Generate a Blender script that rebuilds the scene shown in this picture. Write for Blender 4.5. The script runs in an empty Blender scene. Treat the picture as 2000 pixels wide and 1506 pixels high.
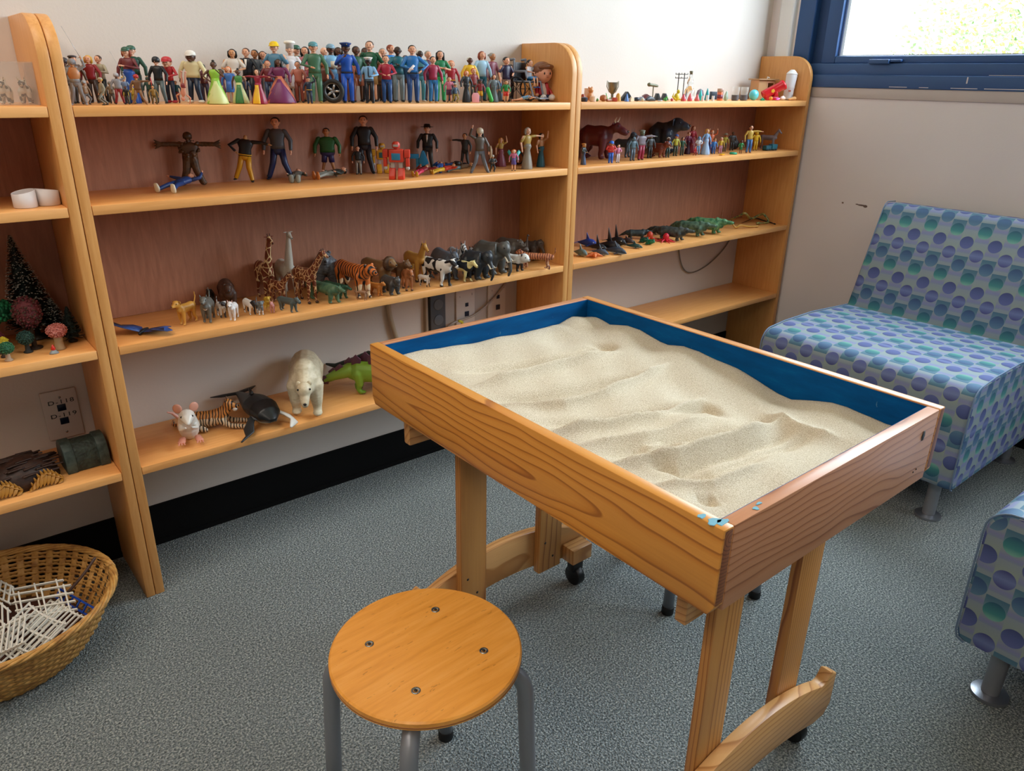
import bpy, bmesh, math, random
from mathutils import Vector, Matrix, Euler
random.seed(7)
PI = math.pi
sc = bpy.context.scene
col = sc.collection

# ------------------------------------------------------------------ camera
CX, CY, CZ = 0.7778, -1.8198, 1.1141
YAW, PITCH, ROLL, FPX = -0.6937, -0.3886, 0.0189, 1471.2
_fw = Vector((-math.sin(YAW)*math.cos(PITCH), math.cos(YAW)*math.cos(PITCH), math.sin(PITCH)))
_rt = Vector((math.cos(YAW), math.sin(YAW), 0.0))
_up = _rt.cross(_fw)
RT = _rt*math.cos(ROLL) + _up*math.sin(ROLL)
UP = -_rt*math.sin(ROLL) + _up*math.cos(ROLL)
FW = _fw
CO = Vector((CX, CY, CZ))
cd = bpy.data.cameras.new('camera')
cam = bpy.data.objects.new('camera', cd)
col.objects.link(cam)
m = Matrix.Identity(4)
for i in range(3):
    m[i][0] = RT[i]; m[i][1] = UP[i]; m[i][2] = -FW[i]; m[i][3] = CO[i]
cam.matrix_world = m
cd.sensor_width = 36.0
cd.lens = 36.0*FPX/2000.0
cd.clip_start = 0.02
sc.camera = cam

def ray(u, v):
    return RT*((u-1000)/FPX) - UP*((v-753)/FPX) + FW
def at(u, v, ax, val):
    d = ray(u, v)
    return CO + d*((val-CO[ax])/d[ax])
def mpp(P):
    return (Vector(P)-CO).dot(FW)/FPX

# ------------------------------------------------------------------ world, lights, exposure
sc.view_settings.view_transform = 'Standard'
sc.view_settings.look = 'None'
sc.view_settings.gamma = 1.0
sc.view_settings.use_curve_mapping = False
sc.view_settings.exposure = 0.0
w = bpy.data.worlds.new('sky'); sc.world = w; w.use_nodes = True
nt = w.node_tree; bgn = nt.nodes['Background']
bgn.inputs['Color'].default_value = (0.77, 0.90, 1.0, 1)
bgn.inputs['Strength'].default_value = 14.0
def area(name, loc, rot, sx, sy, power, color, portal=False):
    ld = bpy.data.lights.new(name, 'AREA'); ld.shape = 'RECTANGLE'; ld.size = sx; ld.size_y = sy
    ld.energy = power; ld.color = color
    if portal: ld.cycles.is_portal = True
    o = bpy.data.objects.new(name, ld); col.objects.link(o); o.location = loc; o.rotation_euler = rot
    return o
XW = 3.53      # right wall plane
YF = -3.6      # wall behind the camera
XL = -0.9
ZC = 2.6
WY0, WY1, WZ0, WZ1 = -0.114, -3.0, 1.10, 2.45
area('window_daylight', (XW+0.12, (WY0+WY1)/2, (WZ0+WZ1)/2), (0, PI/2, 0), WZ1-WZ0, WY0-WY1, 1, (1, 1, 1), portal=True)
LAMPS = ((-0.3, -0.85, 1.0), (0.95, -0.85, 0.5), (-0.4, -2.4, 0.75), (2.3, -2.7, 0.28))  # last entry is an added fill that brightens the right wall
LAMP_W = 17.0
for lx, ly, lk in LAMPS:
    area('ceiling_lamp_light', (lx, ly, ZC-0.035), (0, 0, 0), 0.55, 1.1, LAMP_W*lk, (1.0, 0.87, 0.76))

# ------------------------------------------------------------------ materials
def s2l(c):
    return c/12.92 if c <= 0.04045 else ((c+0.055)/1.055)**2.4
def rgb(h):
    if isinstance(h, str):
        h = h.lstrip('#'); return tuple(s2l(int(h[i:i+2], 16)/255) for i in (0, 2, 4))
    return h
MATS = {}
def mat(key, color='808080', rough=0.5, metal=0.0, spec=0.5, trans=0.0, emit=0.0, alpha=1.0):
    k = (key, str(color), rough, metal)
    if k in MATS: return MATS[k]
    mt = bpy.data.materials.new(key); mt.use_nodes = True
    b = mt.node_tree.nodes['Principled BSDF']; c = rgb(color)
    b.inputs['Base Color'].default_value = (*c, 1); b.inputs['Roughness'].default_value = rough
    b.inputs['Metallic'].default_value = metal; b.inputs['Specular IOR Level'].default_value = spec
    if trans: b.inputs['Transmission Weight'].default_value = trans
    if emit:
        b.inputs['Emission Color'].default_value = (*c, 1); b.inputs['Emission Strength'].default_value = emit
    MATS[k] = mt
    return mt
def P(color, rough=0.42):
    return mat('painted_plastic', color, rough)
class NG:
    """small node-graph writer"""
    def __init__(s, name, rough=0.5, metal=0.0):
        s.m = bpy.data.materials.new(name); s.m.use_nodes = True; s.t = s.m.node_tree
        s.b = s.t.nodes['Principled BSDF']
        s.b.inputs['Roughness'].default_value = rough; s.b.inputs['Metallic'].default_value = metal
        s.tc = s.t.nodes.new('ShaderNodeTexCoord')
    def n(s, typ, **kw):
        nd = s.t.nodes.new(typ)
        for k, v in kw.items(): setattr(nd, k, v)
        return nd
    def l(s, a, b): s.t.links.new(a, b)
    def put(s, sock, v):
        if hasattr(v, 'is_output') or isinstance(v, bpy.types.NodeSocket): s.l(v, sock)
        else: sock.default_value = v
    def math(s, op, a, b=0.0, c=0.0, clamp=False):
        nd = s.n('ShaderNodeMath', operation=op); nd.use_clamp = clamp
        s.put(nd.inputs[0], a); s.put(nd.inputs[1], b); s.put(nd.inputs[2], c)
        return nd.outputs[0]
    def mapping(s, vec, scale=(1, 1, 1), rot=(0, 0, 0), loc=(0, 0, 0)):
        nd = s.n('ShaderNodeMapping'); s.l(vec, nd.inputs['Vector'])
        nd.inputs['Scale'].default_value = scale; nd.inputs['Rotation'].default_value = rot; nd.inputs['Location'].default_value = loc
        return nd.outputs[0]
    def noise(s, vec, scale, detail=2.0, rough=0.5, dist=0.0):
        nd = s.n('ShaderNodeTexNoise'); s.l(vec, nd.inputs['Vector'])
        nd.inputs['Scale'].default_value = scale; nd.inputs['Detail'].default_value = detail
        nd.inputs['Roughness'].default_value = rough; nd.inputs['Distortion'].default_value = dist
        return nd.outputs['Fac']
    def ramp(s, fac, stops, interp='LINEAR'):
        nd = s.n('ShaderNodeValToRGB'); s.l(fac, nd.inputs['Fac']); cr = nd.color_ramp; cr.interpolation = interp
        while len(cr.elements) < len(stops): cr.elements.new(0.5)
        for e, (p, c) in zip(cr.elements, stops):
            e.position = p; e.color = (*rgb(c), 1)
        return nd.outputs['Color']
    def mix(s, fac, a, b, blend='MIX'):
        nd = s.n('ShaderNodeMix', data_type='RGBA', blend_type=blend); s.put(nd.inputs[0], fac)
        for i, c in ((6, a), (7, b)):
            if isinstance(c, (str, tuple)): nd.inputs[i].default_value = (*rgb(c), 1)
            else: s.l(c, nd.inputs[i])
        return nd.outputs[2]
    def bump(s, h, strength=0.3, dist=0.002):
        nd = s.n('ShaderNodeBump'); nd.inputs['Strength'].default_value = strength; nd.inputs['Distance'].default_value = dist
        s.l(h, nd.inputs['Height']); s.l(nd.outputs[0], s.b.inputs['Normal'])
    def color(s, c): s.put(s.b.inputs['Base Color'], c)

def wood_maple(name, light, dark, stretch, rough=0.38):
    g = NG(name, rough); o = g.tc.outputs['Object']
    v = g.mapping(o, scale=stretch)
    a = g.noise(v, 9.0, 4.0, 0.6, 0.6)
    b = g.noise(v, 60.0, 2.0, 0.6)
    c1 = g.ramp(a, [(0.25, dark), (0.7, light)])
    c2 = g.mix(g.math('MULTIPLY', b, 0.25), c1, dark)
    fl = g.noise(g.mapping(o, scale=tuple(x*3.0 for x in stretch)), 9.0, 3.0, 0.7, 1.5)
    fm = g.math('MULTIPLY', g.math('GREATER_THAN', fl, 0.69), 0.35)
    g.color(g.mix(fm, c2, dark)); return g.m
W_SHELF = wood_maple('maple_shelf', 'f2b470', 'e29e58', (1, 14, 14))       # grain along x
W_PANEL = wood_maple('maple_panel', 'e2a765', 'cf8f4c', (14, 14, 1))       # grain along z
W_BACK = wood_maple('maple_back', 'b47c60', '96624a', (10, 10, 1.2), 0.5)

def wood_pine(name, light, mid, dark, axis, ring=55.0, off=(0, 0, 0), tilt=0.12, rough=0.33, wob=0.045):
    """growth rings of a log whose pith runs nearly along axis"""
    g = NG(name, rough); o = g.tc.outputs['Object']
    s = [1.0, 1.0, 1.0]; s[axis] = 0.38
    v = g.mapping(o, loc=off)
    nz = g.noise(g.mapping(v, scale=tuple(s)), 9.0, 2.0, 0.5)
    sp = g.n('ShaderNodeSeparateXYZ'); g.l(v, sp.inputs[0])
    ax = [sp.outputs[i] for i in range(3)]
    others = [ax[i] for i in range(3) if i != axis]
    along = g.math('MULTIPLY', ax[axis], tilt)
    a = g.math('ADD', others[0], along)
    b = others[1]
    r = g.math('SQRT', g.math('ADD', g.math('MULTIPLY', a, a), g.math('MULTIPLY', b, b)))
    r = g.math('ADD', r, g.math('MULTIPLY', nz, wob))
    fr = g.math('FRACT', g.math('MULTIPLY', r, ring))
    c = g.ramp(fr, [(0.0, light), (0.5, light), (0.78, mid), (0.90, dark), (0.95, dark), (1.0, light)])
    fine = g.noise(g.mapping(o, scale=tuple(1 if i == axis else 25 for i in range(3))), 12.0, 2.0)
    g.color(g.mix(g.math('MULTIPLY', fine, 0.3), c, dark))
    return g.m
def paint_wall(name, c, c2, rough=0.75):
    g = NG(name, rough); o = g.tc.outputs['Object']
    g.color(g.ramp(g.noise(o, 2.5, 3.0), [(0.3, c), (0.7, c2)]))
    g.bump(g.noise(o, 170.0, 3.0, 0.6), 0.22, 0.0012)
    return g.m

# ------------------------------------------------------------------ mesh helpers
class MB:
    def __init__(s): s.v = []; s.f = []; s.mi = []
    def add(s, vs, fs, mi=0):
        k = len(s.v); s.v += [tuple(p) for p in vs]
        for f in fs: s.f.append(tuple(i+k for i in f)); s.mi.append(mi)
        return s
    def box(s, x0, x1, y0, y1, z0, z1, mi=0):
        vs = [(x, y, z) for z in (z0, z1) for y in (y0, y1) for x in (x0, x1)]
        return s.add(vs, [(0, 2, 3, 1), (4, 5, 7, 6), (0, 1, 5, 4), (2, 6, 7, 3), (0, 4, 6, 2), (1, 3, 7, 5)], mi)
    def obox(s, a, b, wx, wy, mi=0, up=(0, 0, 1)):
        """square bar from a to b"""
        a, b = Vector(a), Vector(b); d = (b-a).normalized(); u = Vector(up)
        if abs(d.dot(u)) > 0.95: u = Vector((0, 1, 0))
        x = d.cross(u).normalized()*wx/2; y = x.cross(d).normalized()*wy/2
        vs = [p+q for p in (a, b) for q in (-x-y, x-y, x+y, -x+y)]
        return s.add(vs, [(3, 2, 1, 0), (4, 5, 6, 7), (0, 1, 5, 4), (1, 2, 6, 5), (2, 3, 7, 6), (3, 0, 4, 7)], mi)
    def tube(s, pts, rad, n=8, mi=0, cap=True, ref=None):
        pts = [Vector(p) for p in pts]
        rad = [(r, r) if not isinstance(r, tuple) else r for r in (rad if isinstance(rad, list) else [rad]*len(pts))]
        if cap:   # rounded ends
            d0 = (pts[0]-pts[1]).normalized(); d1 = (pts[-1]-pts[-2]).normalized()
            r0 = min(rad[0]); r1 = min(rad[-1])
            pre = [(pts[0]+d0*r0*k, (rad[0][0]*q, rad[0][1]*q)) for k, q in ((0.92, 0.35), (0.6, 0.78))]
            post = [(pts[-1]+d1*r1*k, (rad[-1][0]*q, rad[-1][1]*q)) for k, q in ((0.6, 0.78), (0.92, 0.35))]
            pts = [a for a, _ in pre]+pts+[a for a, _ in post]
            rad = [b for _, b in pre]+rad+[b for _, b in post]
        N = len(pts); T = []
        for i in range(N):
            a = pts[max(i-1, 0)]; b = pts[min(i+1, N-1)]
            T.append((b-a).normalized() if (b-a).length > 1e-9 else Vector((0, 0, 1)))
        u = Vector(ref) if ref else (Vector((1, 0, 0)) if abs(T[0].x) < 0.8 else Vector((0, 1, 0)))
        vs = []
        for i in range(N):
            u = (u - T[i]*u.dot(T[i]))
            u = u.normalized() if u.length > 1e-6 else T[i].orthogonal().normalized()
            w_ = T[i].cross(u)
            for k in range(n):
                t = 2*PI*k/n
                vs.append(pts[i]+u*math.cos(t)*rad[i][0]+w_*math.sin(t)*rad[i][1])
        fs = [(i*n+k, i*n+(k+1) % n, (i+1)*n+(k+1) % n, (i+1)*n+k) for i in range(N-1) for k in range(n)]
        fs.append(tuple(range(n-1, -1, -1))); fs.append(tuple((N-1)*n+k for k in range(n)))
        return s.add(vs, fs, mi)
    def ell(s, c, r, n=10, m_=7, mi=0, rot=None):
        c = Vector(c); r = (r, r, r) if not isinstance(r, (tuple, list)) else r
        R = Euler(rot).to_matrix() if rot else None
        vs = []
        def q(x, y, z):
            p = Vector((x*r[0], y*r[1], z*r[2]))
            return c+(R @ p if R else p)
        vs.append(q(0, 0, -1))
        for j in range(1, m_):
            t = PI*j/m_-PI/2
            for k in range(n):
                a = 2*PI*k/n; vs.append(q(math.cos(t)*math.cos(a), math.cos(t)*math.sin(a), math.sin(t)))
        vs.append(q(0, 0, 1)); fs = []
        for k in range(n): fs.append((0, 1+(k+1) % n, 1+k))
        for j in range(m_-2):
            for k in range(n):
                a = 1+j*n+k; b = 1+j*n+(k+1) % n; fs.append((a, b, b+n, a+n))
        L = 1+(m_-2)*n; top = len(vs)-1
        for k in range(n): fs.append((L+k, L+(k+1) % n, top))
        return s.add(vs, fs, mi)
    def lathe(s, prof, n=16, c=(0, 0, 0), mi=0, sx=1, sy=1, close=False, fn=None):
        c = Vector(c); vs = []; N = len(prof)
        for (r, z) in prof:
            for k in range(n):
                a = 2*PI*k/n; rr = r*(fn(a, z) if fn else 1)
                vs.append(c+Vector((rr*math.cos(a)*sx, rr*math.sin(a)*sy, z)))
        fs = [(i*n+k, i*n+(k+1) % n, (i+1)*n+(k+1) % n, (i+1)*n+k) for i in range(N-1) for k in range(n)]
        if close:
            fs += [((N-1)*n+k, (N-1)*n+(k+1) % n, (k+1) % n, k) for k in range(n)]
        else:
            fs.append(tuple(range(n-1, -1, -1))); fs.append(tuple((N-1)*n+k for k in range(n)))
        return s.add(vs, fs, mi)
    def prism(s, poly, a0, a1, axis, mi=0):
        """poly: list of 2-D points in the plane across axis"""
        def q(p, a):
            return {0: (a, p[0], p[1]), 1: (p[0], a, p[1]), 2: (p[0], p[1], a)}[axis]
        n = len(poly); vs = [q(p, a0) for p in poly]+[q(p, a1) for p in poly]
        fs = [(i, (i+1) % n, n+(i+1) % n, n+i) for i in range(n)]
        fs += [tuple(range(n-1, -1, -1)), tuple(range(n, 2*n))]
        return s.add(vs, fs, mi)
    def xf(s, fn):
        s.v = [tuple(fn(Vector(p))) for p in s.v]; return s
    def build(s, name, mats, parent=None, smooth=True, bevel=0, seg=2, mods=(), recalc=True, scale=1.0, loc=None):
        me = bpy.data.meshes.new(name)
        vs = s.v if scale == 1.0 else [(a*scale, b*scale, c*scale) for a, b, c in s.v]
        if loc is not None: vs = [(a-loc[0], b-loc[1], c-loc[2]) for a, b, c in vs]
        me.from_pydata(vs, [], s.f)
        mats = mats if isinstance(mats, (list, tuple)) else [mats]
        for m_ in mats: me.materials.append(m_)
        me.polygons.foreach_set('material_index', s.mi)
        if recalc or bevel:
            bm = bmesh.new(); bm.from_mesh(me)
            bmesh.ops.recalc_face_normals(bm, faces=bm.faces)
            if bevel:
                ed = [e for e in bm.edges if len(e.link_faces) == 2 and e.calc_face_angle(0) > 0.5]
                bmesh.ops.bevel(bm, geom=ed, offset=bevel, segments=seg, profile=0.5, affect='EDGES')
            bm.to_mesh(me); bm.free()
        if smooth:
            me.polygons.foreach_set('use_smooth', [True]*len(me.polygons))
            if smooth == 'angle' or bevel:
                try: me.set_sharp_from_angle(angle=0.7)
                except Exception: pass
        me.update()
        o = bpy.data.objects.new(name, me); col.objects.link(o)
        if parent is not None: o.parent = parent
        if loc is not None: o.location = loc
        for kind, kw in mods:
            md = o.modifiers.new(kind.lower(), kind)
            for k, v in kw.items(): setattr(md, k, v)
        return o
def tag(o, label=None, cat=None, group=None, kind=None):
    if label: o['label'] = label
    if cat: o['category'] = cat
    if group: o['group'] = group
    if kind: o['kind'] = kind
    return o
def empty(name, loc=(0, 0, 0), rz=0.0, label=None, cat=None, group=None):
    o = bpy.data.objects.new(name, None); col.objects.link(o)
    o.location = loc; o.rotation_euler = (0, 0, rz); o.empty_display_size = 0.05
    return tag(o, label, cat, group)
def struct(name, mb, m_, label=None, cat=None, parent=None, **kw):
    o = mb.build(name, m_, parent, **kw)
    if parent is None: tag(o, label, cat, kind='structure')
    return o
def copy_tree(o, parent=None):
    c = o.copy(); col.objects.link(c)
    if parent: c.parent = parent
    for ch in list(o.children): copy_tree(ch, c)
    return c

# ------------------------------------------------------------------ room shell
WALL = paint_wall('wall_paint', 'd9d0c8', 'd3cac2')
WALLR = paint_wall('wall_paint_right', 'e6dfe0', 'e0d9da')
WALLD = mat('wall_bounce_cut', '86807a', 0.9)  # unseen walls: grey instead of off-white, to lower the bounce light
CEIL = mat('ceiling_bounce_cut', '9a9892', 0.9)  # unseen ceiling, colour darkened so less light bounces back
g = NG('carpet', 0.95); o_ = g.tc.outputs['Object']
n1 = g.noise(o_, 260.0, 2.0, 0.7); n2 = g.noise(o_, 5.0, 3.0, 0.6)
vor = g.n('ShaderNodeTexVoronoi'); g.l(o_, vor.inputs['Vector']); vor.inputs['Scale'].default_value = 300.0
cc = g.ramp(n1, [(0.32, '363c3e'), (0.5, '7c8587'), (0.68, 'cacec9')])
cc = g.mix(g.math('MULTIPLY', n2, 0.35), cc, '6f7978')
g.color(cc)
g.bump(g.math('ADD', n1, g.math('MULTIPLY', vor.outputs['Distance'], 0.8)), 0.9, 0.004)
g.b.inputs['Specular IOR Level'].default_value = 0.1
CARPET = g.m
T = 0.12
struct('floor', MB().box(XL, XW+T, YF, 0.0+T, -0.05, 0), CARPET, 'grey flecked loop carpet across the whole room', 'carpet', smooth=False)
struct('ceiling', MB().box(XL, XW+T, YF, T, ZC, ZC+0.05), CEIL, 'plain unseen ceiling, darkened to cut bounced light', 'ceiling', smooth=False)
struct('wall_back', MB().box(XL, XW+T, 0, T, 0, ZC), WALL, 'off-white painted wall behind the bookcases', 'wall', smooth=False)
struct('wall_left', MB().box(XL-T, XL, YF-T, T, 0, ZC), WALLD, 'unseen side wall, darkened to cut bounced light', 'wall', smooth=False)
struct('wall_front', MB().box(XL, XW+T, YF-T, YF, 0, ZC), WALLD, 'wall behind the camera, darkened to cut bounced light', 'wall', smooth=False)
wr = MB().box(XW, XW+T, YF, 0, 0, 1.066).box(XW, XW+T, WY0, 0, 1.066, ZC).box(XW, XW+T, YF, WY1, 1.066, ZC).box(XW, XW+T, WY1, WY0, WZ1, ZC)
struct('wall_right', wr, WALLR, 'off-white wall under the window', 'wall', smooth=False)
struct('baseboard_back', MB().box(XL, XW, -0.006, 0, 0, 0.1075).box(XL, XW, -0.014, 0, 0, 0.012), mat('black_vinyl', '060607', 0.85, spec=0.2), 'black vinyl base strip along the back wall', 'baseboard', smooth=False)
struct('baseboard_right', MB().box(XW-0.006, XW, YF, -0.006, 0, 0.1075), mat('black_vinyl', '060607', 0.85, spec=0.2), 'black vinyl base strip along the right wall', 'baseboard', smooth=False)
# sill board and vertical casing
SILL = paint_wall('sill_board', 'c2b8b4', 'b4aaa6', 0.5)
struct('trim_1', MB().box(XW-0.006, XW+T, YF, WY0+0.001, 1.066, WZ0), SILL, 'pale board under the blue window frame', 'window sill', bevel=0.002)
struct('trim_2', MB().prism([(XW-0.016, -0.100), (XW-0.020, -0.094), (XW-0.020, -0.048), (XW-0.010, -0.038), (XW+0.0, -0.036), (XW+0.0, -0.106)], 1.1, ZC, 2), mat('trim_white', 'e6e6e6', 0.5), 'white vertical casing beside the window', 'trim', smooth=False)
# window: deep blue metal frame, sash and glass
BLUE = mat('blue_metal_frame', '2a5084', 0.55, 0.0)
BLUED = mat('blue_metal_groove', '1a3f70', 0.6, 0.0)
wn = empty('window_1', (XW, WY0, WZ0)); tag(wn, 'large window with a dark blue metal frame above the seat', 'window', kind='structure')
def wpart(name, mb, m_, **kw):
    return mb.build(name, m_, wn, **kw) 
off = Vector((XW, WY0, WZ0))
def wb(mb): return mb.xf(lambda p: p-off)
f = MB()
f.box(XW-0.004, XW+T, -0.177, WY0, WZ0, WZ1)            # left stile
f.box(XW-0.004, XW+T, WY1, WY1+0.06, WZ0, WZ1)
f.box(XW-0.004, XW+T, WY1+0.06, -0.177, WZ1-0.06, WZ1)
f.box(XW-0.010, XW+T, WY1+0.06, -0.177, WZ0, 1.142)      # lower rail steps
f.box(XW+0.002, XW+T, WY1+0.06, -0.177, 1.140, 1.1795)
wpart('window_frame', wb(f), BLUE, bevel=0.0025)
f = MB().box(XW+0.03, XW+T, -0.221, -0.1775, 1.180, WZ1-0.06)
wpart('frame_groove', wb(f), BLUED, smooth=False)
f = MB()
ya, yb, za, zb = -0.221, WY1+0.062, 1.180, WZ1-0.062
ym = -1.75
for y0, y1 in ((ya, ya-0.053), (yb+0.053, yb)):
    f.box(XW+0.012, XW+0.085, y1, y0, za, zb)
f.box(XW+0.012, XW+0.085, yb+0.053, ya-0.053, za, 1.204)
f.box(XW+0.012, XW+0.085, yb+0.053, ya-0.053, zb-0.05, zb)
f.box(XW+0.012, XW+0.085, ym-0.04, ym+0.04, 1.204, zb-0.05)
wpart('window_sash', wb(f), BLUE, bevel=0.004)
f = MB()
f.box(XW+0.03, XW+0.05, -0.292, -0.274, 1.2042, zb-0.05).box(XW+0.03, XW+0.05, yb+0.053, -0.292, 1.2042, 1.2085)
wpart('reflection_strip', wb(f), mat('reflection_metal', 'b9c4cf', 0.25, 0.9), smooth=False)  # pale metal strips imitate a white reflection along the glass edge
gm = bpy.data.materials.new('window_glass'); gm.use_nodes = True; gt = gm.node_tree
for nd in list(gt.nodes): gt.nodes.remove(nd)
go = gt.nodes.new('ShaderNodeOutputMaterial'); tr = gt.nodes.new('ShaderNodeBsdfTransparent'); gl = gt.nodes.new('ShaderNodeBsdfGlossy')
gl.inputs['Roughness'].default_value = 0.02; mx = gt.nodes.new('ShaderNodeMixShader'); mx.inputs[0].default_value = 0.05
gt.links.new(tr.outputs[0], mx.inputs[1]); gt.links.new(gl.outputs[0], mx.inputs[2]); gt.links.new(mx.outputs[0], go.inputs[0])
f = MB().box(XW+0.038, XW+0.042, yb+0.054, -0.2745, 1.2045, zb-0.051)
wpart('glass_pane', wb(f), gm, smooth=False)
f = MB().box(XW-0.012, XW+0.014, -0.482, -0.412, 1.178, 1.192).box(XW-0.004, XW+0.014, -0.52, -0.482, 1.184, 1.192)
wpart('sash_catch', wb(f), BLUE, bevel=0.002)
f = MB().box(XW-0.0108, XW-0.0098, -0.747, -0.743, 1.120, 1.139).box(XW-0.0108, XW-0.0098, -0.914, -0.911, 1.122, 1.139)
for y0, y1 in ((-0.50, -0.56), (-0.60, -0.63), (-0.70, -0.78), (-0.80, -1.02)):
    f.box(XW-0.0108, XW-0.0098, y1, y0, 1.1045, 1.1065)
f.box(XW+0.0015, XW+0.0025, -1.02, -0.80, 1.1441, 1.1455)
wpart('paint_scratch', wb(f), mat('bare_metal', 'cfc9cf', 0.4), smooth=False)
# scuffs on the right wall
f = MB()
for u, v, a, b in ((1646, 396, .004, .003), (1683, 401, .016, .003), (1690, 403, .008, .005), (1674, 399, .006, .002)):
    q = at(u, v, 0, XW); f.ell((XW-0.0005, q.y, q.z), (0.0006, a, b), 8, 5)
tag(f.build('wall_scuff', mat('scuff', '6f5f5a', 0.8)), 'small dark scuff on the wall above the blue seat', 'scuff', kind='structure')
# ceiling lamps (above the picture); the window-side one is an added fill
for i, (lx, ly, lk) in enumerate(LAMPS):
    r = empty('ceiling_light', (lx, ly, ZC), 0, ('flat ceiling lamp panel over the left bookcase', 'flat ceiling lamp panel over the middle bookcase', 'flat ceiling lamp panel at the back of the room', 'added fill light panel on the window side')[i], 'ceiling light', 'ceiling lamp panels')
    MB().box(-0.3, 0.3, -0.6, 0.6, -0.03, 0).build('frame', mat('lamp_frame', 'e8e8e8', 0.5), r, smooth=False)
    MB().box(-0.28, 0.28, -0.58, 0.58, -0.033, -0.0305).build('diffuser', mat('lamp_diffuser', 'fff0dd', 0.5, emit=1.5), r, smooth=False)

# ------------------------------------------------------------------ outside: trees and ground
def tree(x, y, z0, h, rad, n, c1, c2, label):
    r = empty('garden_tree', (x, y, z0), 0, label, 'tree', 'trees outside the window')
    tr_ = MB().tube([(0, 0, 0), (0.05, 0, h*0.4), (-0.05, 0.03, h*0.75)], [0.09, 0.06, 0.03], 8)
    tr_.tube([(0.04, 0, h*0.38), (0.3, 0.25, h*0.62)], [0.035, 0.02], 6).tube([(0.04, 0, h*0.35), (-0.2, -0.3, h*0.6)], [0.035, 0.02], 6)
    tr_.build('trunk', mat('bark', '5a5046', 0.9), r)
    fo = MB(); rnd = random.Random(int(x*100+y*10))
    for _ in range(n):
        while True:
            p = Vector((rnd.uniform(-1, 1), rnd.uniform(-1, 1), rnd.uniform(-1, 1)))
            if p.length < 1 and p.length > 0.35*rnd.random(): break
        c = Vector((p.x*rad, p.y*rad, h*0.68+p.z*h*0.36))
        a = Vector((rnd.gauss(0, 1), rnd.gauss(0, 1), rnd.gauss(0, 1))).normalized()*0.042
        b = a.orthogonal().normalized()*0.024
        fo.add([c-a, c+b, c+a, c-b], [(0, 1, 2, 3)], 0 if rnd.random() < 0.6 else 1)
    fo.build('foliage', [mat('leaf_a', c1, 0.6), mat('leaf_b', c2, 0.6)], r, smooth=False, recalc=False)
for (x, y, z0, h, rad, n, lb) in ((10.2, 0.1, -2.5, 5.6, 1.2, 9000, 'sunlit tree outside the window, seen at the right edge of the pane'), (12.2, 2.6, -2.5, 5.1, 1.1, 6000, 'paler, lower tree outside the window, left of the fuller one'), (9.2, -3.6, -2.5, 5.4, 1.3, 4000, 'tree outside the window beyond the right edge of the photo')):
    tree(x, y, z0, h, rad, n, '8a9a34', '56703a', lb)
struct('ground_outside', MB().box(5, 30, -16, 12, -3.0, -2.5), mat('lawn', '8a9a5a', 0.9), 'sunlit ground outside the window', 'ground', smooth=False)

# ------------------------------------------------------------------ bookcases
Z1, Z2, Z3, Z4, TS, ZT = 1.0523, 0.8774, 0.5985, 0.3238, 0.0183, 1.2036
DP, TP = 0.2179, 0.019
def side_prof():
    p = [(-DP, 0), (-DP, ZT-0.078)]
    for k in range(1, 9):
        a = PI/2*k/8; p.append((-DP+0.078*(1-math.cos(a)), ZT-0.078+0.078*math.sin(a)))
    return p+[(-0.001, ZT), (-0.001, 0)]
def bookcase(x0, x1, label):
    r = empty('bookcase', (x0, 0, 0), 0, label, 'bookcase', None)
    for xa in (0.0, x1-x0-TP):
        MB().prism(side_prof(), xa, xa+TP, 0).build('side_panel', W_PANEL, r, bevel=0.0022)
    for z in (Z1, Z2, Z3, Z4):
        MB().box(TP+0.0005, x1-x0-TP-0.0005, -DP+0.0005, -0.002, z-TS, z).build('shelf', W_SHELF, r, bevel=0.0015)
    MB().box(TP+0.0005, x1-x0-TP-0.0005, -0.010, -0.003, Z3+0.0005, Z1-TS-0.0005).build('back_panel', W_BACK, r, smooth=False)
    return r
XS, XM, XR = 1.0597, 2.3207, 3.5129
bookcase(XS-1.261, XS-0.0006, 'bookcase at the left edge holding toy trees and white candle holders')
bookcase(XS+0.0006, XM-0.0006, 'middle bookcase crowded with toy people above rows of toy animals')
bookcase(XM+0.0006, XR, 'bookcase beside the window with toy sea creatures and trinkets')

# ------------------------------------------------------------------ sand tray table
PINE_L = wood_pine('pine_long_board', 'dc9a46', 'd08a38', 'a4642a', 1, 70.0, (0.255, 0.16, -0.603), 0.05)
PINE_S = wood_pine('pine_short_board', 'c9906a', 'be825a', '9a6444', 0, 95.0, (0.1, 0.40, -0.56), 0.04)
PINE_B = wood_pine('pine_back_board', 'dca062', 'd0904e', 'aa6c34', 1, 80.0, (-0.2, 0.1, -0.5), 0.04)
PINE_V = wood_pine('pine_post', 'cf9450', 'c28444', '92562a', 2, 150.0, (0.12, 0.33, 0.0), 0.02, 0.4, 0.012)
PINE_A = wood_pine('pine_foot', 'd8a468', 'cc945a', 'ac743e', 0, 90.0, (0.0, 0.36, -0.05), 0.03, 0.35, 0.03)
ENDG = wood_pine('pine_end_grain', '8a5434', '7c4a2c', '4e2a1a', 1, 210.0, (0.255, 0.0, -0.66), 0.0, 0.45, 0.01)
g = NG('blue_tray_paint', 0.6); o_ = g.tc.outputs['Object']
c = g.ramp(g.noise(g.mapping(o_, scale=(3, 3, 14)), 4.0, 4.0, 0.6), [(0.3, '00437a'), (0.6, '00518c'), (0.8, '04629a')])
sc_ = g.math('GREATER_THAN', g.noise(g.mapping(o_, scale=(2, 2, 1)), 38.0, 3.0, 0.7), 0.72)
g.color(g.mix(g.math('MULTIPLY', sc_, 0.35), c, '6fa0b0')); g.b.inputs['Specular IOR Level'].default_value = 0.08; BLUEP = g.m
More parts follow.
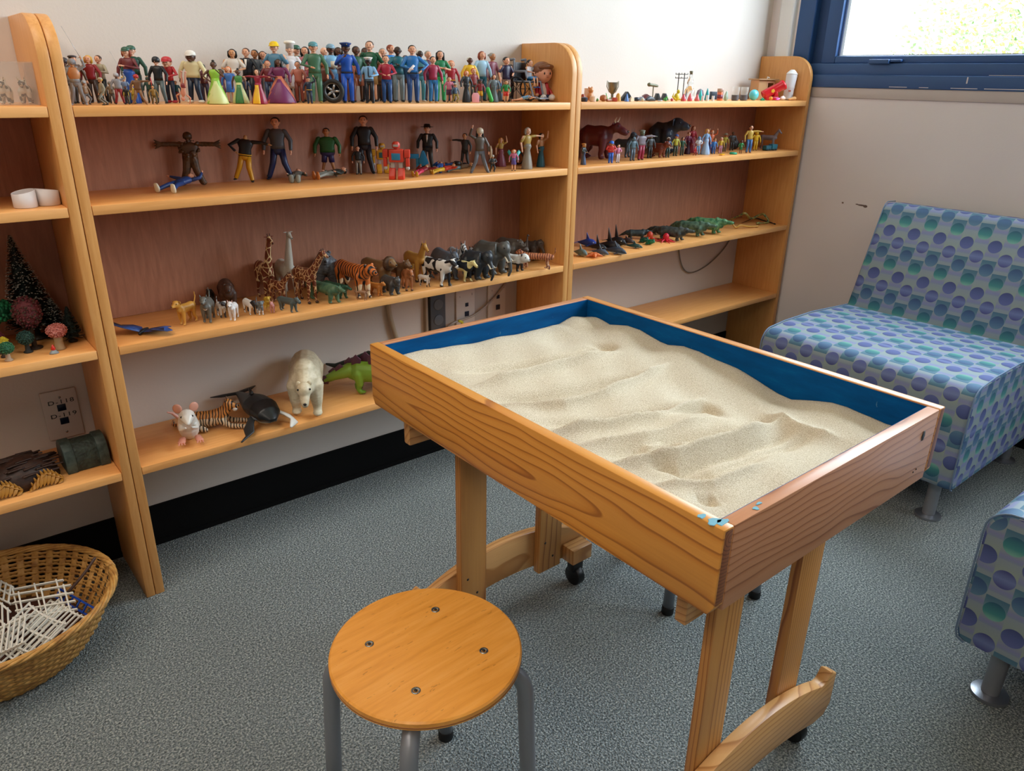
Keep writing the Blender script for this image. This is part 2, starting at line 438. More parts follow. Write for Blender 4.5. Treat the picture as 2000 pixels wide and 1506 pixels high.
TX0, TX1, TY0, TY1, TZ, TH, TT = 1.386, 1.9256, -1.4435, -0.693, 0.675, 0.1146, 0.0184
ZB = TZ-TH
tb = empty('sand_tray_table', ((TX0+TX1)/2, (TY0+TY1)/2, 0), 0, 'rolling pine table with a blue-lined tray on top', 'sand table')
TO = tb.location.copy()
def tpart(name, mb, m_, parent=None, **kw):
    # keep world-aligned wood coordinates: origin stays at the world origin offset
    o = mb.xf(lambda p: p-TO).build(name, m_, parent or tb, **kw)
    return o
def long_board(x0, x1, name, m_):
    ch = 0.013
    poly = [(TY0+ch*0.6, ZB), (TY0, ZB+ch), (TY0, TZ), (TY1, TZ), (TY1, ZB+ch), (TY1-ch*0.6, ZB)]
    q = MB().prism(poly, x0, x1, 0)
    for k in (0, 2): q.mi[k+0] = 0
    for k, f_ in enumerate(q.f):
        ys = [q.v[i][1] for i in f_]
        if len(f_) == 4 and max(ys)-min(ys) < 0.001: q.mi[k] = 1     # sawn ends
    return tpart(name, q, [m_, ENDG], bevel=0.0022)
long_board(TX0, TX0+TT, 'side_board', PINE_L)
long_board(TX1-TT, TX1, 'side_board', PINE_B)
for y0, y1 in ((TY0, TY0+TT), (TY1-TT, TY1)):
    tpart('end_board', MB().box(TX0+TT+0.0003, TX1-TT-0.0003, y0+0.0003, y1-0.0003, ZB+0.001, TZ-0.0004), PINE_S, bevel=0.002)
f = MB(); e = 0.0007; X0, X1, Y0, Y1 = TX0+TT, TX1-TT, TY0+TT, TY1-TT
f.box(X0, X0+e, Y0, Y1, ZB+0.012, TZ-0.002).box(X1-e, X1, Y0, Y1, ZB+0.012, TZ-0.002)
f.box(X0+e, X1-e, Y0, Y0+e, ZB+0.012, TZ-0.002).box(X0+e, X1-e, Y1-e, Y1, ZB+0.012, TZ-0.002)
f.box(X0, X1, Y0, Y1, ZB+0.006, ZB+0.012)
tpart('tray_lining', f, BLUEP, smooth=False)
# chips of blue paint on the rim at the near corner
for (x, y, a, b_) in ((1.393, -1.425, .010, .006), (1.399, -1.431, .009, .005), (1.391, -1.410, .006, .004), (1.452, -1.437, .004, .0035), (1.464, -1.433, .005, .002)):
    tpart('paint_chip', MB().lathe([(a, 0), (a*0.9, 0.0004)], 11, (x, y, TZ+0.0001), sy=b_/a, fn=lambda t, z: 1+0.18*math.sin(3*t+x*900)+0.1*math.sin(5*t)), mat('chip_blue', '6aa6bc', 0.7), smooth=False)
f = MB().lathe([(.005, 0), (.004, .0006)], 6, (0, 0, 0), sy=1.8).xf(lambda p: Vector((1.866+p.x, TY0-0.0003-p.z, 0.6445+p.y)))
for x, z in ((1.862, 0.586), (1.871, 0.588)):
    f.ell((x, TY0, z), (0.0013, 0.0008, 0.0015), 6, 4)
tpart('nail_mark', f, mat('nail_dark', '3a3f40', 0.6))
# rails, posts, feet, casters
tpart('rail', MB().box(1.422, 1.89, -0.757, -0.737, 0.487, ZB), PINE_A, bevel=0.003)
tpart('rail', MB().box(1.4745, 1.84, -1.3505, -1.3315, 0.442, ZB), PINE_A, bevel=0.003)
def post(x0, x1, y0, y1):
    ps = tpart('post', MB().box(x0, x1, y0, y1, 0.078, ZB), PINE_V, bevel=0.003)
    f = MB()
    for dx, z in ((0.25, 0.155), (0.62, 0.112)):
        f.ell((x0+(x1-x0)*dx, y0-0.0002, z), (0.003, 0.0008, 0.003), 8, 5)
    tpart('screw', f, mat('screw_dark', '2c211a', 0.5), ps)
for x0, x1 in ((1.518, 1.583), (1.731, 1.797)):
    post(x0, x1, -0.780, -0.7605); post(x0, x1, -1.3685, -1.351)
def foot(y0, y1, yb0, yb1, yc, cx, bz=(0.073, 0.112)):
    top = []; H = 0.243
    for k in range(-12, 13):
        t = k/12; x = t*0.196; top.append((cx+x, 0.187-0.042*abs(t)**2.0))
    top = [(cx-H, 0.150), (cx-0.222, 0.163), (cx-0.208, 0.146)]+top+[(cx+0.208, 0.146), (cx+0.222, 0.163), (cx+H, 0.150)]
    bot = [(cx+H, 0.082), (cx+0.225, 0.062)]
    for k in range(12, -13, -1):
        t = k/12; bot.append((cx+t*0.19, 0.093-0.030*t*t))
    bot += [(cx-0.225, 0.062), (cx-H, 0.082)]
    ft = tpart('foot', MB().prism(top+bot, y0, y1, 1), PINE_A, bevel=0.003)
    for s in (-1, 1):
        xb = cx+s*0.193
        tpart('caster_block', MB().box(xb-0.030, xb+0.030, yb0, yb1, bz[0], bz[1]), PINE_A, ft, bevel=0.003)
        cs = tpart('caster', MB().tube([(xb-0.011, yc, 0.025), (xb+0.011, yc, 0.025)], [0.0245, 0.0245], 20, cap=False), mat('caster_black', '0c0c0e', 0.35), bevel=0.004)
        tpart('caster_fork', MB().box(xb-0.016, xb+0.016, yc-0.010, yc+0.012, 0.040, bz[0]-0.0005).tube([(xb, yc, 0.04), (xb, yc, bz[0]-0.0003)], 0.007, 8), mat('caster_black', '0c0c0e', 0.35), cs, bevel=0.002)
foot(-0.7600, -0.738, -0.800, -0.7605, -0.778, 1.656)
foot(-1.3905, -1.369, -1.3685, -1.340, -1.356, 1.652, (0.052, 0.088))

# sand
g = NG('sand', 0.9); o_ = g.tc.outputs['Object']
n1 = g.noise(o_, 700.0, 2.0, 0.7); n2 = g.noise(o_, 330.0, 2.0, 0.7)
c = g.ramp(n1, [(0.3, 'a89a80'), (0.5, 'cdc1aa'), (0.72, 'e4dccb')])
dk = g.math('GREATER_THAN', g.noise(o_, 420.0, 1.0), 0.74)
g.color(g.mix(g.math('MULTIPLY', dk, 0.4), c, '7f6a4a'))
g.bump(g.math('ADD', n1, n2), 0.55, 0.0016); g.b.inputs['Specular IOR Level'].default_value = 0.15
SANDM = g.m
NX, NY = 150, 210
sx0, sx1, sy0, sy1 = X0+e+0.0003, X1-e-0.0003, Y0+e+0.0003, Y1-e-0.0003
SZ = 0.632
def seg(p, a, b):
    ax, ay = a; bx, by = b; dx, dy = bx-ax, by-ay
    t = max(0, min(1, ((p[0]-ax)*dx+(p[1]-ay)*dy)/(dx*dx+dy*dy)))
    return math.hypot(p[0]-ax-t*dx, p[1]-ay-t*dy), t
FUR = []   # ridges and furrows drawn from the sand surface in the photograph
def fur(pts, h, w_):
    q = [at(u, v, 2, SZ) for u, v in pts]; FUR.append(([(a.x, a.y) for a in q], h, w_))
fur([(905, 735), (1010, 712), (1120, 694), (1190, 678), (1160, 672)], -0.010, 0.015)
fur([(930, 765), (1010, 745), (1100, 716), (1200, 690)], 0.008, 0.011)
fur([(960, 790), (1060, 775), (1180, 745), (1240, 735)], -0.012, 0.018)
fur([(990, 805), (1100, 800), (1180, 776), (1260, 735), (1300, 715)], 0.007, 0.009)
fur([(1050, 840), (1180, 825), (1290, 805), (1380, 785), (1410, 800)], -0.011, 0.016)
fur([(1060, 868), (1180, 846), (1280, 816), (1370, 772)], 0.009, 0.009)
fur([(1130, 890), (1260, 862), (1390, 812)], 0.006, 0.010)
fur([(1170, 905), (1300, 868), (1440, 830), (1500, 808)], -0.008, 0.014)
fur([(1180, 928), (1320, 905), (1430, 862), (1530, 815)], 0.010, 0.010)
fur([(1250, 880), (1290, 870), (1350, 868)], 0.005, 0.007)
fur([(1250, 915), (1330, 925), (1440, 880), (1540, 835)], -0.009, 0.011)
fur([(1280, 950), (1400, 930), (1500, 875), (1590, 840)], -0.006, 0.012)
fur([(1270, 965), (1390, 955), (1500, 905)], 0.005, 0.010)
fur([(1500, 800), (1560, 830), (1640, 850)], 0.006, 0.018)
fur([(1360, 985), (1400, 980)], -0.006, 0.012)
PB = sorted((lambda q: (q.x, q.z))(at(u, v, 1, Y1-0.002)) for u, v in ((806, 691), (830, 683), (900, 673), (960, 664), (1010, 652), (1050, 643), (1080, 634), (1092, 634), (1102, 629), (1118, 618), (1128, 617), (1143, 619)))
PR = sorted((lambda q: (q.y, q.z))(at(u, v, 0, X1-0.002)) for u, v in ((1143, 619), (1155, 616), (1164, 617), (1190, 637), (1225, 637), (1250, 644), (1290, 668), (1305, 674), (1335, 675), (1365, 684), (1400, 703), (1440, 722), (1480, 745), (1520, 770), (1545, 782), (1580, 784), (1625, 786), (1655, 793), (1700, 812), (1730, 827)))
def lin(P_, t):
    if t <= P_[0][0]: return P_[0][1]
    for a, b in zip(P_, P_[1:]):
        if t <= b[0]: return a[1]+(b[1]-a[1])*(t-a[0])/(b[0]-a[0]+1e-9)
    return P_[-1][1]
def sand_h(x, y):
    z = SZ
    dr = sx1-x; db = sy1-y; dl = x-sx0; df = y-sy0
    t = (y-sy0)/(sy1-sy0)
    wb = math.exp(-(db/0.055)**2); wr_ = math.exp(-(dr/0.075)**2)
    eb = lin(PB, x)-SZ; er = lin(PR, y)-SZ
    z += (eb*wb+er*wr_)/max(1.0, wb+wr_)
    z -= 0.014*math.exp(-((dr-0.15)/0.055)**2)*(0.5+0.5*math.sin(t*7))*(1-wb)
    z += 0.012*math.exp(-(dl/0.12)**2)*(1-wb)*min(1, df/0.08)
    z += 0.0016*math.sin(x*31+y*17)+0.0012*math.sin(x*63-y*41)
    for pts, h, w_ in FUR:
        d = 9; tt = 0; L = len(pts)-1
        for i in range(L):
            q, s_ = seg((x, y), pts[i], pts[i+1])
            if q < d: d = q; tt = (i+s_)/L
        if d < w_*3:
            k_ = 2.3 if h > 0 else 1.7
            g_ = math.exp(-abs(d/(w_*.85))**(1.25 if h > 0 else 2.0))
            z += h*k_*g_*min(1, 4*min(tt, 1-tt)+0.25)*(1-0.9*max(wb, wr_))
    return min(z, TZ-0.010)
NX, NY = 200, 280
vs = []; fs = []
for j in range(NY+1):
    for i in range(NX+1):
        x = sx0+(sx1-sx0)*i/NX; y = sy0+(sy1-sy0)*j/NY
        vs.append((x, y, sand_h(x, y)))
for j in range(NY):
    for i in range(NX):
        a = j*(NX+1)+i; fs.append((a, a+1, a+NX+2, a+NX+1))
# closed underside so that the heap is solid
k = len(vs); vs += [(sx0, sy0, ZB+0.013), (sx1, sy0, ZB+0.013), (sx1, sy1, ZB+0.013), (sx0, sy1, ZB+0.013)]
fs.append((k+3, k+2, k+1, k))
fs.append(tuple([k, k+1]+[i for i in range(NX, -1, -1)]))
fs.append(tuple([k+2, k+3]+[NY*(NX+1)+i for i in range(0, NX+1)]))
fs.append(tuple([k+1, k+2]+[j*(NX+1)+NX for j in range(NY, -1, -1)]))
fs.append(tuple([k+3, k]+[j*(NX+1) for j in range(0, NY+1)]))
so = MB().add(vs, fs).build('sand', SANDM, loc=TO)
tag(so, 'pale fine sand raked into ridges inside the blue tray', 'sand', kind='stuff')

# ------------------------------------------------------------------ stools
g = NG('beech_seat', 0.3); o_ = g.tc.outputs['Object']
v = g.mapping(o_, rot=(0, 0, math.radians(-62)), scale=(1.2, 14, 14))
c = g.ramp(g.noise(v, 7.0, 4.0, 0.6, 0.3), [(0.25, 'e0963a'), (0.5, 'f0a648'), (0.75, 'f8b45c')])
fl = g.math('GREATER_THAN', g.noise(g.mapping(o_, rot=(0, 0, math.radians(-62)), scale=(14, 60, 20)), 3.0, 2.0, 0.6), 0.70)
g.color(g.mix(g.math('MULTIPLY', fl, 0.4), c, '9a6224')); BEECH = g.m
SILV = mat('silver_tube', '8f939a', 0.38, 0.45)
def stool(x, y, label, rz):
    R = 0.139; H = 0.345
    r = empty('stool', (x, y, 0), rz, label, 'stool', None)
    s_ = MB().lathe([(R-0.004, H-0.0155), (R, H-0.0125), (R, H-0.0025), (R-0.0025, H)], 72).build('seat', BEECH, r, smooth='angle')
    MB().lathe([(R+0.0002, H-0.0105), (R+0.0004, H-0.0095), (R+0.0002, H-0.0085)], 72, close=False).build('edge_ply', mat('ply_dark', '9c5f2c', 0.5), s_)
    for k in range(4):
        a = PI/4+PI/2*k; c_, s2 = math.cos(a), math.sin(a); q = lambda rr, z: (c_*rr, s2*rr, z)
        rr = 0.046; pts = [q(0.03, H-0.028), q(0.09, H-0.028)]
        for j in range(0, 9):
            t = PI/2*j/8; pts.append(q(0.150-rr+rr*math.sin(t)-0.004, H-0.028-rr+rr*math.cos(t)))
        pts += [q(0.152, 0.15), q(0.158, 0.016)]
        lg = MB().tube(pts, 0.0125, 16, cap=False).build('leg', SILV, r)
        MB().lathe([(0.0128, 0.0), (0.0138, 0.002), (0.0138, 0.018), (0.0128, 0.020)], 16, q(0.1582, 0)).build('rubber_foot', mat('rubber', '0b0b0c', 0.6), lg)
        b = 0.0838; sp = (b*c_, b*s2, H)
        sk = MB().lathe([(0.0066, -0.001), (0.0066, 0.0007), (0.0050, 0.0010), (0.0030, -0.0002)], 14, sp).build('screw', mat('screw_steel', '9aa0a0', 0.25, 0.9), r)
        MB().lathe([(0.0028, 0.0), (0.0028, 0.0009)], 6, sp).build('socket', mat('screw_dark', '2c211a', 0.5), sk)
    return r
stool(1.2425, -1.0775, 'small round beech stool with silver legs in front of the sand table', math.radians(2))
stool(2.087, -0.928, 'second stool, mostly hidden behind the sand table', math.radians(-23.3))

# ------------------------------------------------------------------ patterned lounge seats
g = NG('dotted_fabric', 0.72)
uvn = g.n('ShaderNodeSeparateXYZ'); g.l(g.tc.outputs['UV'], uvn.inputs[0])
CW, CH = 0.0405, 0.0730
uu = g.math('DIVIDE', uvn.outputs[0], CW); ci = g.math('FLOOR', uu); fu = g.math('SUBTRACT', uu, ci)
par = g.math('MODULO', g.math('ABSOLUTE', ci), 2.0)
vv = g.math('ADD', g.math('DIVIDE', uvn.outputs[1], CH), g.math('MULTIPLY', par, 0.5)); ri = g.math('FLOOR', vv); fv = g.math('SUBTRACT', vv, ri)
rp = g.math('MODULO', g.math('ABSOLUTE', ri), 2.0)
du = g.math('MULTIPLY', g.math('SUBTRACT', fu, 0.5), CW); dv = g.math('MULTIPLY', g.math('SUBTRACT', fv, 0.45), CH)
dist = g.math('SQRT', g.math('ADD', g.math('MULTIPLY', du, du), g.math('MULTIPLY', dv, dv)))
circ = g.math('LESS_THAN', dist, 0.0194)
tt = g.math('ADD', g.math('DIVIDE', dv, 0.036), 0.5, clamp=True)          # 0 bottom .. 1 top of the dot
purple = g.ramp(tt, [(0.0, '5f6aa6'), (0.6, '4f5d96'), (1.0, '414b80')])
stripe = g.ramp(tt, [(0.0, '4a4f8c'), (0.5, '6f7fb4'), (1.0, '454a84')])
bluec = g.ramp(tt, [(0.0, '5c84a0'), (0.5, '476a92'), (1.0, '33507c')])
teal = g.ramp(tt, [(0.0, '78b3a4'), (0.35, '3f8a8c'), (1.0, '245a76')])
d0 = g.mix(rp, purple, bluec); d1 = g.mix(rp, stripe, teal)
dots = g.mix(par, d0, d1)
ground = g.ramp(fv, [(0.0, '8494ac'), (0.10, '858cb8'), (0.22, '8b99a8'), (0.55, '94a598'), (1.0, '8c9caa')])
sq = g.math('MULTIPLY', rp, g.math('MULTIPLY', g.math('GREATER_THAN', fv, 0.42), g.math('LESS_THAN', fv, 0.86)))
sqc = g.ramp(fv, [(0.42, '7f9ea8'), (0.66, '567e92'), (0.86, '46708a')])
gr = g.mix(sq, ground, sqc)
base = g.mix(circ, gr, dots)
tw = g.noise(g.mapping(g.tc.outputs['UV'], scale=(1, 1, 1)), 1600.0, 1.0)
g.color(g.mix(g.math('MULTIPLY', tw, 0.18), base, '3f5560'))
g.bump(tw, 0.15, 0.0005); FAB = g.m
PIPE = mat('piping_blue', '7088a4', 0.7)
def prof_mesh(name, prof, y0, y1, parent, uoff, voff, endin=0.0, sidecol=None):
    """upholstered block: closed outline prof (x,z) swept from y0 to y1; UV follows the cloth in metres"""
    n = len(prof); rows = []
    er = 0.014
    secs = [(y0, er), (y0+er*0.3, er*0.3), (y0+er, 0)]+[(y0+er+(y1-y0-2*er)*k/10, 0) for k in range(1, 10)]+[(y1-er, 0), (y1-er*0.3, er*0.3), (y1, er)]
    cx_ = sum(p[0] for p in prof)/n; cz_ = sum(p[1] for p in prof)/n
    arc = [0.0]
    for i in range(1, n+1):
        a = prof[i-1]; b = prof[i % n]; arc.append(arc[-1]+math.hypot(b[0]-a[0], b[1]-a[1]))
    me = bpy.data.meshes.new(name); vs = []; fs = []; uvs = []
    for (y, ins) in secs:
        for (x, z) in prof:
            dx, dz = x-cx_, z-cz_; L = math.hypot(dx, dz)
            k = 1-ins*0.55/L; vs.append((cx_+dx*k, y, cz_+dz*k))
    for j in range(len(secs)-1):
        for i in range(n):
            i2 = (i+1) % n; fs.append((j*n+i, j*n+i2, (j+1)*n+i2, (j+1)*n+i))
            y_, y2 = secs[j][0]+uoff, secs[j+1][0]+uoff
            uvs.append([(y_, voff-arc[i]), (y_, voff-arc[i+1]), (y2, voff-arc[i+1]), (y2, voff-arc[i])])
    for j, rev in ((0, True), (len(secs)-1, False)):
        idx = list(range(n)); idx = idx[::-1] if rev else idx
        fs.append(tuple(j*n+i for i in idx)); uvs.append([(prof[i][0]+0.013, prof[i][1]) for i in idx])
    me.from_pydata(vs, [], fs); me.materials.append(FAB)
    uvl = me.uv_layers.new(name='UVMap'); k = 0
    for poly in me.polygons:
        for li, uv in zip(poly.loop_indices, uvs[poly.index]): uvl.data[li].uv = uv
        poly.use_smooth = len(poly.vertices) == 4
    bm = bmesh.new(); bm.from_mesh(me); bmesh.ops.recalc_face_normals(bm, faces=bm.faces); bm.to_mesh(me); bm.free()
    o = bpy.data.objects.new(name, me); col.objects.link(o); o.parent = parent
    return o
def lounge(loc, rz, label):
    """seat front faces local -x, width along y centred"""
    r = empty('lounge_seat', loc, rz, label, 'lounge seat', None)
    W = 0.305; zt = 0.425
    pr = [(0.50, 0.125), (0.02, 0.125), (0.008, 0.130), (0.003, 0.145), (0.001, 0.25), (0.0, 0.36)]
    for k in range(1, 8):
        a = PI/2*k/7; pr.append((0.045*(1-math.cos(a)), 0.372+0.045*math.sin(a)))
    pr += [(0.12, 0.423), (0.28, 0.424), (0.42, 0.415), (0.60, 0.405), (0.66, 0.395), (0.68, 0.36), (0.68, 0.14), (0.67, 0.125)]
    pr = pr[1:]+[pr[0]]
    st = prof_mesh('seat', pr, -W, W, r, 0.31, 1.0)
    bp = [(0.495, 0.39), (0.62, 0.725), (0.628, 0.738), (0.645, 0.745), (0.70, 0.742), (0.722, 0.735), (0.73, 0.72), (0.735, 0.50), (0.725, 0.30), (0.69, 0.28), (0.56, 0.30), (0.50, 0.36)]
    bk = prof_mesh('backrest', bp[::-1], -W+0.004, W-0.004, r, 0.335, 0.03)
    for s in (-1, 1):
        pts = [(p[0]*1.0, s*(W-0.002), p[1]) for p in pr[0:17]]
        MB().tube(pts, 0.0020, 6).build('piping', PIPE, st)
        pts = [(x, s*(W-0.007), z) for x, z in ((0.56, 0.56), (0.62, 0.727), (0.63, 0.74), (0.645, 0.747), (0.70, 0.744))]
        MB().tube(pts, 0.0016, 6).build('piping', PIPE, bk)
    for sx_ in (0.075, 0.62):
        for sy_ in (-W+0.06, W-0.06):
            lg = MB().lathe([(0.0165, 0.010), (0.0165, 0.126)], 24, (sx_, sy_, 0)).build('leg', SILV, r, smooth='angle')
            MB().lathe([(0.034, 0.0), (0.0345, 0.002), (0.0335, 0.007), (0.020, 0.0095)], 32, (sx_, sy_, 0)).build('foot_disc', mat('disc_silver', '9a9ea6', 0.28, 0.8), lg, smooth='angle')
    return r
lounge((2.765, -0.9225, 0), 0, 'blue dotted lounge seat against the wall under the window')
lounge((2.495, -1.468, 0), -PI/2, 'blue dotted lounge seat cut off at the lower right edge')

def pat(kind, c1, c2, c3='000000', sc_=1.0):
    k = ('pat', kind, c1, c2, c3, sc_)
    if k in MATS: return MATS[k]
    g = NG('coat_'+kind, 0.5); o = g.tc.outputs['Object']
    if kind == 'spots':
        v = g.n('ShaderNodeTexVoronoi', feature='DISTANCE_TO_EDGE'); g.l(g.mapping(o, scale=(1, 1, .8)), v.inputs['Vector']); v.inputs['Scale'].default_value = 62*sc_
        g.color(g.mix(g.math('GREATER_THAN', v.outputs['Distance'], 0.055), c1, c2))
    elif kind == 'stripes':
        v = g.n('ShaderNodeTexWave', wave_type='BANDS', bands_direction='Y'); g.l(o, v.inputs['Vector']); v.inputs['Scale'].default_value = 30*sc_
        v.inputs['Distortion'].default_value = 5.0; v.inputs['Detail'].default_value = 1.0; v.inputs['Detail Scale'].default_value = 1.2
        sp = g.n('ShaderNodeSeparateXYZ'); g.l(g.tc.outputs['Generated'], sp.inputs[0])
        base = g.mix(g.math('GREATER_THAN', g.math('ADD', sp.outputs[2], g.math('MULTIPLY', g.noise(o, 60, 1), .25)), .52), c3, c1)
        g.color(g.mix(g.math('GREATER_THAN', v.outputs['Fac'], 0.70), base, c2))
    elif kind == 'patches':
        g.color(g.mix(g.math('GREATER_THAN', g.noise(o, 55*sc_, 0.0, .3), 0.54), c1, c2))
    elif kind == 'mottle':
        g.color(g.ramp(g.noise(o, 90*sc_, 3.0, .6), [(0.35, c1), (0.65, c2)]))
    elif kind == 'fur':
        n_ = g.noise(g.mapping(o, scale=(1, 1, 2.2)), 120*sc_, 4.0, .6); g.color(g.ramp(n_, [(0.3, c1), (0.6, c2)])); g.bump(n_, .35, .001)
    elif kind == 'belly':
        sp = g.n('ShaderNodeSeparateXYZ'); g.l(g.tc.outputs['Generated'], sp.inputs[0])
        g.color(g.mix(g.math('GREATER_THAN', g.math('ADD', sp.outputs[2], g.math('MULTIPLY', g.noise(o, 50, 1), .15)), .36*sc_), c2, c1))
    MATS[k] = g.m; return g.m

# ------------------------------------------------------------------ toy people
def place_x(u, y, z):
    """x on a shelf at depth y and height z under picture column u"""
    lo, hi = -0.6, 3.6
    for _ in range(40):
        x = (lo+hi)/2; d = Vector((x, y, z))-CO
        uu = 1000+FPX*d.dot(RT)/d.dot(FW)
        if uu < u: lo = x
        else: hi = x
    return (lo+hi)/2
def hgt(vt, x, y, z):
    """height of something standing at (x,y,z) whose top shows at picture row vt"""
    lo, hi = 0.0, 0.6
    for _ in range(40):
        h = (lo+hi)/2; d = Vector((x, y, z+h))-CO
        vv = 753-FPX*d.dot(UP)/d.dot(FW)
        if vv > vt: lo = h
        else: hi = h
    return (lo+hi)/2
SK = {'l': 'dba080', 'p': 'e6b294', 'm': 'b57a4e', 'd': '5a3826', 'k': '3a261c', 't': 'c98f62', 'g': '9aa08a'}
HR = {'k': '15120f', 'b': '4a2c1a', 'r': '8a3a1c', 'y': 'd0a03a', 'g': '9a958c', 'w': 'd8d6cc', 'o': 'c8641c', 'a': '6a4a2c'}
ARMS = {'d': ((.165, .012, .635), (.168, -.035, .475)), 'c': ((.165, -.02, .64), (-.02, -.112, .665)), 'f': ((.165, -.015, .64), (.055, -.125, .60)),
        'h': ((.225, .02, .665), (.125, -.04, .565)), 'u': ((.20, -.02, .86), (.165, -.06, 1.02)), 'o': ((.225, -.01, .80), (.325, -.03, .79)),
        'm': ((.16, -.04, .66), (.06, -.13, .78)), 's': ((.15, -.09, .68), (.13, -.21, .66))}
def person(loc, h, phi=0, skin='l', hair='b', hs='s', top='3366aa', bot='223355', shoe='1a1a1a', arms='dd', sl='l', low='p', hat=None, hc='222222',
           label='', child=0, wide=1.0, stance=1.0, pose=None, extra='', rot=None, grp='toy people', cat='toy figure', name='toy_person', mid=None, lean=0.0):
    r = empty(name, loc, 0, label, cat, grp)
    if rot: r.rotation_euler = Euler(rot)
    else: r.rotation_euler = Euler((0, math.radians(lean), math.radians(phi-40)))
    r.scale = (1.24, 1.18, 1.0)
    k = 1+0.45*child                       # bigger head for children
    skc = P(SK.get(skin, skin), 0.45); dk = P('1c1411'); lp = P('9a4a40')
    b = MB(); hz = 0.925-0.03*child; hr = (.056*k, .064*k, .074*k)
    hc_ = (0, -0.004, hz)
    if pose == 'nohead': pass
    else:
        b.ell(hc_, hr, 12, 9)
        b.ell((0, -0.058*k, hz-0.012*k), (.011*k, .016*k, .014*k), 6, 5)              # nose
        b.ell((0, -0.045*k, hz-0.05*k), (.026*k, .02*k, .02*k), 8, 5)                # chin
        for s in (-1, 1):
            b.ell((s*.056*k, 0.0, hz-0.006*k), (.010*k, .016*k, .022*k), 6, 5)        # ears
            b.ell((s*.022*k, -0.0575*k, hz+0.006*k), (.0085*k, .006*k, .007*k), 6, 4, 1)
            b.ell((s*.023*k, -0.0565*k, hz+0.024*k), (.014*k, .005*k, .0035*k), 6, 4, 1)
        b.ell((0, -0.060*k, hz-0.036*k), (.016*k, .006*k, .0045*k), 6, 4, 2)
    b.tube([(0, 0.005, 0.80), (0, 0.0, hz-0.05)], [.034, .030], 8)
    # torso core and legs under the clothes keep the figure one body
    b.tube([(0, 0, .50), (0, 0.004, .62), (0, 0.004, .74), (0, 0.004, .81)], [(.074*wide, .052), (.064*wide, .045), (.085*wide, .05), (.05, .036)], 10)
    legs = []
    for s in (-1, 1):
        if pose == 'sit': L = [(s*.05, -.01, .50), (s*.06, -.20, .50), (s*.062, -.22, .30), (s*.065, -.225, .27)]
        elif pose == 'kneel': L = [(s*.05, 0, .50), (s*.07, -.14*(s > 0)-.02, .30), (s*.07, -.02+.16*(s < 0), .16), (s*.07, -.03+.16*(s < 0), .12)]
        else: L = [(s*.048, 0, .50), (s*(.052+.03*(stance-1)), -.012, .27), (s*(.056+.10*(stance-1)), .012, .05), (s*(.058+.11*(stance-1)), .012, .035)]
        legs.append(L)
        if low in 'sgnk': b.tube(L[:3], [.040, .030, .019], 8)
    hands = []
    for s, a in ((-1, arms[0]), (1, arms[-1])):
        E_, H_ = ARMS[a]; S = (s*.112*wide, .006, .785)
        wk = .6+.4*wide; E_ = (s*E_[0]*(0.5+wide/2), E_[1], E_[2]); H_ = (s*H_[0]*(0.5+wide/2), H_[1]-(0.012 if s > 0 else 0), H_[2]+(0.012 if s > 0 and a == 'c' else 0))
        hands.append((S, E_, H_)); v = (Vector(H_)-Vector(E_)).normalized()
        if sl == 'l': b.tube([Vector(H_)-v*.03, H_], [.016, .014], 7)
        else: b.tube([S, E_, H_], [.030, .024, .015], 8)
        hp = Vector(H_)+v*.026
        b.ell(hp, (.015, .017, .026), 8, 5, rot=v.to_track_quat('Z', 'Y').to_euler())
        sd = v.orthogonal().normalized()
        for q in (-.009, -.003, .003, .009):
            b.tube([hp+sd*q+v*.012, hp+sd*q+v*(.042-abs(q)*.8)], [.0048, .0038], 4)
        b.tube([hp+v.cross(sd)*.010, hp+v.cross(sd)*.020+v*.018], [.0055, .004], 4)
    b.build('body', [skc, dk, lp], r, scale=h)
    # top
    tm = P(top); t = MB()
    if pose != 'bare':
        zb = .50 if low != 'g' else .58
        t.tube([(0, 0, zb), (0, .002, .57), (0, .004, .64), (0, .004, .735), (0, .006, .79), (0, .006, .825)],
               [(.086*wide, .062), (.083*wide, .060), (.080*wide, .058), (.105*wide, .064), (.100*wide, .054), (.048, .040)], 14, cap=False, ref=(1, 0, 0))
        for S, E_, H_ in hands:
            v = (Vector(H_)-Vector(E_))
            if sl == 'l': t.tube([(S[0]*.8, S[1], S[2]), E_, Vector(E_)+v*.86], [.037*wk, .030*wk, .023*wk], 8)
            elif sl == 's': t.tube([(S[0]*.8, S[1], S[2]), Vector(S)+(Vector(E_)-Vector(S))*.75], [.038*wk, .034*wk], 8)
        if sl != 'n' or low == 'g': pass
        t.build('dress_top' if low in 'gk' else 'shirt', [tm], r, scale=h)
    # lower garment
    bmx = P(bot); q = MB(); lown = {'p': 'trousers', 's': 'shorts', 'g': 'gown', 'k': 'skirt', 'n': 'shorts', 'r': 'robe'}[low]
    if low == 'p':
        q.tube([(0, .002, .46), (0, .002, .53)], [(.080*wide, .060), (.085*wide, .061)], 12, ref=(1, 0, 0))
        for L in legs: q.tube(L, [.047*wk, .040*wk, .032*wk, .033*wk], 8, cap=False)
        for c_ in (L for L in legs): pass
    elif low in 's':
        q.tube([(0, .002, .46), (0, .002, .53)], [(.080*wide, .060), (.085*wide, .061)], 12, ref=(1, 0, 0))
        for L in legs:
            q.tube([L[0], Vector(L[0])+(Vector(L[1])-Vector(L[0]))*.9], [.050, .050], 8, cap=False)
    elif low == 'n':
        q.tube([(0, .002, .45), (0, .002, .53)], [(.07*wide, .055), (.078*wide, .058)], 12, ref=(1, 0, 0))
    elif low == 'k':
        q.lathe([(.10, .30), (.105, .31), (.085, .50), (.072, .60), (.06, .60)], 20, fn=lambda a, z: 1+.06*math.sin(9*a)*(z < .4))
    elif low in 'gr':
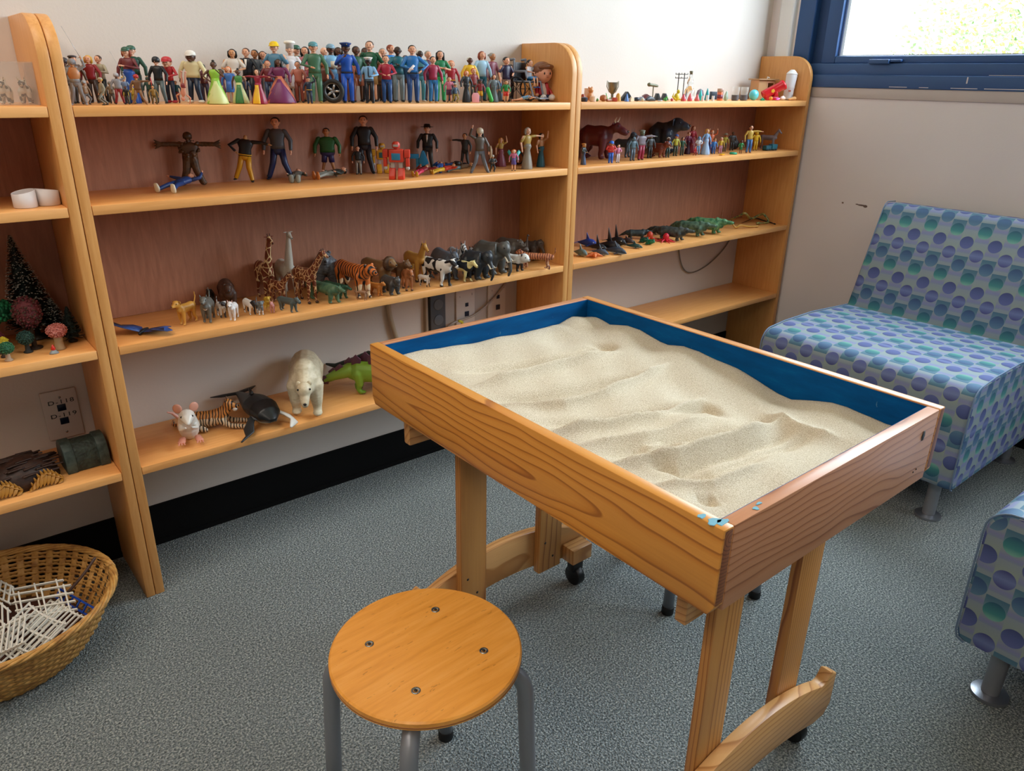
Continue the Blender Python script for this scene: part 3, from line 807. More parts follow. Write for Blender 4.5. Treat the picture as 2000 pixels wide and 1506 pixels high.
        R0 = (.205 if low == 'g' else .12)*wide
        q.lathe([(R0*.98, 0.0), (R0, .012), (R0*.93, .12), (R0*.72, .30), (R0*.48, .46), (.088, .55), (.070, .62), (.05, .62)], 28, fn=lambda a, z: 1+(.055 if low == 'g' else .03)*math.sin(9*a)*max(0, 1-z/.5))
    q.build(lown, [bmx], r, scale=h)
    if mid:   # contrast panel of a gown
        g_ = MB(); R0 = .21*wide; vs = []; ks = 8
        for (rr, z) in ((R0, 0.003), (R0*1.005, .015), (R0*.94, .12), (R0*.735, .30), (R0*.50, .455), (.092, .55)):
            for j in range(ks+1):
                a = -PI/2+(-.5+j/ks)*(1.1 if mid[0] != 'w' else 2.6)*(1 if mid[0] != 'w' else (1.25-z*1.9))
                ff = 1+.055*math.sin(9*a)*max(0, 1-z/.5)
                vs.append((rr*1.015*ff*math.cos(a), rr*1.015*ff*math.sin(a), z))
        fsx = [(i*(ks+1)+j, i*(ks+1)+j+1, (i+1)*(ks+1)+j+1, (i+1)*(ks+1)+j) for i in range(5) for j in range(ks)]
        g_.add(vs, fsx).build('gown_panel', [P(mid[-6:])], r, scale=h, recalc=False, mods=(('SOLIDIFY', dict(thickness=0.004*h)),))
    # shoes
    if low not in 'gr':
        s_ = MB(); sw = 1.0+0.9*('S' in extra)
        for s, L in zip((-1, 1), legs):
            a = Vector(L[3]); a.z = max(a.z-.022, .013)
            if pose != 'sit' : a.z = .016*sw if pose != 'kneel' else a.z
            s_.tube([a+Vector((0, .022, .004)), a+Vector((0, -.02, .004)), a+Vector((s*.006, -.062*sw**.5, -.002))], [(.024*sw, .018*sw), (.026*sw, .019*sw), (.021*sw, .012*sw)], 8, ref=(1, 0, 0))
        s_.build('shoes', [P(shoe)], r, scale=h)
    # hair
    if pose != 'nohead' and hs != 'n':
        hm = P(HR.get(hair, hair), 0.5); y = MB(); z = hz
        y.ell((0, .010*k, z+.016*k), (.062*k, .066*k, .068*k), 12, 8)
        if hs in 'lbw':                                  # long or bob
            dn = {'l': .17, 'b': .085, 'w': .10}[hs]*k
            y.tube([(0, .030*k, z+.03), (0, .040*k, z-dn*.5), (0, .036*k, z-dn)], [(.063*k, .036*k), (.068*k, .034*k), (.05*k, .022*k)], 10, ref=(1, 0, 0))
            for s in (-1, 1): y.tube([(s*.054*k, -.004, z+.03*k), (s*.062*k, -.004, z-dn*.55), (s*.058*k, .0, z-dn*.9)], [.020*k, .018*k, .012*k], 6)
        if hs == 'u': y.ell((0, .03*k, z+.095*k), (.030*k, .030*k, .030*k), 8, 6)
        if hs == 'i': y.ell((0, .085*k, z+.03*k), (.024*k, .028*k, .026*k), 8, 6)
        y = y.xf(lambda p: Vector((p.x, p.y if p.y > -.035*k or p.z > z+.045*k else -.035*k+(p.y+.035*k)*.1, p.z)))
        y.build('hair', [hm], r, scale=h)
    if hat:
        y = MB(); z = hz; c2 = None
        if hat == 'cap':
            y.lathe([(.066*k, z+.02*k), (.068*k, z+.035*k), (.060*k, z+.07*k), (.035*k, z+.092*k), (.004, z+.098*k)], 14)
            y.tube([(0, -.05*k, z+.028*k), (0, -.115*k, z+.018*k)], [(.045*k, .006*k), (.036*k, .005*k)], 8, ref=(1, 0, 0))
        elif hat == 'hard':
            y.lathe([(.082*k, z+.022*k), (.080*k, z+.030*k), (.068*k, z+.034*k), (.066*k, z+.065*k), (.045*k, z+.098*k), (.004, z+.108*k)], 16)
            y.tube([(0, -.07*k, z+.026*k), (0, -.098*k, z+.020*k)], [(.045*k, .005*k), (.036*k, .004*k)], 8, ref=(1, 0, 0))
        elif hat == 'chef':
            y.lathe([(.062*k, z+.02*k), (.060*k, z+.10*k), (.082*k, z+.112*k), (.088*k, z+.135*k), (.07*k, z+.158*k), (.03, z+.165*k), (.002, z+.165*k)], 16, fn=lambda a, zz: 1+.05*math.sin(8*a)*(zz > z+.1*k))
        elif hat == 'police':
            y.lathe([(.062*k, z+.025*k), (.062*k, z+.05*k), (.088*k, z+.075*k), (.086*k, z+.090*k), (.03*k, z+.100*k), (.002, z+.10*k)], 16)
            y.tube([(0, -.05*k, z+.03*k), (0, -.095*k, z+.018*k)], [(.042*k, .006*k), (.032*k, .005*k)], 8, mi=1, ref=(1, 0, 0))
            y.ell((0, -.078*k, z+.068*k), (.010*k, .006*k, .012*k), 6, 4, 2)
        elif hat == 'beret':
            y.ell((0, .012*k, z+.052*k), (.078*k, .080*k, .034*k), 12, 7)
        elif hat == 'brim':
            y.lathe([(.125*k, z+.045*k), (.128*k, z+.050*k), (.066*k, z+.048*k), (.060*k, z+.10*k), (.045*k, z+.115*k), (.002, z+.108*k)], 18, fn=lambda a, zz: 1+.0*a)
        elif hat == 'helm':
            y.lathe([(.070*k, z-.03*k), (.072*k, z+.03*k), (.060*k, z+.07*k), (.03*k, z+.095*k), (.003, z+.10*k)], 14)
        elif hat == 'veil':
            y.tube([(0, .045, z+.06), (0, .075, z-.10), (0, .10, z-.35), (0, .12, .32)], [(.05, .012), (.075, .014), (.09, .014), (.10, .01)], 10, ref=(1, 0, 0))
        elif hat == 'tiara':
            y.tube([(-.04, -.03, z+.075), (0, -.045, z+.095), (.04, -.03, z+.075)], [.006, .010, .006], 6)
        y.build('veil' if hat == 'veil' else 'hat', [P(hc), P('101418'), P('c8b060')], r, scale=h)
    if 'Q' in extra:   # lumpy growths and big claws
        y = MB(); rn = random.Random(3)
        for _ in range(60):
            an = rn.uniform(0, 2*PI); z = rn.uniform(.46, .86); y.ell((.095*wide*math.cos(an)*(.75+.3*(z > .6)), .075*math.sin(an), z), rn.uniform(.016, .034), 7, 5)
        for s, (S, E_, H_) in zip((-1, 1), hands):
            for t in (.2, .45, .7, .9): y.ell(Vector(S).lerp(Vector(H_), t), (.05, .042, .048), 8, 6)
            for q_ in (-.06, -.02, .02, .06): y.tube([H_, (H_[0]+s*.10, H_[1]-.03, H_[2]+q_*1.4)], [.034, .012], 6)
        for L in legs: y.tube(L, [.075, .062, .055, .06], 8)
        y.build('rocky_hide', [pat('mottle', '33210f', '5f4026')], r, scale=h, mods=(('REMESH', dict(mode='VOXEL', voxel_size=.012*h, use_smooth_shade=True)),))
    H2 = hands
    if 'A' in extra:   # long white apron
        y = MB().tube([(0, -.03, .30), (0, -.028, .50), (0, -.028, .72)], [(.105, .058), (.09, .052), (.07, .050)], 12, ref=(1, 0, 0)); y.build('apron', [P('e4e4ea')], r, scale=h)
    if 'B' in extra:
        y = MB().tube([(0, .002, .515), (0, .002, .535)], [(.091*wide, .067)]*2, 12, cap=False, ref=(1, 0, 0)); y.build('belt', [P('d2a52a' if 'Y' in extra else '14161c')], r, scale=h)
    if 'T' in extra:   # open collar or shirt front
        y = MB().add([(-.020, -.060, .80), (.020, -.060, .80), (.012, -.071, .70), (0, -.074, .62), (-.012, -.071, .70)], [(0, 1, 2, 3, 4)]); y.build('shirt_front', [P('ece8e0')], r, scale=h, recalc=False, mods=(('SOLIDIFY', dict(thickness=0.006*h, offset=0)),))
    if 'K' in extra:   # tie
        y = MB().obox((0, -.066, .80), (0, -.074, .60), .020, .006); y.build('tie', [P('12182c')], r, scale=h)
    if 'X' in extra:   # paper in the hand
        c_ = Vector(H2[0][2]); y = MB().tube([c_+Vector((-.03, -.02, -.06)), c_+Vector((.06, -.03, .06))], .020, 8, cap=False); y.build('rolled_paper', [P('e8e0e0')], r, scale=h)
    if 'N' in extra:   # clipboard
        c_ = Vector(H2[0][2]); y = MB().box(-.05, .05, -.14, -.13, .60, .72); y.build('clipboard', [P('d8cdb8')], r, scale=h)
    if 'W' in extra:   # raised sword
        c_ = Vector(H2[1][2]); d = Vector((-.28, .03, .85)).normalized()
        y = MB().obox(c_-d*.08, c_+d*.72, .020, .008, 0).obox(c_+d*.03+Vector((-.05, 0, -.015)), c_+d*.03+Vector((.05, 0, .015)), .012, .012, 0); y.build('sword', [mat('toy_steel', 'b4b4b8', 0.3, 0.8)], r, scale=h)
    if 'D' in extra:   # shield
        c_ = Vector(H2[1][2]); y = MB().lathe([(.11, 0), (.115, .006), (.07, .022), (.002, .03)], 18).xf(lambda p: Vector((c_.x+.03+p.z, c_.y+p.x*.7, c_.z+p.y*1.3)))
        y.build('shield', [P(hc)], r, scale=h)
    if 'V' in extra:   # vest / plate over the chest
        y = MB().tube([(0, .0, .60), (0, .0, .70), (0, .002, .79)], [(.092*wide, .066), (.113*wide, .072), (.085*wide, .06)], 12, ref=(1, 0, 0)); y.build('vest', [P(extra[-6:])], r, scale=h)
    if 'F' in extra:   # fairy wings
        for s in (-1, 1):
            y = MB().add([(s*.02, .05, .72), (s*.20, .10, .98), (s*.26, .11, .86), (s*.16, .10, .66), (s*.22, .10, .52), (s*.10, .08, .50)], [(0, 1, 2, 3, 4, 5)])
            y.build('wing', [P('3ba6a0')], r, scale=h, recalc=False, mods=(('SOLIDIFY', dict(thickness=0.008*h)),))
    return r

def bodyset(rows, shelf_z, defy, grp):
    for row in rows:
        u, vt, y = row[0], row[1], row[2]; kw = dict(row[3]) if isinstance(row[3], dict) else {}
        x = place_x(u, y, shelf_z); h = hgt(vt, x, y, shelf_z)
        top = 1.0
        ht = kw.get('hat'); c_ = kw.get('child', 0); k = 1+.45*c_
        top = (0.925-.03*c_) + .084*k + {'chef': .085*k, 'hard': .03*k, 'police': .022*k, 'cap': .018*k, 'brim': .035*k, 'helm': .02*k}.get(ht, 0) + (.035 if kw.get('hs') == 'u' else 0)
        if kw.get('arms', 'dd')[-1] == 'u' and not kw.get('extra', '').startswith('W'): top = max(top, 1.08)
        if kw.get('pose') == 'nohead': top = .85
        hh = h/top
        z0 = shelf_z+0.0003
        if kw.get('pose') == 'sit': hh = h/(top-.245); z0 -= .245*hh
        if kw.get('pose') == 'kneel': hh = h/(top-.10); z0 -= .10*hh
        person((x, y, z0), hh, grp=grp, **kw)
def d_(phi, skin, hair, hs, top, bot, label, **k):
    k.update(phi=phi, skin=skin, hair=hair, hs=hs, top=top, bot=bot, label=label); return k
G1 = 'toy people on the top shelf'
R1 = [
 (157, 108, -.095, d_(60, 'l', 'k', 's', '5a4030', '3a3028', 'toy man in profile with dark beret and brown coat, behind the sword-raising knight', hat='beret', hc='2a2028')),
 (186, 108, -.085, d_(10, 'l', 'y', 'b', '8e2028', '3a2a28', 'toy woman with yellow hair and dark red top', sl='l')),
 (206, 108, -.065, d_(-10, 'l', 'b', 's', 'a8a088', '17171a', 'toy man in khaki shirt and black trousers with folded arms', arms='cc')),
 (153, 114, -.180, d_(30, 't', 'k', 's', '8d8c8e', '7a7270', 'toy knight in silver and copper armour raising a thin sword', arms='du', extra='WVb87848', hat='helm', hc='8a8a90', shoe='9a9aa0', stance=1.6)),
 (171, 158, -.150, d_(60, 't', 'b', 's', '8c6a4a', '6d6a6a', 'small brown and grey toy warrior crouching beside the knight', pose='kneel', hat='helm', hc='9a9a9c')),
 (204, 152, -.188, d_(-40, 't', 'y', 's', '8b8470', '6a6455', 'kneeling toy soldier in khaki grey at the front of the shelf', pose='kneel', hat='cap', hc='a89c80')),
 (236, 142, -.150, d_(30, 'd', 'k', 's', '8a8a90', '8a1e24', 'toy knight in grey mail and red cloth holding a sword up', arms='du', extra='W', hat='helm', hc='a8a8ae', stance=1.5)),
 (262, 91, -.100, d_(0, 'p', 'r', 'b', '6a2a30', '2050a8', 'toy man with brown hair and green cap in a long blue mantle', hat='cap', hc='2f5a48', low='r', arms='dc')),
 (272, 88, -.060, d_(20, 'p', 'r', 's', '1f4a3c', '2a3a34', 'toy man in dark green jacket standing behind the blue-mantled one', hat='cap', hc='2f5a48')),
 (250, 150, -.130, d_(10, 't', 'y', 's', '6a7fa0', 'b89a30', 'small toy figure with yellow crest between the two knights', hat='beret', hc='c8a83a')),
 (274, 145, -.185, d_(20, 't', 'b', 'n', '6e4a2c', '7a5232', 'golden brown toy warrior striding with a red oval shield', arms='do', extra='D', hat='helm', hc='b0282a', shoe='a07848', stance=2.2, wide=1.15)),
 (250, 168, -.165, d_(0, 'd', 'k', 's', '14181c', '1c2024', 'tiny black toy figure beside the golden brown warrior', stance=1.3)),
 (315, 110, -.115, d_(0, 'p', 'k', 's', '10141a', '4a5a5e', 'toy officer in black with a black helmet', hat='helm', hc='1a1e24', stance=1.3)),
 (337, 110, -.105, d_(0, 'p', 'r', 's', 'b02028', '1f2c44', 'big-headed toy figure in red shirt and red cap', child=1.0, hat='cap', hc='c03038', shoe='b02430', extra='S', arms='mf')),
 (384, 98, -.120, d_(0, 'd', 'k', 's', 'd6cca0', '10223a', 'large-headed toy figure in cream jersey with white cap and big shoes', child=.75, hat='cap', hc='e4e0d8', sl='l', extra='S', shoe='d8d0c0', wide=1.5, stance=1.3, arms='dd')),
 (426, 118, -.175, d_(20, 'd', 'k', 'u', '8fbf3a', '86b838', 'dark-skinned toy lady in a wide lime green gown', low='g', sl='n', mid='wc8d08a', wide=1.05, arms='hm')),
 (453, 130, -.115, d_(10, 'p', 'o', 'b', '3a6ab0', '3a6ab8', 'small orange-haired toy girl in a blue dress', low='k')),
 (466, 96, -.070, d_(10, 't', 'k', 'b', 'd6d0c8', 'd8d4cc', 'dark-haired toy bride in a white strapless gown', low='r', arms='ff', wide=1.1, sl='s')),
 (471, 134, -.150, d_(10, 'd', 'k', 'u', '4a8a48', 'c8cc8c', 'small toy lady in a pale gown with green sides', low='g', sl='n', mid='n3f7f46')),
 (491, 94, -.080, d_(0, 'l', 'b', 's', '141a24', '141a24', 'toy groom in a black tuxedo beside the bride', extra='T', arms='dd')),
 (509, 97, -.070, d_(0, 'm', 'k', 's', '5a6470', '3a424e', 'toy groom in a grey jacket', extra='T', arms='ff')),
 (521, 100, -.050, d_(20, 'l', 'b', 'l', 'dcd8dc', 'dcd8dc', 'toy bride with a long white veil behind the grey groom', low='r', hat='veil', hc='e4e0e6')),
 (508, 136, -.185, d_(-10, 'p', 'b', 'b', '8a1430', '8e1836', 'toy lady in a crimson gown with a yellow front panel', low='g', sl='l', mid='ne0b01e', wide=.95, arms='oo')),
 (549, 116, -.140, d_(10, 'd', 'k', 'l', '6a2450', 'c06a4e', 'toy lady in a purple and coral ruffled gown', low='g', mid='w6e2a5c', wide=1.35, arms='fd')),
 (545, 80, -.080, d_(0, 'p', 'b', 's', '4f84a4', '3a6484', 'toy builder in a yellow hard hat and blue shirt', hat='hard', hc='e8c20c', sl='s', wide=1.1)),
 (575, 79, -.085, d_(10, 'p', 'y', 's', 'e2e2e8', '2a2a34', 'toy chef in a white apron with a tall white hat', hat='chef', hc='eeeae2', extra='A', arms='fd')),
 (588, 87, -.045, d_(50, 'l', 'k', 's', '4a6a58', '3a3a3a', 'toy man in a dark green cap behind the chef', hat='cap', hc='2c5a4a')),
 (601, 91, -.070, d_(0, 'l', 'k', 'w', 'c47a84', 'a84a58', 'toy woman with black bob and pink jacket', low='k', arms='hf')),
 (606, 147, -.190, d_(10, 'l', 'k', 's', '14243a', '16243c', 'tiny toy soldier with yellow sash', extra='BY', hat='beret', hc='14182a', arms='du')),
 (621, 81, -.150, d_(20, 'l', 'b', 's', '3f6a4e', '3f6a4e', 'toy mechanic in green overalls and blue-green cap', hat='cap', hc='4f8a94', shoe='8a7a3a', arms='fd', wide=1.05)),
 (640, 92, -.045, d_(50, 'p', 'y', 'n', '8a4a3a', '3a3a3a', 'bald toy man behind the green mechanic')),
 (652, 85, -.095, d_(30, 'd', 'k', 's', '7ab0d4', '4a7cac', 'toy man in light blue cap, shirt and jeans holding a clipboard', hat='cap', hc='7a9cb0', sl='s', arms='ff', extra='N')),
 (666, 92, -.045, d_(20, 'd', 'k', 'b', '5a2a3a', '4a2a3a', 'dark-haired toy woman behind the policeman', low='k')),
 (681, 82, -.165, d_(25, 'd', 'k', 's', '0f4aa8', '0f4cb0', 'toy policeman in bright blue uniform and peaked cap', hat='police', hc='1a3a78', extra='B', arms='md')),
 (700, 90, -.090, d_(30, 'd', 'k', 's', '2a5a44', '9a5a44', 'toy man in dark green jacket and tan shorts', low='s', arms='ff')),
 (718, 93, -.045, d_(10, 'd', 'k', 's', '2a4a3a', '2a2a2a', 'black-haired toy figure behind the green polo shirt')),
 (728, 80, -.085, d_(0, 'p', 'b', 's', '14563a', 'a88a5a', 'tall toy man in a green polo shirt and khaki shorts', sl='s', low='s', wide=1.15, arms='dd')),
 (723, 111, -.185, d_(0, 'k', 'k', 's', '7cacd4', '10141e', 'small toy guard in light blue shirt, black tie and white cap', hat='police', hc='e8e4e0', extra='KB', arms='df')),
 (757, 108, -.175, d_(10, 'l', 'b', 's', 'a01c34', '1a4680', 'toy youth in a crimson jumper and jeans', arms='ff', extra='')),
 (765, 87, -.075, d_(60, 'l', 'r', 's', '1f7cc8', '2a2a34', 'auburn-haired toy man in bright blue shirt, in profile')),
 (752, 94, -.045, d_(10, 'l', 'g', 's', '8a8a80', '3a3a3a', 'grey-haired toy figure behind the auburn-haired man')),
 (780, 90, -.120, d_(20, 'k', 'g', 'n', '17606e', '6a7a80', 'bald toy man in teal jacket and grey trousers', arms='cc')),
 (808, 88, -.180, d_(15, 'l', 'k', 's', '1f6cb0', '143c74', 'toy man with a moustache, blue shirt and jeans holding rolled paper', arms='fh', extra='XB')),
 (822, 97, -.090, d_(30, 'k', 'w', 's', '4a8c9c', '4a94a8', 'white-haired toy nurse in teal scrubs', sl='s', arms='cf', shoe='e0dcd8')),
 (838, 99, -.060, d_(30, 'l', 'g', 'i', '5a3a54', '3a2438', 'grey-haired toy woman in a plum jacket', arms='dd')),
 (847, 110, -.185, d_(25, 'l', 'k', 's', '9a2444', '1f6498', 'toy boy in a magenta jumper and blue jeans with tan shoes', shoe='b8843a', arms='dd')),
 (861, 99, -.130, d_(15, 'l', 'k', 'l', '1c7a4e', '1f9a58', 'long-haired toy woman all in green with folded hands', arms='cc', sl='s')),
 (882, 118, -.090, d_(15, 'l', 'o', 's', 'a82430', '2a3a50', 'ginger toy child in a red and yellow shirt', child=.5, extra='BY')),
 (878, 150, -.165, d_(10, 'l', 'k', 's', 'd07a94', '5a3460', 'small toy child in pink top', child=.6, low='s')),
 (889, 163, -.175, d_(30, 't', 'g', 's', '3a5068', '8c7a2c', 'small toy figure with a grey hat seated on a yellow mound', pose='kneel', hat='brim', hc='a8a498')),
 (918, 111, -.095, d_(25, 'd', 'w', 's', 'e0b41c', '9a7a2a', 'white-haired toy woman in a yellow jumper', arms='dd')),
 (911, 138, -.165, d_(30, 'l', 'o', 'b', '20242c', '20242a', 'small red-haired toy figure in black robe', low='r')),
 (925, 133, -.120, d_(30, 'l', 'o', 's', '8a3a3a', '3a3a3a', 'small toy child with orange hair and striped coat', child=.4)),
 (941, 100, -.085, d_(30, 'l', 'r', 'b', '9cc4dc', '0f5468', 'tall toy woman in a pale blue jumper and teal trousers')),
 (938, 155, -.185, d_(10, 'd', 'k', 's', '7a2428', 'c8981c', 'small toy footballer in maroon and yellow', child=.6, low='s', hat='beret', hc='1c2a40')),
 (961, 103, -.070, d_(50, 'm', 'g', 'i', '8a4a58', '6a3440', 'toy woman with a grey bun and mauve blouse', arms='dd')),
 (964, 146, -.165, d_(30, 'l', 'b', 'l', '5a6468', '4c5658', 'small grey-robed toy figure beside the mauve woman', low='r', wide=1.3)),
 (977, 150, -.110, d_(40, 'l', 'b', 's', '1f6a98', '3a4a54', 'small toy figure in a blue cloak', low='r', wide=1.2)),
 (988, 111, -.135, d_(40, 'l', 'k', 's', '241c3c', '7a5a4a', 'toy boy in a navy polo shirt and shorts', sl='s', low='s', child=.25, arms='df')),
 (988, 157, -.185, d_(10, 't', 'k', 's', '1f7a3a', 'c42c28', 'small toy child in green shirt and red shorts', child=.6, low='s')),
 (997, 126, -.060, d_(40, 'd', 'k', 'b', '2a1c24', '241a24', 'dark-haired toy child behind the boy in navy', child=.8)),
 (143, 112, -.100, d_(30, 'd', 'k', 's', '6e6a66', '5a5654', 'dark-haired toy knight pressed against the left panel, half hidden', hat='helm', hc='3a3438')),
 (221, 160, -.120, d_(20, 't', 'k', 's', '7a6a54', '4a4640', 'small brown toy soldier left of the grey mail knight', pose='kneel', hat='helm', hc='77756e')),
 (262, 165, -.140, d_(-20, 't', 'y', 's', 'b8a040', '8a7a2c', 'tiny yellow-brown toy figure in front of the blue mantle', pose='kneel')),
 (297, 150, -.110, d_(10, 'l', 'b', 's', '2f4a3c', '3a3a30', 'small dark green toy soldier left of the black officer', hat='helm', hc='3a4a3a')),
 (303, 168, -.165, d_(30, 't', 'k', 's', '8a6a2c', '6a5224', 'tiny crouching toy figure in ochre behind the red shield', pose='kneel')),
 (348, 158, -.100, d_(10, 'm', 'k', 's', '1f4a54', '6a2a30', 'small toy figure in teal behind the handstand acrobat')),
 (404, 125, -.100, d_(10, 'd', 'k', 's', '5a2430', '3a2a44', 'small toy figure in dark red behind the lime green gown')),
 (437, 135, -.080, d_(10, 'd', 'k', 'b', '7a3a4a', '5a2a3a', 'small toy child in rose behind the lime green gown', child=.4, low='k')),
 (482, 150, -.100, d_(10, 'l', 'b', 's', '2a3a5a', '1f2a40', 'small toy figure in navy between the two gowned ladies', child=.3)),
 (530, 118, -.110, d_(10, 'l', 'r', 's', '6a2028', '2a3a5a', 'toy figure in maroon half hidden behind the purple lady')),
 (585, 120, -.120, d_(10, 'l', 'k', 's', 'b06a5a', '7a3a2c', 'toy figure in salmon between chef and soldier')),
 (640, 118, -.100, d_(10, 'm', 'k', 's', '6a3a2c', '2a2a34', 'toy figure in rust brown behind the toy tyre')),
 (690, 112, -.100, d_(10, 'm', 'b', 's', 'a05a3c', '7a4a30', 'toy figure in terracotta behind the blue policeman')),
 (742, 120, -.090, d_(10, 'm', 'b', 's', '6a4a2c', '4a3424', 'toy figure in brown left of the crimson jumper')),
 (795, 108, -.100, d_(10, 'l', 'b', 's', '2a4a6a', '5a3a2c', 'toy figure in slate blue behind the moustached man', child=.2)),
]
bodyset(R1, Z1, 0, G1)
def shelf_obj(u, y, z): return Vector((place_x(u, y, z), y, z+0.0003))
# handstand acrobat
p_ = shelf_obj(367, -.185, Z1)
person((p_.x, p_.y, p_.z+0.0605), 0.055, label='bare pink toy acrobat doing a handstand', skin='c98a72', hs='n', hair='b', pose='bare', low='n', top='c98a72', bot='7a2a30', shoe='c98a72', arms='uu', sl='s', grp=G1, rot=(PI, 0.15, math.radians(-40)))
# crawling baby
p_ = shelf_obj(1022, -.185, Z1)
person((p_.x-0.03, p_.y+0.012, p_.z+0.013), 0.058, label='crawling toy baby in pale blue at the front edge', skin='l', hair='b', hs='s', top='6a9ac0', bot='7aa6c8', child=.9, arms='uu', sl='s', low='n', shoe='dba080', grp=G1, rot=(math.radians(78), 0, math.radians(58)))
# tyre
q = shelf_obj(652, -.165, Z1)
r = empty('tyre_toy', (q.x, q.y, q.z+0.0253), math.radians(-35), 'black toy tyre with a silver five-spoke rim', 'toy wheel', G1)
r.scale = (.815, .815, .815)
t_ = MB().lathe([(.020, -.010), (.026, -.012), (.030, -.009), (.031, 0), (.030, .009), (.026, .012), (.020, .010)], 36, close=True).xf(lambda p: Vector((p.x, p.z, p.y)))
t_.build('tyre', [mat('rubber_tyre', '121314', 0.6)], r)
t_ = MB().lathe([(.0195, -.009), (.0205, -.0095), (.0205, .009), (.0185, .009), (.0185, -.007)], 30, close=True)
t_.lathe([(.005, -.0085), (.004, -.0095), (.004, .0)], 12)
for k in range(5):
    a = 2*PI*k/5; t_.obox((.004*math.cos(a), .004*math.sin(a), -.007), (.019*math.cos(a), .019*math.sin(a), -.007), .0055, .003)
t_.xf(lambda p: Vector((p.x, p.z, p.y))).build('rim', [mat('rim_silver', 'a8abb0', 0.3, 0.8)], r)
MB().lathe([(.0185, 0), (.0185, .001)], 24).xf(lambda p: Vector((p.x, p.z, p.y))).build('hub_plate', [mat('rubber_tyre', '121314', 0.6)], r)
# wheelchair with child, and second child
q = shelf_obj(1030, -.115, Z1); r = empty('toy_wheelchair', q, math.radians(15), 'black and grey toy wheelchair', 'toy wheelchair', G1)
bk_ = P('15181f'); gy_ = P('6e7480')
MB().box(-.026, .026, -.022, .022, .046, .052).build('seat', [bk_], r, bevel=.002)
MB().box(-.026, .026, .020, .026, .050, .098).build('backrest', [bk_], r, bevel=.002)
for s in (-1, 1):
    w_ = MB().tube([(s*.031, .012+.030*math.cos(a), .031+.030*math.sin(a)) for a in [2*PI*k/24 for k in range(25)]], .0022, 6, cap=False)
    for k in range(8):
        a = 2*PI*k/8; w_.obox((s*.031, .012, .031), (s*.031, .012+.029*math.cos(a), .031+.029*math.sin(a)), .0012, .0012)
    w_.build('wheel', [bk_], r)
    MB().tube([(s*.027, .024, .105), (s*.027, .024, .050), (s*.027, -.028, .050), (s*.024, -.040, .012), (s*.020, -.050, .010)], .0028, 8).tube([(s*.027, .022, .075), (s*.028, -.015, .075), (s*.028, -.02, .06)], .0032, 8).tube([(s*.027, .036, .104), (s*.027, .024, .105)], .0035, 8).build('frame', [gy_], r)
    MB().lathe([(.0085, -.002), (.0085, .002)], 14).xf(lambda p, s=s: Vector((s*.024+p.z, -.030+p.x, .0086+p.y))).build('front_wheel', [bk_], r)
MB().box(-.022, .022, -.060, -.042, .006, .010).build('footrest', [gy_], r, bevel=.001)
x0 = q
hh = 0.092
person((q.x+.002, q.y-.004, q.z+.054-.44*hh), hh, phi=50, label='toy child in pale blue dungarees sitting in the wheelchair', skin='l', hair='k', hs='s', top='dcdce4', bot='4a90cc', child=.5, sl='s', low='s', pose='sit', shoe='2a5aa8', grp=G1, cat='toy figure', extra='', arms='ss')
q = shelf_obj(1046, -.050, Z1)
person(q, .085, phi=40, label='black-haired toy child standing behind the wheelchair', skin='m', hair='k', hs='s', top='3a2a30', bot='2a3a5a', child=.8, grp=G1)
# seated big-head doll
q = shelf_obj(1066, -.140, Z1); hh = hgt(121, q.x, q.y, Z1)
r = empty('sitting_doll', q, math.radians(-8), 'brown-haired doll with a big round head and red jacket', 'doll', G1)
S_ = hh
b = MB(); b.ell((0, 0, .70), (.26, .25, .25), 20, 14).ell((0, -.24, .66), (.03, .03, .025), 8, 6).tube([(0, 0, .40), (0, 0, .52)], .07, 10)
for s in (-1, 1):
    b.ell((s*.25, .0, .67), (.035, .03, .05), 8, 6).ell((s*.09, -.235, .70), (.022, .012, .034), 8, 6, 1)
    b.ell((s*.24, -.13, .16), (.05, .05, .05), 8, 6)
b.tube([(-.03, -.246, .60), (0, -.25, .594), (.03, -.246, .60)], .006, 5, 2)
b.build('body', [P('d9987a'), P('201410'), P('9a4a3c')], r, scale=S_)
b = MB().ell((0, .03, .76), (.28, .27, .24), 20, 12).tube([(-.2, -.17, .86), (0, -.23, .88), (.2, -.15, .87)], [.05, .07, .05], 8)
b.xf(lambda p: Vector((p.x, max(p.y, -.19) if p.z < .82 else p.y, max(p.z, .62)))).build('hair', [P('7a4a2c')], r, scale=S_)
b = MB().tube([(0, 0, .12), (0, 0, .30), (0, 0, .44)], [(.19, .14), (.16, .12), (.08, .07)], 14, ref=(1, 0, 0))
b.build('shirt', [P('d8c8c0')], r, scale=S_)
for s in (-1, 1):
    MB().tube([(s*.11, 0, .38), (s*.22, -.04, .27), (s*.24, -.12, .18)], [.055, .05, .045], 8).tube([(s*.10, -.02, .42), (s*.13, -.02, .14)], [(.06, .11), (.07, .13)], 10, ref=(1, 0, 0)).build('jacket_side', [P('b0242c')], r, scale=S_)
    MB().tube([(s*.08, .0, .10), (s*.13, -.22, .09)], [.09, .075], 10).build('trouser_leg', [P('1a2c50')], r, scale=S_)
    MB().tube([(s*.13, -.24, .09), (s*.14, -.30, .10)], [.075, .08], 10).build('shoe', [P('d8d0cc')], r, scale=S_)
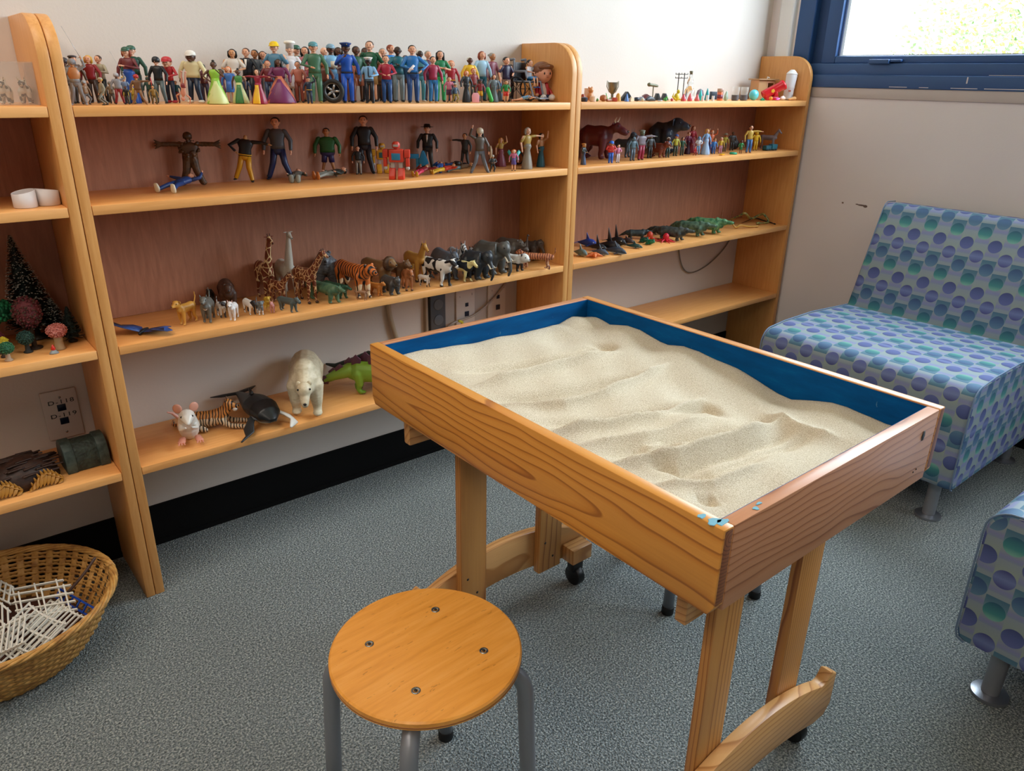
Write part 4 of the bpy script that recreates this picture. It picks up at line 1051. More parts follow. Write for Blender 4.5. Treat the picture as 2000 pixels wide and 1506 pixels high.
# pink plaque
q = shelf_obj(929, -.185, Z1)
f = MB().prism([(-.009, 0), (-.010, .016), (-.006, .023), (.006, .023), (.010, .016), (.009, 0)], -.002, .002, 1).build('toy_plaque', [P('e0a0ae')], bevel=.001, loc=None)
f.location = q; f.rotation_euler = (0, 0, math.radians(-30)); tag(f, 'small pink rounded toy plaque at the shelf front', 'toy plaque', G1)
q = shelf_obj(948, -.165, Z1)
f = MB().tube([(-.010, 0, .026), (.012, -.004, .010)], .0055, 10).build('toy_tube', [P('2fa848')]); f.location = q
f.location.z = Z1-.0012+.0; tag(f, 'bright green toy tube lying beside the small footballer', 'toy tube', G1)
for c_ in (f,): c_.rotation_euler = (0, math.radians(36), math.radians(-20)); c_.location.z = Z1-.004

# ------------------------------------------------------------------ toy animals
def quad(loc, phi, L=1.35, g=(.21, .25), lr=.075, leg=.52, nk=(.25, 35, .16, .12), hd=(.13, .16, .075, -20), ears='r', tail='l', coat=None, dark='1c1612', earc=None,
         hoof=None, extra='', top=None, h=None, label='', name='toy_animal', cat='toy animal', grp='toy animals', vox=.030, crouch=0.0, hroll=0.0, feet=None):
    """standing animal, back height 1 before scaling, facing local -y"""
    gx, gz = g; zc = 1.0-gz; b = MB()
    b.tube([(0, L*.5, zc-.02), (0, L*.38, zc), (0, L*.1, zc-.015), (0, -L*.2, zc-.01), (0, -L*.42, zc), (0, -L*.5, zc-.02)],
           [(gx*.72, gz*.78), (gx*.98, gz*1.0), (gx*.98, gz*.95), (gx*1.03, gz*1.02), (gx*.90, gz*.92), (gx*.6, gz*.65)], 14, ref=(1, 0, 0))
    if 'h' in extra: b.ell((0, -L*.30, zc+gz*.75), (gx*.7, L*.2, gz*.6), 12, 8)
    a = math.radians(nk[1]); n0 = Vector((0, -L*.40, zc+gz*.25)); nd = Vector((0, -math.cos(a), math.sin(a))); n1 = n0+nd*(nk[0]+.12)
    b.tube([n0, n0+nd*(nk[0]+.12)*.5, n1], [(nk[2]*.85, nk[2]*1.15), ((nk[2]+nk[3])*.45, (nk[2]+nk[3])*.52), (nk[3]*.85, nk[3])], 12, ref=(1, 0, 0))
    hr, sl_, sr, dr = hd; hc_ = n1+Vector((0, -hr*.35, hr*.15)); dd = math.radians(dr); sv = Vector((0, -math.cos(dd), math.sin(dd)))
    b.ell(hc_, (hr*.88, hr*1.05, hr*.95), 12, 9); sn = hc_+sv*(hr*.7+sl_)
    b.tube([hc_+sv*hr*.3, hc_+sv*(hr*.7+sl_*.5), sn], [(hr*.66, hr*.62), (sr*1.08, sr*1.05), (sr*.9, sr*.85)], 10, ref=(1, 0, 0))
    fts = []
    for s in (-1, 1):
        for fb in (-1, 1):
            y0 = fb*L*.36; st = (.06 if s*fb > 0 else -.05)*L*(0 if feet == 'square' else 1); x0 = s*gx*.58
            if fb > 0: P_ = [(x0, y0, zc-.04), (x0*1.1, y0-.03+st*.3, leg*.60), (x0*1.12, y0+.06+st*.7, leg*.30), (x0*1.12, y0+.015+st, lr*.45)]
            else: P_ = [(x0, y0, zc-.06), (x0*1.1, y0-.01+st*.4, leg*.56), (x0*1.12, y0+.01+st*.8, leg*.28), (x0*1.12, y0-.01+st, lr*.45)]
            b.tube(P_, [lr*1.75, lr*1.15, lr*.85, lr*.82], 9)
            f_ = Vector(P_[3]); fts.append(f_); b.ell(f_+Vector((0, -lr*.45, lr*.02)), (lr*.98, lr*1.35, lr*.5), 8, 5)
    tb_ = Vector((0, L*.49, zc+gz*.35))
    tl = {'l': [(0, .10, -.05), (0, .18, -.25), (0, .22, -.50)], 'u': [(0, .12, .04), (0, .22, .28), (0, .20, .52)], 's': [(0, .08, .02), (0, .13, -.04)],
          't': [(0, .06, -.10), (0, .08, -.38), (0, .10, -.52)], 'c': [(0, .14, .10), (0, .20, .34), (0, .05, .52)], 'n': None, 'b': [(0, .12, -.05), (0, .2, -.2), (0, .22, -.35)]}[tail]
    if tl: b.tube([tb_+Vector((0, -.04, 0))]+[tb_+Vector(p) for p in tl], [.045]+[.038 if tail != 'b' else .07]*(len(tl)-1)+[.03], 7)
    if 'T' in extra: b.tube([sn, sn+Vector((0, -.10, -.18)), sn+Vector((0, -.14, -.42)), sn+Vector((0, -.06, -.60))], [sr*.9, sr*.72, sr*.55, sr*.42], 9)
    kids = []
    e = MB()
    for s in (-1, 1):
        eb = hc_+Vector((s*hr*.62, hr*.25, hr*.68))
        if ears == 'r': e.ell(eb, (hr*.30, hr*.13, hr*.32), 8, 6)
        elif ears == 'p': e.tube([eb, eb+Vector((s*hr*.15, 0, hr*.62))], [(hr*.26, hr*.12), (hr*.05, hr*.04)], 6)
        elif ears == 'e': e.ell(hc_+Vector((s*hr*1.15, hr*.45, hr*.05)), (hr*.55, hr*.12, hr*.80), 10, 7, rot=(0, 0, -s*.5))
        elif ears == 'd': e.tube([eb, eb+Vector((s*hr*.45, 0, -hr*.1)), eb+Vector((s*hr*.5, 0, -hr*.75))], [(hr*.12, hr*.2), (hr*.12, hr*.28), (hr*.06, hr*.14)], 7)
        elif ears == 'w': e.tube([eb, eb+Vector((s*hr*.85, 0, hr*.05))], [(hr*.12, hr*.22), (hr*.05, hr*.10)], 7)
        elif ears == 'j': e.tube([eb, eb+Vector((s*hr*.12, 0, hr*1.1))], [(hr*.18, hr*.10), (hr*.05, hr*.04)], 7)
    x = MB()
    for s in (-1, 1):
        x.ell(hc_+Vector((s*hr*.66, -hr*.62, hr*.28)), (hr*.13, hr*.11, hr*.13), 6, 5)
    if 'N' not in extra: x.ell(sn+Vector((0, -sr*.72, sr*.25)), (sr*.42, sr*.28, sr*.30), 7, 5)
    mz = max(p[2] for q_ in (b, e) for p in q_.v)
    S = h/mz if h else top
    r = empty(name, loc, math.radians(phi-40), label, cat, grp)
    coat = coat or P('888888'); S_ = S
    b.build('body', [coat], r, scale=S_, mods=(('REMESH', dict(mode='VOXEL', voxel_size=vox*S, use_smooth_shade=True)), ('SMOOTH', dict(factor=.5, iterations=3))))
    for nm, mm, mb in (('ear', P(earc) if earc else coat, e),):
        if mb.v:
            k = len(mb.v)//2; kf = len(mb.f)//2
            for q_ in (0, 1):
                m2 = MB(); m2.v = mb.v[q_*k:(q_+1)*k]; m2.f = [tuple(i-q_*k for i in f_) for f_ in mb.f[q_*kf:(q_+1)*kf]]; m2.mi = [0]*len(m2.f); m2.build(nm, [mm], r, scale=S_)
    x.build('eyes_and_nose', [P(dark, .25)], r, scale=S_)
    if hoof:
        y = MB()
        for f_ in fts: y.lathe([(lr*1.05, 0), (lr*.98, lr*.9)], 9, (f_.x, f_.y-lr*.2, 0), sy=1.25)
        y.build('hooves', [P(hoof)], r, scale=S_)
    if 'H' in extra:      # horns
        for s in (-1, 1): MB().tube([hc_+Vector((s*hr*.4, .02, hr*.8)), hc_+Vector((s*hr*.95, 0, hr*1.2)), hc_+Vector((s*hr*.8, -.05, hr*1.75))], [hr*.16, hr*.12, hr*.03], 7).build('horn', [P('d8ccb0')], r, scale=S_)
    if 'O' in extra:      # giraffe ossicones
        for s in (-1, 1): MB().tube([hc_+Vector((s*hr*.3, hr*.2, hr*.7)), hc_+Vector((s*hr*.36, hr*.3, hr*1.5))], [hr*.12, hr*.17], 6).build('ossicone', [P('4a2a1c')], r, scale=S_)
    if 'K' in extra:      # tusks
        for s in (-1, 1): MB().tube([sn+Vector((s*sr*.7, .02, -.02)), sn+Vector((s*sr*1.1, -.12, -.16)), sn+Vector((s*sr*1.0, -.22, -.12))], [.03, .024, .008], 6).build('tusk', [P('e0d8c4')], r, scale=S_)
    if 'R' in extra: MB().tube([sn+Vector((0, -.01, sr*.5)), sn+Vector((0, -.05, sr*2.2))], [sr*.45, sr*.06], 7).build('horn', [P('b0aca0')], r, scale=S_)
    if 'M' in extra:      # mane
        MB().ell(n1+Vector((0, hr*.2, -hr*.1)), (hr*1.5, hr*1.0, hr*1.55), 14, 10).build('mane', [pat('fur', '2e2018', '5a4028')], r, scale=S_)
    if 'Z' in extra:      # standing crest mane along the neck
        up_ = Vector((0, nd.z, -nd.y))*nk[3]
        MB().tube([n0+up_*1.0, (n0+n1)/2+up_*1.05, n1+up_*1.0+Vector((0, 0, hr*.35))], [(.025, .05), (.025, .05), (.02, .04)], 7, ref=(1, 0, 0)).build('mane', [P('4a2a1c' if 'O' in extra else '1c1814')], r, scale=S_)
    if 'C' in extra:      # white chest
        MB().ell((0, -L*.46, zc-.02), (gx*.62, gx*.5, gz*.8), 10, 7).build('chest_patch', [P('dcdcdc')], r, scale=S_)
    return r
def animals(rows, z, grp):
    for u, vb, vt, phi, kw in rows:
        q = at(u, vb, 2, z); y = max(min(q.y, -.035), -.185); x = place_x(u, y, z)
        quad((x, y, z+.0002), phi, h=hgt(vt, x, y, z), grp=grp, **kw)
DOG = dict(L=.98, g=(.21, .23), lr=.072, nk=(.14, 55, .16, .13), hd=(.19, .13, .09, -15), ears='d', tail='c')
CAT = dict(L=1.45, g=(.21, .24), lr=.085, nk=(.16, 30, .17, .14), hd=(.18, .10, .10, -15), ears='r', tail='l', leg=.5)
COW = dict(L=1.40, g=(.23, .27), lr=.062, nk=(.20, 30, .16, .12), hd=(.13, .20, .08, -30), ears='w', tail='t', leg=.48)
ELE = dict(L=1.15, g=(.30, .34), lr=.12, nk=(.05, 20, .24, .2), hd=(.23, .10, .11, -55), ears='e', tail='t', leg=.42, extra='TKN')
GIR = dict(L=.72, g=(.16, .20), lr=.042, leg=.62, nk=(.75, 72, .13, .065), hd=(.085, .14, .045, -25), ears='w', tail='t', extra='OZ', vox=.022)
def k_(base, **k):
    d = dict(base); d.update(k); return d
tig = pat('stripes', 'c86a28', '1c120e', 'd8b890'); cow_ = pat('patches', 'dcd8d0', '15161a'); cow2 = pat('patches', 'd8c888', '12151c', sc_=.8)
gir = pat('spots', 'd8c090', '6e3018'); gir2 = pat('spots', 'd0a878', '6a3018', sc_=1.5)
G3 = 'toy animals on the wide middle shelf'
A3 = [
 (413, 598, 562, 20, k_(DOG, L=.8, ears='r', tail='n', g=(.26, .28), coat=P('17181a'), label='black toy ape sitting behind the grey dog')),
 (444, 597, 545, 25, k_(CAT, g=(.30, .32), lr=.10, tail='n', coat=pat('fur', '2e1c14', '4a2e20'), label='dark brown toy bear behind the small dogs', extra='h')),
 (555, 568, 446, 40, k_(GIR, L=.7, coat=P('b8b2a6'), extra='', g=(.20, .24), nk=(.85, 80, .15, .06), label='pale grey long-necked toy dinosaur behind the spotted giraffe')),
 (515, 575, 453, 40, k_(GIR, coat=gir, label='tall toy giraffe with large brown patches, farthest left of the giraffes')),
 (637, 563, 488, 15, k_(CAT, L=.55, g=(.33, .33), lr=.13, nk=(.10, 70, .2, .16), hd=(.20, .05, .12, -30), tail='n', coat=pat('fur', '3a3c40', '6a6e74'), label='grey toy gorilla behind the leaning giraffe')),
 (870, 545, 479, 30, k_(CAT, g=(.27, .30), lr=.10, ears='j', tail='t', coat=P('4c545e'), label='slate grey toy donkey behind the black and white cow')),
 (893, 535, 468, 30, k_(COW, L=1.1, g=(.19, .21), nk=(.30, 55, .13, .10), ears='j', coat=pat('stripes', 'c8c8c8', '1c1e22', 'c8c8c8', 1.3), extra='Z', label='striped toy zebra behind the yellow and black cow')),
 (912, 530, 478, 30, k_(COW, L=1.1, g=(.19, .21), nk=(.30, 55, .13, .10), ears='j', coat=pat('stripes', 'b8bac0', '1c1e22', 'c8c8c8', 1.5), extra='Z', label='smaller toy zebra looking over the dark elephant')),
 (995, 517, 469, 55, k_(ELE, L=.9, coat=P('5e564f'), ears='r', extra='RN', hd=(.17, .16, .10, -25), label='grey-brown toy rhinoceros behind the panda')),
 (1021, 520, 457, 50, k_(GIR, L=.5, g=(.19, .16), leg=.66, lr=.03, nk=(.55, 85, .06, .035), hd=(.06, .10, .02, -10), tail='s', ears='n', extra='', coat=P('4c423c'), label='toy ostrich with a raised neck at the back of the shelf')),
 (1037, 508, 468, 60, k_(ELE, L=.7, g=(.22, .26), coat=P('504844'), extra='TN', label='small dark toy elephant behind the striped big cat facing left')),
 (690, 577, 507, 45, k_(CAT, L=1.5, coat=tig, label='large orange toy tiger walking to the right', nk=(.18, 15, .2, .17), hd=(.19, .11, .11, -10))),
 (738, 562, 500, 50, k_(CAT, L=1.3, coat=P('80603c'), extra='M', label='toy lion with a dark shaggy mane')),
 (772, 560, 506, 50, k_(CAT, L=1.35, coat=P('6a4c32'), label='brown toy lioness beside the maned lion')),
 (813, 550, 467, 40, k_(COW, L=1.0, g=(.19, .21), nk=(.42, 62, .14, .10), hd=(.11, .20, .06, -35), ears='j', coat=P('b8863a'), extra='Z', hoof='2c1c14', label='tan toy horse with head held high')),
 (850, 552, 497, 50, k_(COW, coat=cow_, hoof='2c2420', label='large white toy cow with black patches')),
 (896, 545, 502, 50, k_(COW, coat=cow2, hoof='b8a070', label='black toy cow with a cream yellow back')),
 (925, 541, 486, 52, k_(ELE, L=.8, coat=P('2c3136'), label='dark toy elephant with lowered trunk')),
 (953, 532, 468, 52, k_(ELE, L=.85, coat=P('53534f'), label='large grey toy elephant with tusks')),
 (1044, 522, 480, -98, k_(CAT, L=2.0, tail='u', coat=pat('stripes', 'c07a52', '6a2e1c', 'd0a080', 1.5), g=(.2, .22), label='slim striped toy big cat facing away with its tail raised')),
 (985, 530, 512, 60, k_(CAT, L=1.1, g=(.3, .3), nk=(.06, 10, .25, .2), hd=(.3, .08, .14, -15), tail='s', earc='15171c', coat=pat('belly', 'd8d8d4', '15171c', sc_=1.5), label='small toy panda under the big elephant')),
 (1003, 530, 494, 60, k_(CAT, L=1.1, g=(.3, .32), nk=(.06, 10, .25, .2), hd=(.3, .08, .14, -15), tail='s', earc='15171c', coat=pat('belly', 'd8d8d4', '15171c', sc_=1.5), label='large toy panda stepping to the right')),
 (541, 592, 528, 60, k_(GIR, L=.8, nk=(.55, 42, .13, .07), coat=gir2, label='small toy giraffe calf with fine patches')),
 (598, 589, 482, 55, k_(GIR, L=.75, nk=(.72, 50, .13, .07), coat=gir2, label='toy giraffe leaning its neck to the right', hoof='2c2018')),
 (633, 588, 552, 55, k_(CAT, L=2.2, g=(.30, .30), lr=.10, leg=.4, nk=(.2, 5, .2, .16), hd=(.16, .28, .10, -12), tail='b', ears='r', coat=pat('mottle', '2f5a48', '5a7a5a'), label='green toy alligator under the leaning giraffe')),
 (655, 580, 552, 55, k_(CAT, L=2.2, g=(.26, .28), lr=.10, leg=.4, nk=(.2, 5, .2, .16), hd=(.16, .28, .10, -12), tail='b', ears='r', coat=pat('mottle', '1f4a3c', '3f6a4e'), label='darker green toy alligator behind the other one')),
 (368, 632, 577, -18, k_(DOG, coat=P('c8913c'), ears='d', tail='u', earc='a8742c', L=.95, label='golden toy dog looking to the left')),
 (409, 627, 568, 10, k_(DOG, coat=P('5f5d56'), ears='p', extra='C', L=.9, label='grey upright-eared toy dog with a white chest')),
 (433, 619, 582, 40, k_(DOG, coat=pat('patches', 'c8c4bc', '2c2c30'), label='small black and white toy dog behind the grey dog')),
 (458, 624, 583, 5, k_(DOG, coat=P('d8d4d2'), ears='p', tail='s', earc='d0a8a0', g=(.2, .2), L=.9, label='white pointed-eared toy terrier')),
 (488, 613, 583, 45, k_(COW, L=1.2, coat=cow_, label='small black and white toy cow beside the terrier')),
 (508, 614, 583, 35, k_(DOG, coat=pat('belly', '666e72', 'd0ccc4'), hd=(.22, .12, .09, -15), label='grey and white toy husky puppy')),
 (523, 603, 577, 30, k_(DOG, coat=P('c8a43a'), g=(.24, .24), tail='n', label='small yellow toy camel behind the husky', extra='h')),
 (533, 611, 585, 10, k_(DOG, L=.5, g=(.22, .22), coat=P('c88a84'), ears='j', tail='s', hd=(.22, .06, .08, -20), label='tiny pink toy rabbit')),
 (563, 609, 578, 60, k_(CAT, L=1.6, coat=P('4c5654'), g=(.24, .26), tail='n', hd=(.17, .2, .14, -35), label='small grey toy hippo tipping forward', ears='r')),
 (703, 584, 557, 75, k_(CAT, L=1.3, g=(.15, .16), lr=.06, nk=(.18, 45, .1, .08), hd=(.14, .08, .06, -10), ears='p', tail='u', coat=P('9a7458'), label='small slim brown toy cat at the front')),
 (734, 577, 549, 60, k_(CAT, L=1.2, coat=P('c8803a'), label='small orange toy lion cub walking right')),
 (761, 574, 537, 45, k_(ELE, L=1.1, coat=P('45423f'), ears='r', extra='N', label='small dark toy hippo beside the orange cub')),
 (793, 563, 519, 25, k_(COW, L=.8, g=(.19, .22), coat=P('a0623a'), hoof='2c1c14', label='reddish brown toy calf facing the camera', ears='w')),
 (829, 560, 534, 60, k_(COW, L=1.1, g=(.17, .19), lr=.05, coat=cow_, label='small black and white toy calf under the large cow')),
]
animals(A3, Z3, G3)
# orange stick leaning on the panda
a_ = at(957, 525, 1, -.19); b_ = at(1007, 505, 1, -.15)
o = MB().tube([a_, b_], .0042, 8, cap=False).build('wooden_stick', [P('c87048')], loc=a_); tag(o, 'orange-brown stick lying aslant in front of the pandas', 'stick')
# butterfly
q = at(272, 634, 2, Z3); q.y = max(q.y, -.19); r = empty('toy_butterfly', (place_x(272, -.155, Z3), -.155, Z3+.0005), math.radians(-40), 'blue toy butterfly with spread wings at the shelf end', 'toy butterfly', G3)
MB().tube([(0, .018, .006), (0, 0, .008), (0, -.018, .006)], [.003, .004, .0035], 8).build('body', [P('101218')], r)
for s in (-1, 1):
    f = MB().add([(s*.002, .004, .008), (s*.002, -.014, .008), (s*.030, -.026, .020), (s*.062, -.026, .016 if s > 0 else .030), (s*.068, -.012, .014 if s > 0 else .032), (s*.048, .004, .016), (s*.052, .018, .012), (s*.034, .026, .010), (s*.012, .018, .008)], [tuple(range(9))])
    f.build('wing', [pat('mottle', '0f2a5a', '2a4f96')], r, recalc=False, mods=(('SOLIDIFY', dict(thickness=.0014)),))
# bottom shelf: mouse, lying tiger, whale, polar bear, dinosaurs
G4 = 'large toy animals on the lowest shelf'
q = at(378, 862, 2, Z4); r = empty('toy_mouse', (q.x, q.y+.01, Z4+.0003), math.radians(-15), 'white toy mouse sitting up with pink ears and feet', 'toy mouse', G4)
b = MB()
b.tube([(0, .020, .010), (0, .014, .026), (0, .002, .046), (0, -.010, .058)], [(.019, .021), (.021, .024), (.017, .018), (.013, .013)], 14, ref=(1, 0, 0))
b.tube([(0, -.004, .056), (0, -.020, .056), (0, -.032, .050)], [.016, .012, .0045], 12)
for s in (-1, 1): b.tube([(s*.013, .0, .034), (s*.014, -.014, .030), (s*.006, -.022, .036)], [.006, .005, .003], 7)
b.build('body', [P('dcd6cc', .35)], r, mods=(('REMESH', dict(mode='VOXEL', voxel_size=.0018, use_smooth_shade=True)), ('SMOOTH', dict(factor=.5, iterations=4))))
for s in (-1, 1):
    MB().ell((s*.015, .002, .073), (.0095, .003, .011), 12, 8, rot=(0, 0, s*.4)).build('ear', [P('d89a84')], r)
    MB().ell((s*.0098, -.0195, .0615), (.0024, .0022, .0026), 8, 6).build('eye', [P('201410', .2)], r)
    f = MB().tube([(s*.014, -.002, .004), (s*.017, -.022, .003)], [(.006, .0035), (.0075, .003)], 8)
    for t in (-1, 0, 1): f.tube([(s*.017+t*.004, -.024, .0028), (s*.017+t*.0055, -.031, .0022)], [.0018, .0014], 5)
    f.build('foot', [P('d8907a')], r)
r.scale = (1.15, 1.1, 1.04)
MB().tube([(0, .034, .012), (-.012, .040, .030), (-.026, .036, .050), (-.034, .026, .058)], [.005, .0042, .003, .0015], 8).build('tail', [P('d8a090')], r)
# tiger lying down
q = at(420, 845, 2, Z4); r = empty('toy_tiger_lying', (q.x, -.125, Z4+.0003), math.radians(62), 'toy tiger lying down behind the white mouse', 'toy tiger', G4)
b = MB().tube([(0, .075, .022), (0, .045, .025), (0, 0, .026), (0, -.030, .034), (0, -.045, .052)], [(.018, .018), (.022, .022), (.022, .022), (.019, .022), (.014, .014)], 12, ref=(1, 0, 0))
b.ell((0, -.052, .062), (.017, .016, .016), 12, 9).tube([(0, -.055, .060), (0, -.073, .056)], [.010, .008], 9)
for s in (-1, 1):
    b.tube([(s*.014, -.030, .022), (s*.020, -.055, .010), (s*.022, -.098, .006)], [.010, .0075, .0065], 8)
    b.tube([(s*.018, .060, .020), (s*.030, .035, .012), (s*.032, .015, .007)], [.014, .009, .007], 8)
    b.ell((s*.014, -.046, .077), (.005, .0025, .005), 8, 6)
b.build('body', [pat('stripes', 'c8823e', '1c120e', 'd8c0a0', 1.2)], r, mods=(('REMESH', dict(mode='VOXEL', voxel_size=.0020, use_smooth_shade=True)), ('SMOOTH', dict(factor=.5, iterations=3))))
x = MB()
for s in (-1, 1): x.ell((s*.0095, -.064, .066), (.002, .002, .002), 6, 5)
x.ell((0, -.080, .058), (.004, .003, .003), 6, 5).build('eyes_and_nose', [P('1c1612', .25)], r)
MB().tube([(0, .09, .012), (.02, .12, .006), (.05, .125, .005)], [.005, .004, .004], 7).build('tail', [pat('stripes', 'c8823e', '1c120e', 'd8c0a0', 1.2)], r)
MB().ell((0, -.070, .050), (.011, .008, .007), 10, 7).build('muzzle', [P('d8ccc0')], r)
r.scale = (.82, .78, .92)
# whale
q = at(505, 832, 2, Z4); r = empty('toy_whale', (q.x+.012, -.095, Z4+.0003), math.radians(4), 'black toy whale with long flippers, one showing white', 'toy whale', G4)
b = MB().tube([(0, .135, .034), (0, .10, .034), (0, .06, .034), (0, .01, .036), (0, -.04, .036), (0, -.075, .032), (0, -.098, .026)],
              [(.006, .004), (.011, .009), (.019, .016), (.029, .022), (.031, .023), (.025, .017), (.010, .006)], 16, ref=(1, 0, 0))
b.tube([(0, .03, .055), (0, .045, .064)], [(.004, .010), (.002, .004)], 7)
b.build('body', [mat('whale_black', '14171a', .35)], r, mods=(('REMESH', dict(mode='VOXEL', voxel_size=.0022, use_smooth_shade=True)), ('SMOOTH', dict(factor=.5, iterations=4))))
for s, cc_ in ((-1, '2a2e31'), (1, 'd0ccc2')):
    MB().tube([(s*.024, -.040, .026), (s*.042, -.066, .016), (s*.048, -.090, .007), (s*(.032 if s > 0 else .072), -.112, .003)], [(.010, .004), (.013, .003), (.011, .0025), (.003, .002)], 10, ref=(0, 1, 0)).build('flipper', [P(cc_)], r)
    MB().tube([(0, .132, .034), (s*.030, .150, .032), (s*.050, .168, .030)], [(.008, .003), (.009, .0025), (.002, .001)], 8, ref=(0, 1, 0)).build('fluke', [mat('whale_black', '14171a', .35)], r)
    MB().tube([(s*.028, -.02, .036), (s*.026, -.06, .026), (s*.006, -.097, .022)], .0025, 6).build('jaw_line', [P('4a5056')], r)
MB().ell((0, -.045, .020), (.022, .045, .010), 14, 8).build('throat', [P('9a9688')], r)
r.scale = (1.18, .80, 1.15)
# polar bear
q = at(605, 800, 2, Z4)
quad((q.x+.012, -.120, Z4+.0002), 14, L=1.35, g=(.31, .33), lr=.105, leg=.5, nk=(.24, -14, .21, .155), hd=(.165, .17, .085, -52), ears='r', tail='n', coat=pat('fur', 'c2b494', 'd8ccb0', sc_=.6), dark='15151a',
     h=hgt(692, q.x, -.12, Z4), label='large cream white toy polar bear with its head lowered', name='toy_polar_bear', cat='toy polar bear', grp=G4, extra='h', vox=.022)
# stegosaurus-like and dark dinosaur beside the sand table
q = at(695, 775, 2, Z4)
r = quad((q.x+.062, -.165, Z4+.0002), 88, L=1.7, g=(.26, .34), lr=.10, leg=.45, nk=(.2, -5, .17, .11), hd=(.12, .14, .06, -15), ears='n', tail='b', coat=pat('belly', '7ca030', '6f9a2c'), h=.085,
     label='green toy dinosaur with a double row of purple back plates', name='toy_dinosaur', cat='toy dinosaur', grp=G4)
S_ = .085/1.0
MB().tube([(0, .075, .06), (0, .12, .042), (0, .165, .018), (0, .185, .010)], [.020, .013, .007, .003], 9).build('tail', [P('86a83a')], r)
for k in range(11):
    y = -.075+k*.022; zz = .080-.0009*(k-4)**2-max(0, k-6)*.006; hh = .034-.0022*abs(k-4); sx_ = .007*(1 if k % 2 else -1)
    MB().prism([(y-.010, zz-.004), (y-.014, zz+hh*.55), (y, zz+hh), (y+.014, zz+hh*.5), (y+.010, zz-.004)], sx_-.002, sx_+.002, 0).build('back_plate', [P('5a2c40')], r, bevel=.001)
q = at(700, 745, 2, Z4)
r = quad((q.x+.062, -.062, Z4+.0002), 84, L=1.1, g=(.17, .28), lr=.12, leg=.5, nk=(.2, 35, .17, .13), hd=(.17, .2, .11, -5), ears='n', tail='n', coat=pat('mottle', '141a18', '28322c'), h=.115,
     label='black-green toy dinosaur behind the plated one', name='toy_dinosaur', cat='toy dinosaur', grp=G4)
MB().tube([(0, .06, .070), (0, .11, .055), (0, .16, .042), (.0, .185, .046)], [.022, .014, .007, .003], 9).build('tail', [pat('mottle', '141a18', '28322c')], r)

# ------------------------------------------------------------------ middle bookcase, second shelf
G2 = 'toy figures on the second shelf'
def P2(u, vb, z=None):
    z = Z2 if z is None else z
    q = at(u, vb, 2, z); y = max(min(q.y, -.04), -.188); return Vector((place_x(u, y, z), y, z+.0003))
def figs(rows, z, grp):
    for u, vb, vt, kw in rows:
        p = P2(u, vb, z); kw = dict(kw); c_ = kw.get('child', 0); k = 1+.45*c_
        top = (.925-.03*c_)+.084*k+{'brim': .035*k, 'helm': .02*k, 'cap': .018*k}.get(kw.get('hat'), 0)
        if kw.get('pose') == 'nohead': top = .86
        if kw.get('arms', 'dd')[-1] == 'u': top = max(top, 1.1)
        hh = hgt(vt, p.x, p.y, z)/top; p.z = z+.0003
        if kw.get('pose') == 'kneel': hh *= top/(top-.10); p.z -= .10*hh
        if kw.get('pose') == 'sit': hh *= top/(top-.245); p.z -= .245*hh
        person(p, hh, grp=grp, **kw)
figs([
 (379, 358, 260, d_(15, '4a3222', 'b', 'n', '4f3624', '472f1f', 'brown lumpy toy creature with both arms stretched out', arms='oo', wide=1.45, stance=1.9, shoe='4a3222', low='p', hat='helm', hc='3f2a1b', extra='Q')),
 (477, 353, 270, d_(10, 'b98a5a', 'k', 's', '14151a', 'c89018', 'headless toy figure in black and yellow leaning on the back panel', pose='nohead', arms='ho', wide=1.2, stance=1.7, shoe='101114', extra='BY', lean=8)),
 (549, 347, 229, d_(5, 'l', 'k', 's', '4a4e56', '1c2c58', 'tall toy figure in grey top and navy trousers', arms='dd', wide=1.15, stance=1.9, shoe='14203c', hat=None)),
 (644, 342, 250, d_(5, 'm', 'k', 's', '1f5a2a', '2f2a5c', 'burly toy figure in a green top and dark shorts', arms='dd', wide=1.55, stance=1.6, low='s', shoe='8a8a8a')),
 (714, 325, 226, d_(10, 'l', 'k', 's', '14161c', '181c28', 'tall toy figure all in black at the back of the second shelf', arms='dd', wide=1.1, stance=1.5)),
 (702, 335, 285, d_(10, 'l', 'k', 's', '1c2024', '8a8278', 'small toy figure in black top and grey trousers', arms='dd')),
 (836, 322, 242, d_(0, 'l', 'k', 's', '1a1a1c', '3a332c', 'toy figure in a black long coat and wide-brimmed hat', arms='dd', hat='brim', hc='141416', wide=1.2, stance=1.3, extra='T')),
 (905, 325, 260, d_(-20, 't', 'k', 's', '3a3f40', '33383a', 'dark toy warrior with one arm stretched to the left', arms='od', stance=1.5)),
 (937, 338, 249, d_(20, 'p', 'k', 'l', '54483e', '5c6068', 'toy warrior with a pale oval shield and raised arm', arms='ud', extra='D', hc='c8b8a0', hat='helm', stance=2.0, shoe='6a6c72')),
 (978, 325, 264, d_(10, 'p', 'y', 'l', 'b89a50', '7a3a4a', 'yellow-haired toy fairy in a rose skirt with an arm raised', low='g', arms='du', sl='s', wide=.8)),
 (962, 336, 303, d_(20, 't', 'w', 's', '3a3c3c', '2c2e30', 'crouching toy figure in dark armour', pose='kneel', hat='helm', hc='b0a898', arms='ff', wide=1.3)),
 (1003, 335, 292, d_(0, 'p', 'o', 'b', 'c06a8c', '5a4a8c', 'tiny toy fairy in pink and violet with teal wings', child=.5, extra='F', arms='dd', low='k')),
 (1029, 330, 249, d_(40, 'p', 'g', 'b', 'a88a40', '8a8478', 'pink-skinned toy mermaid with grey hair and a scaly silver tail', low='r', arms='do', sl='s', wide=1.0)),
 (1056, 326, 254, d_(45, 'p', 'k', 'b', 'b07a50', '164a58', 'dark-haired toy mermaid with a teal tail', low='r', arms='du', sl='s', wide=.95)),
], Z2, G2)
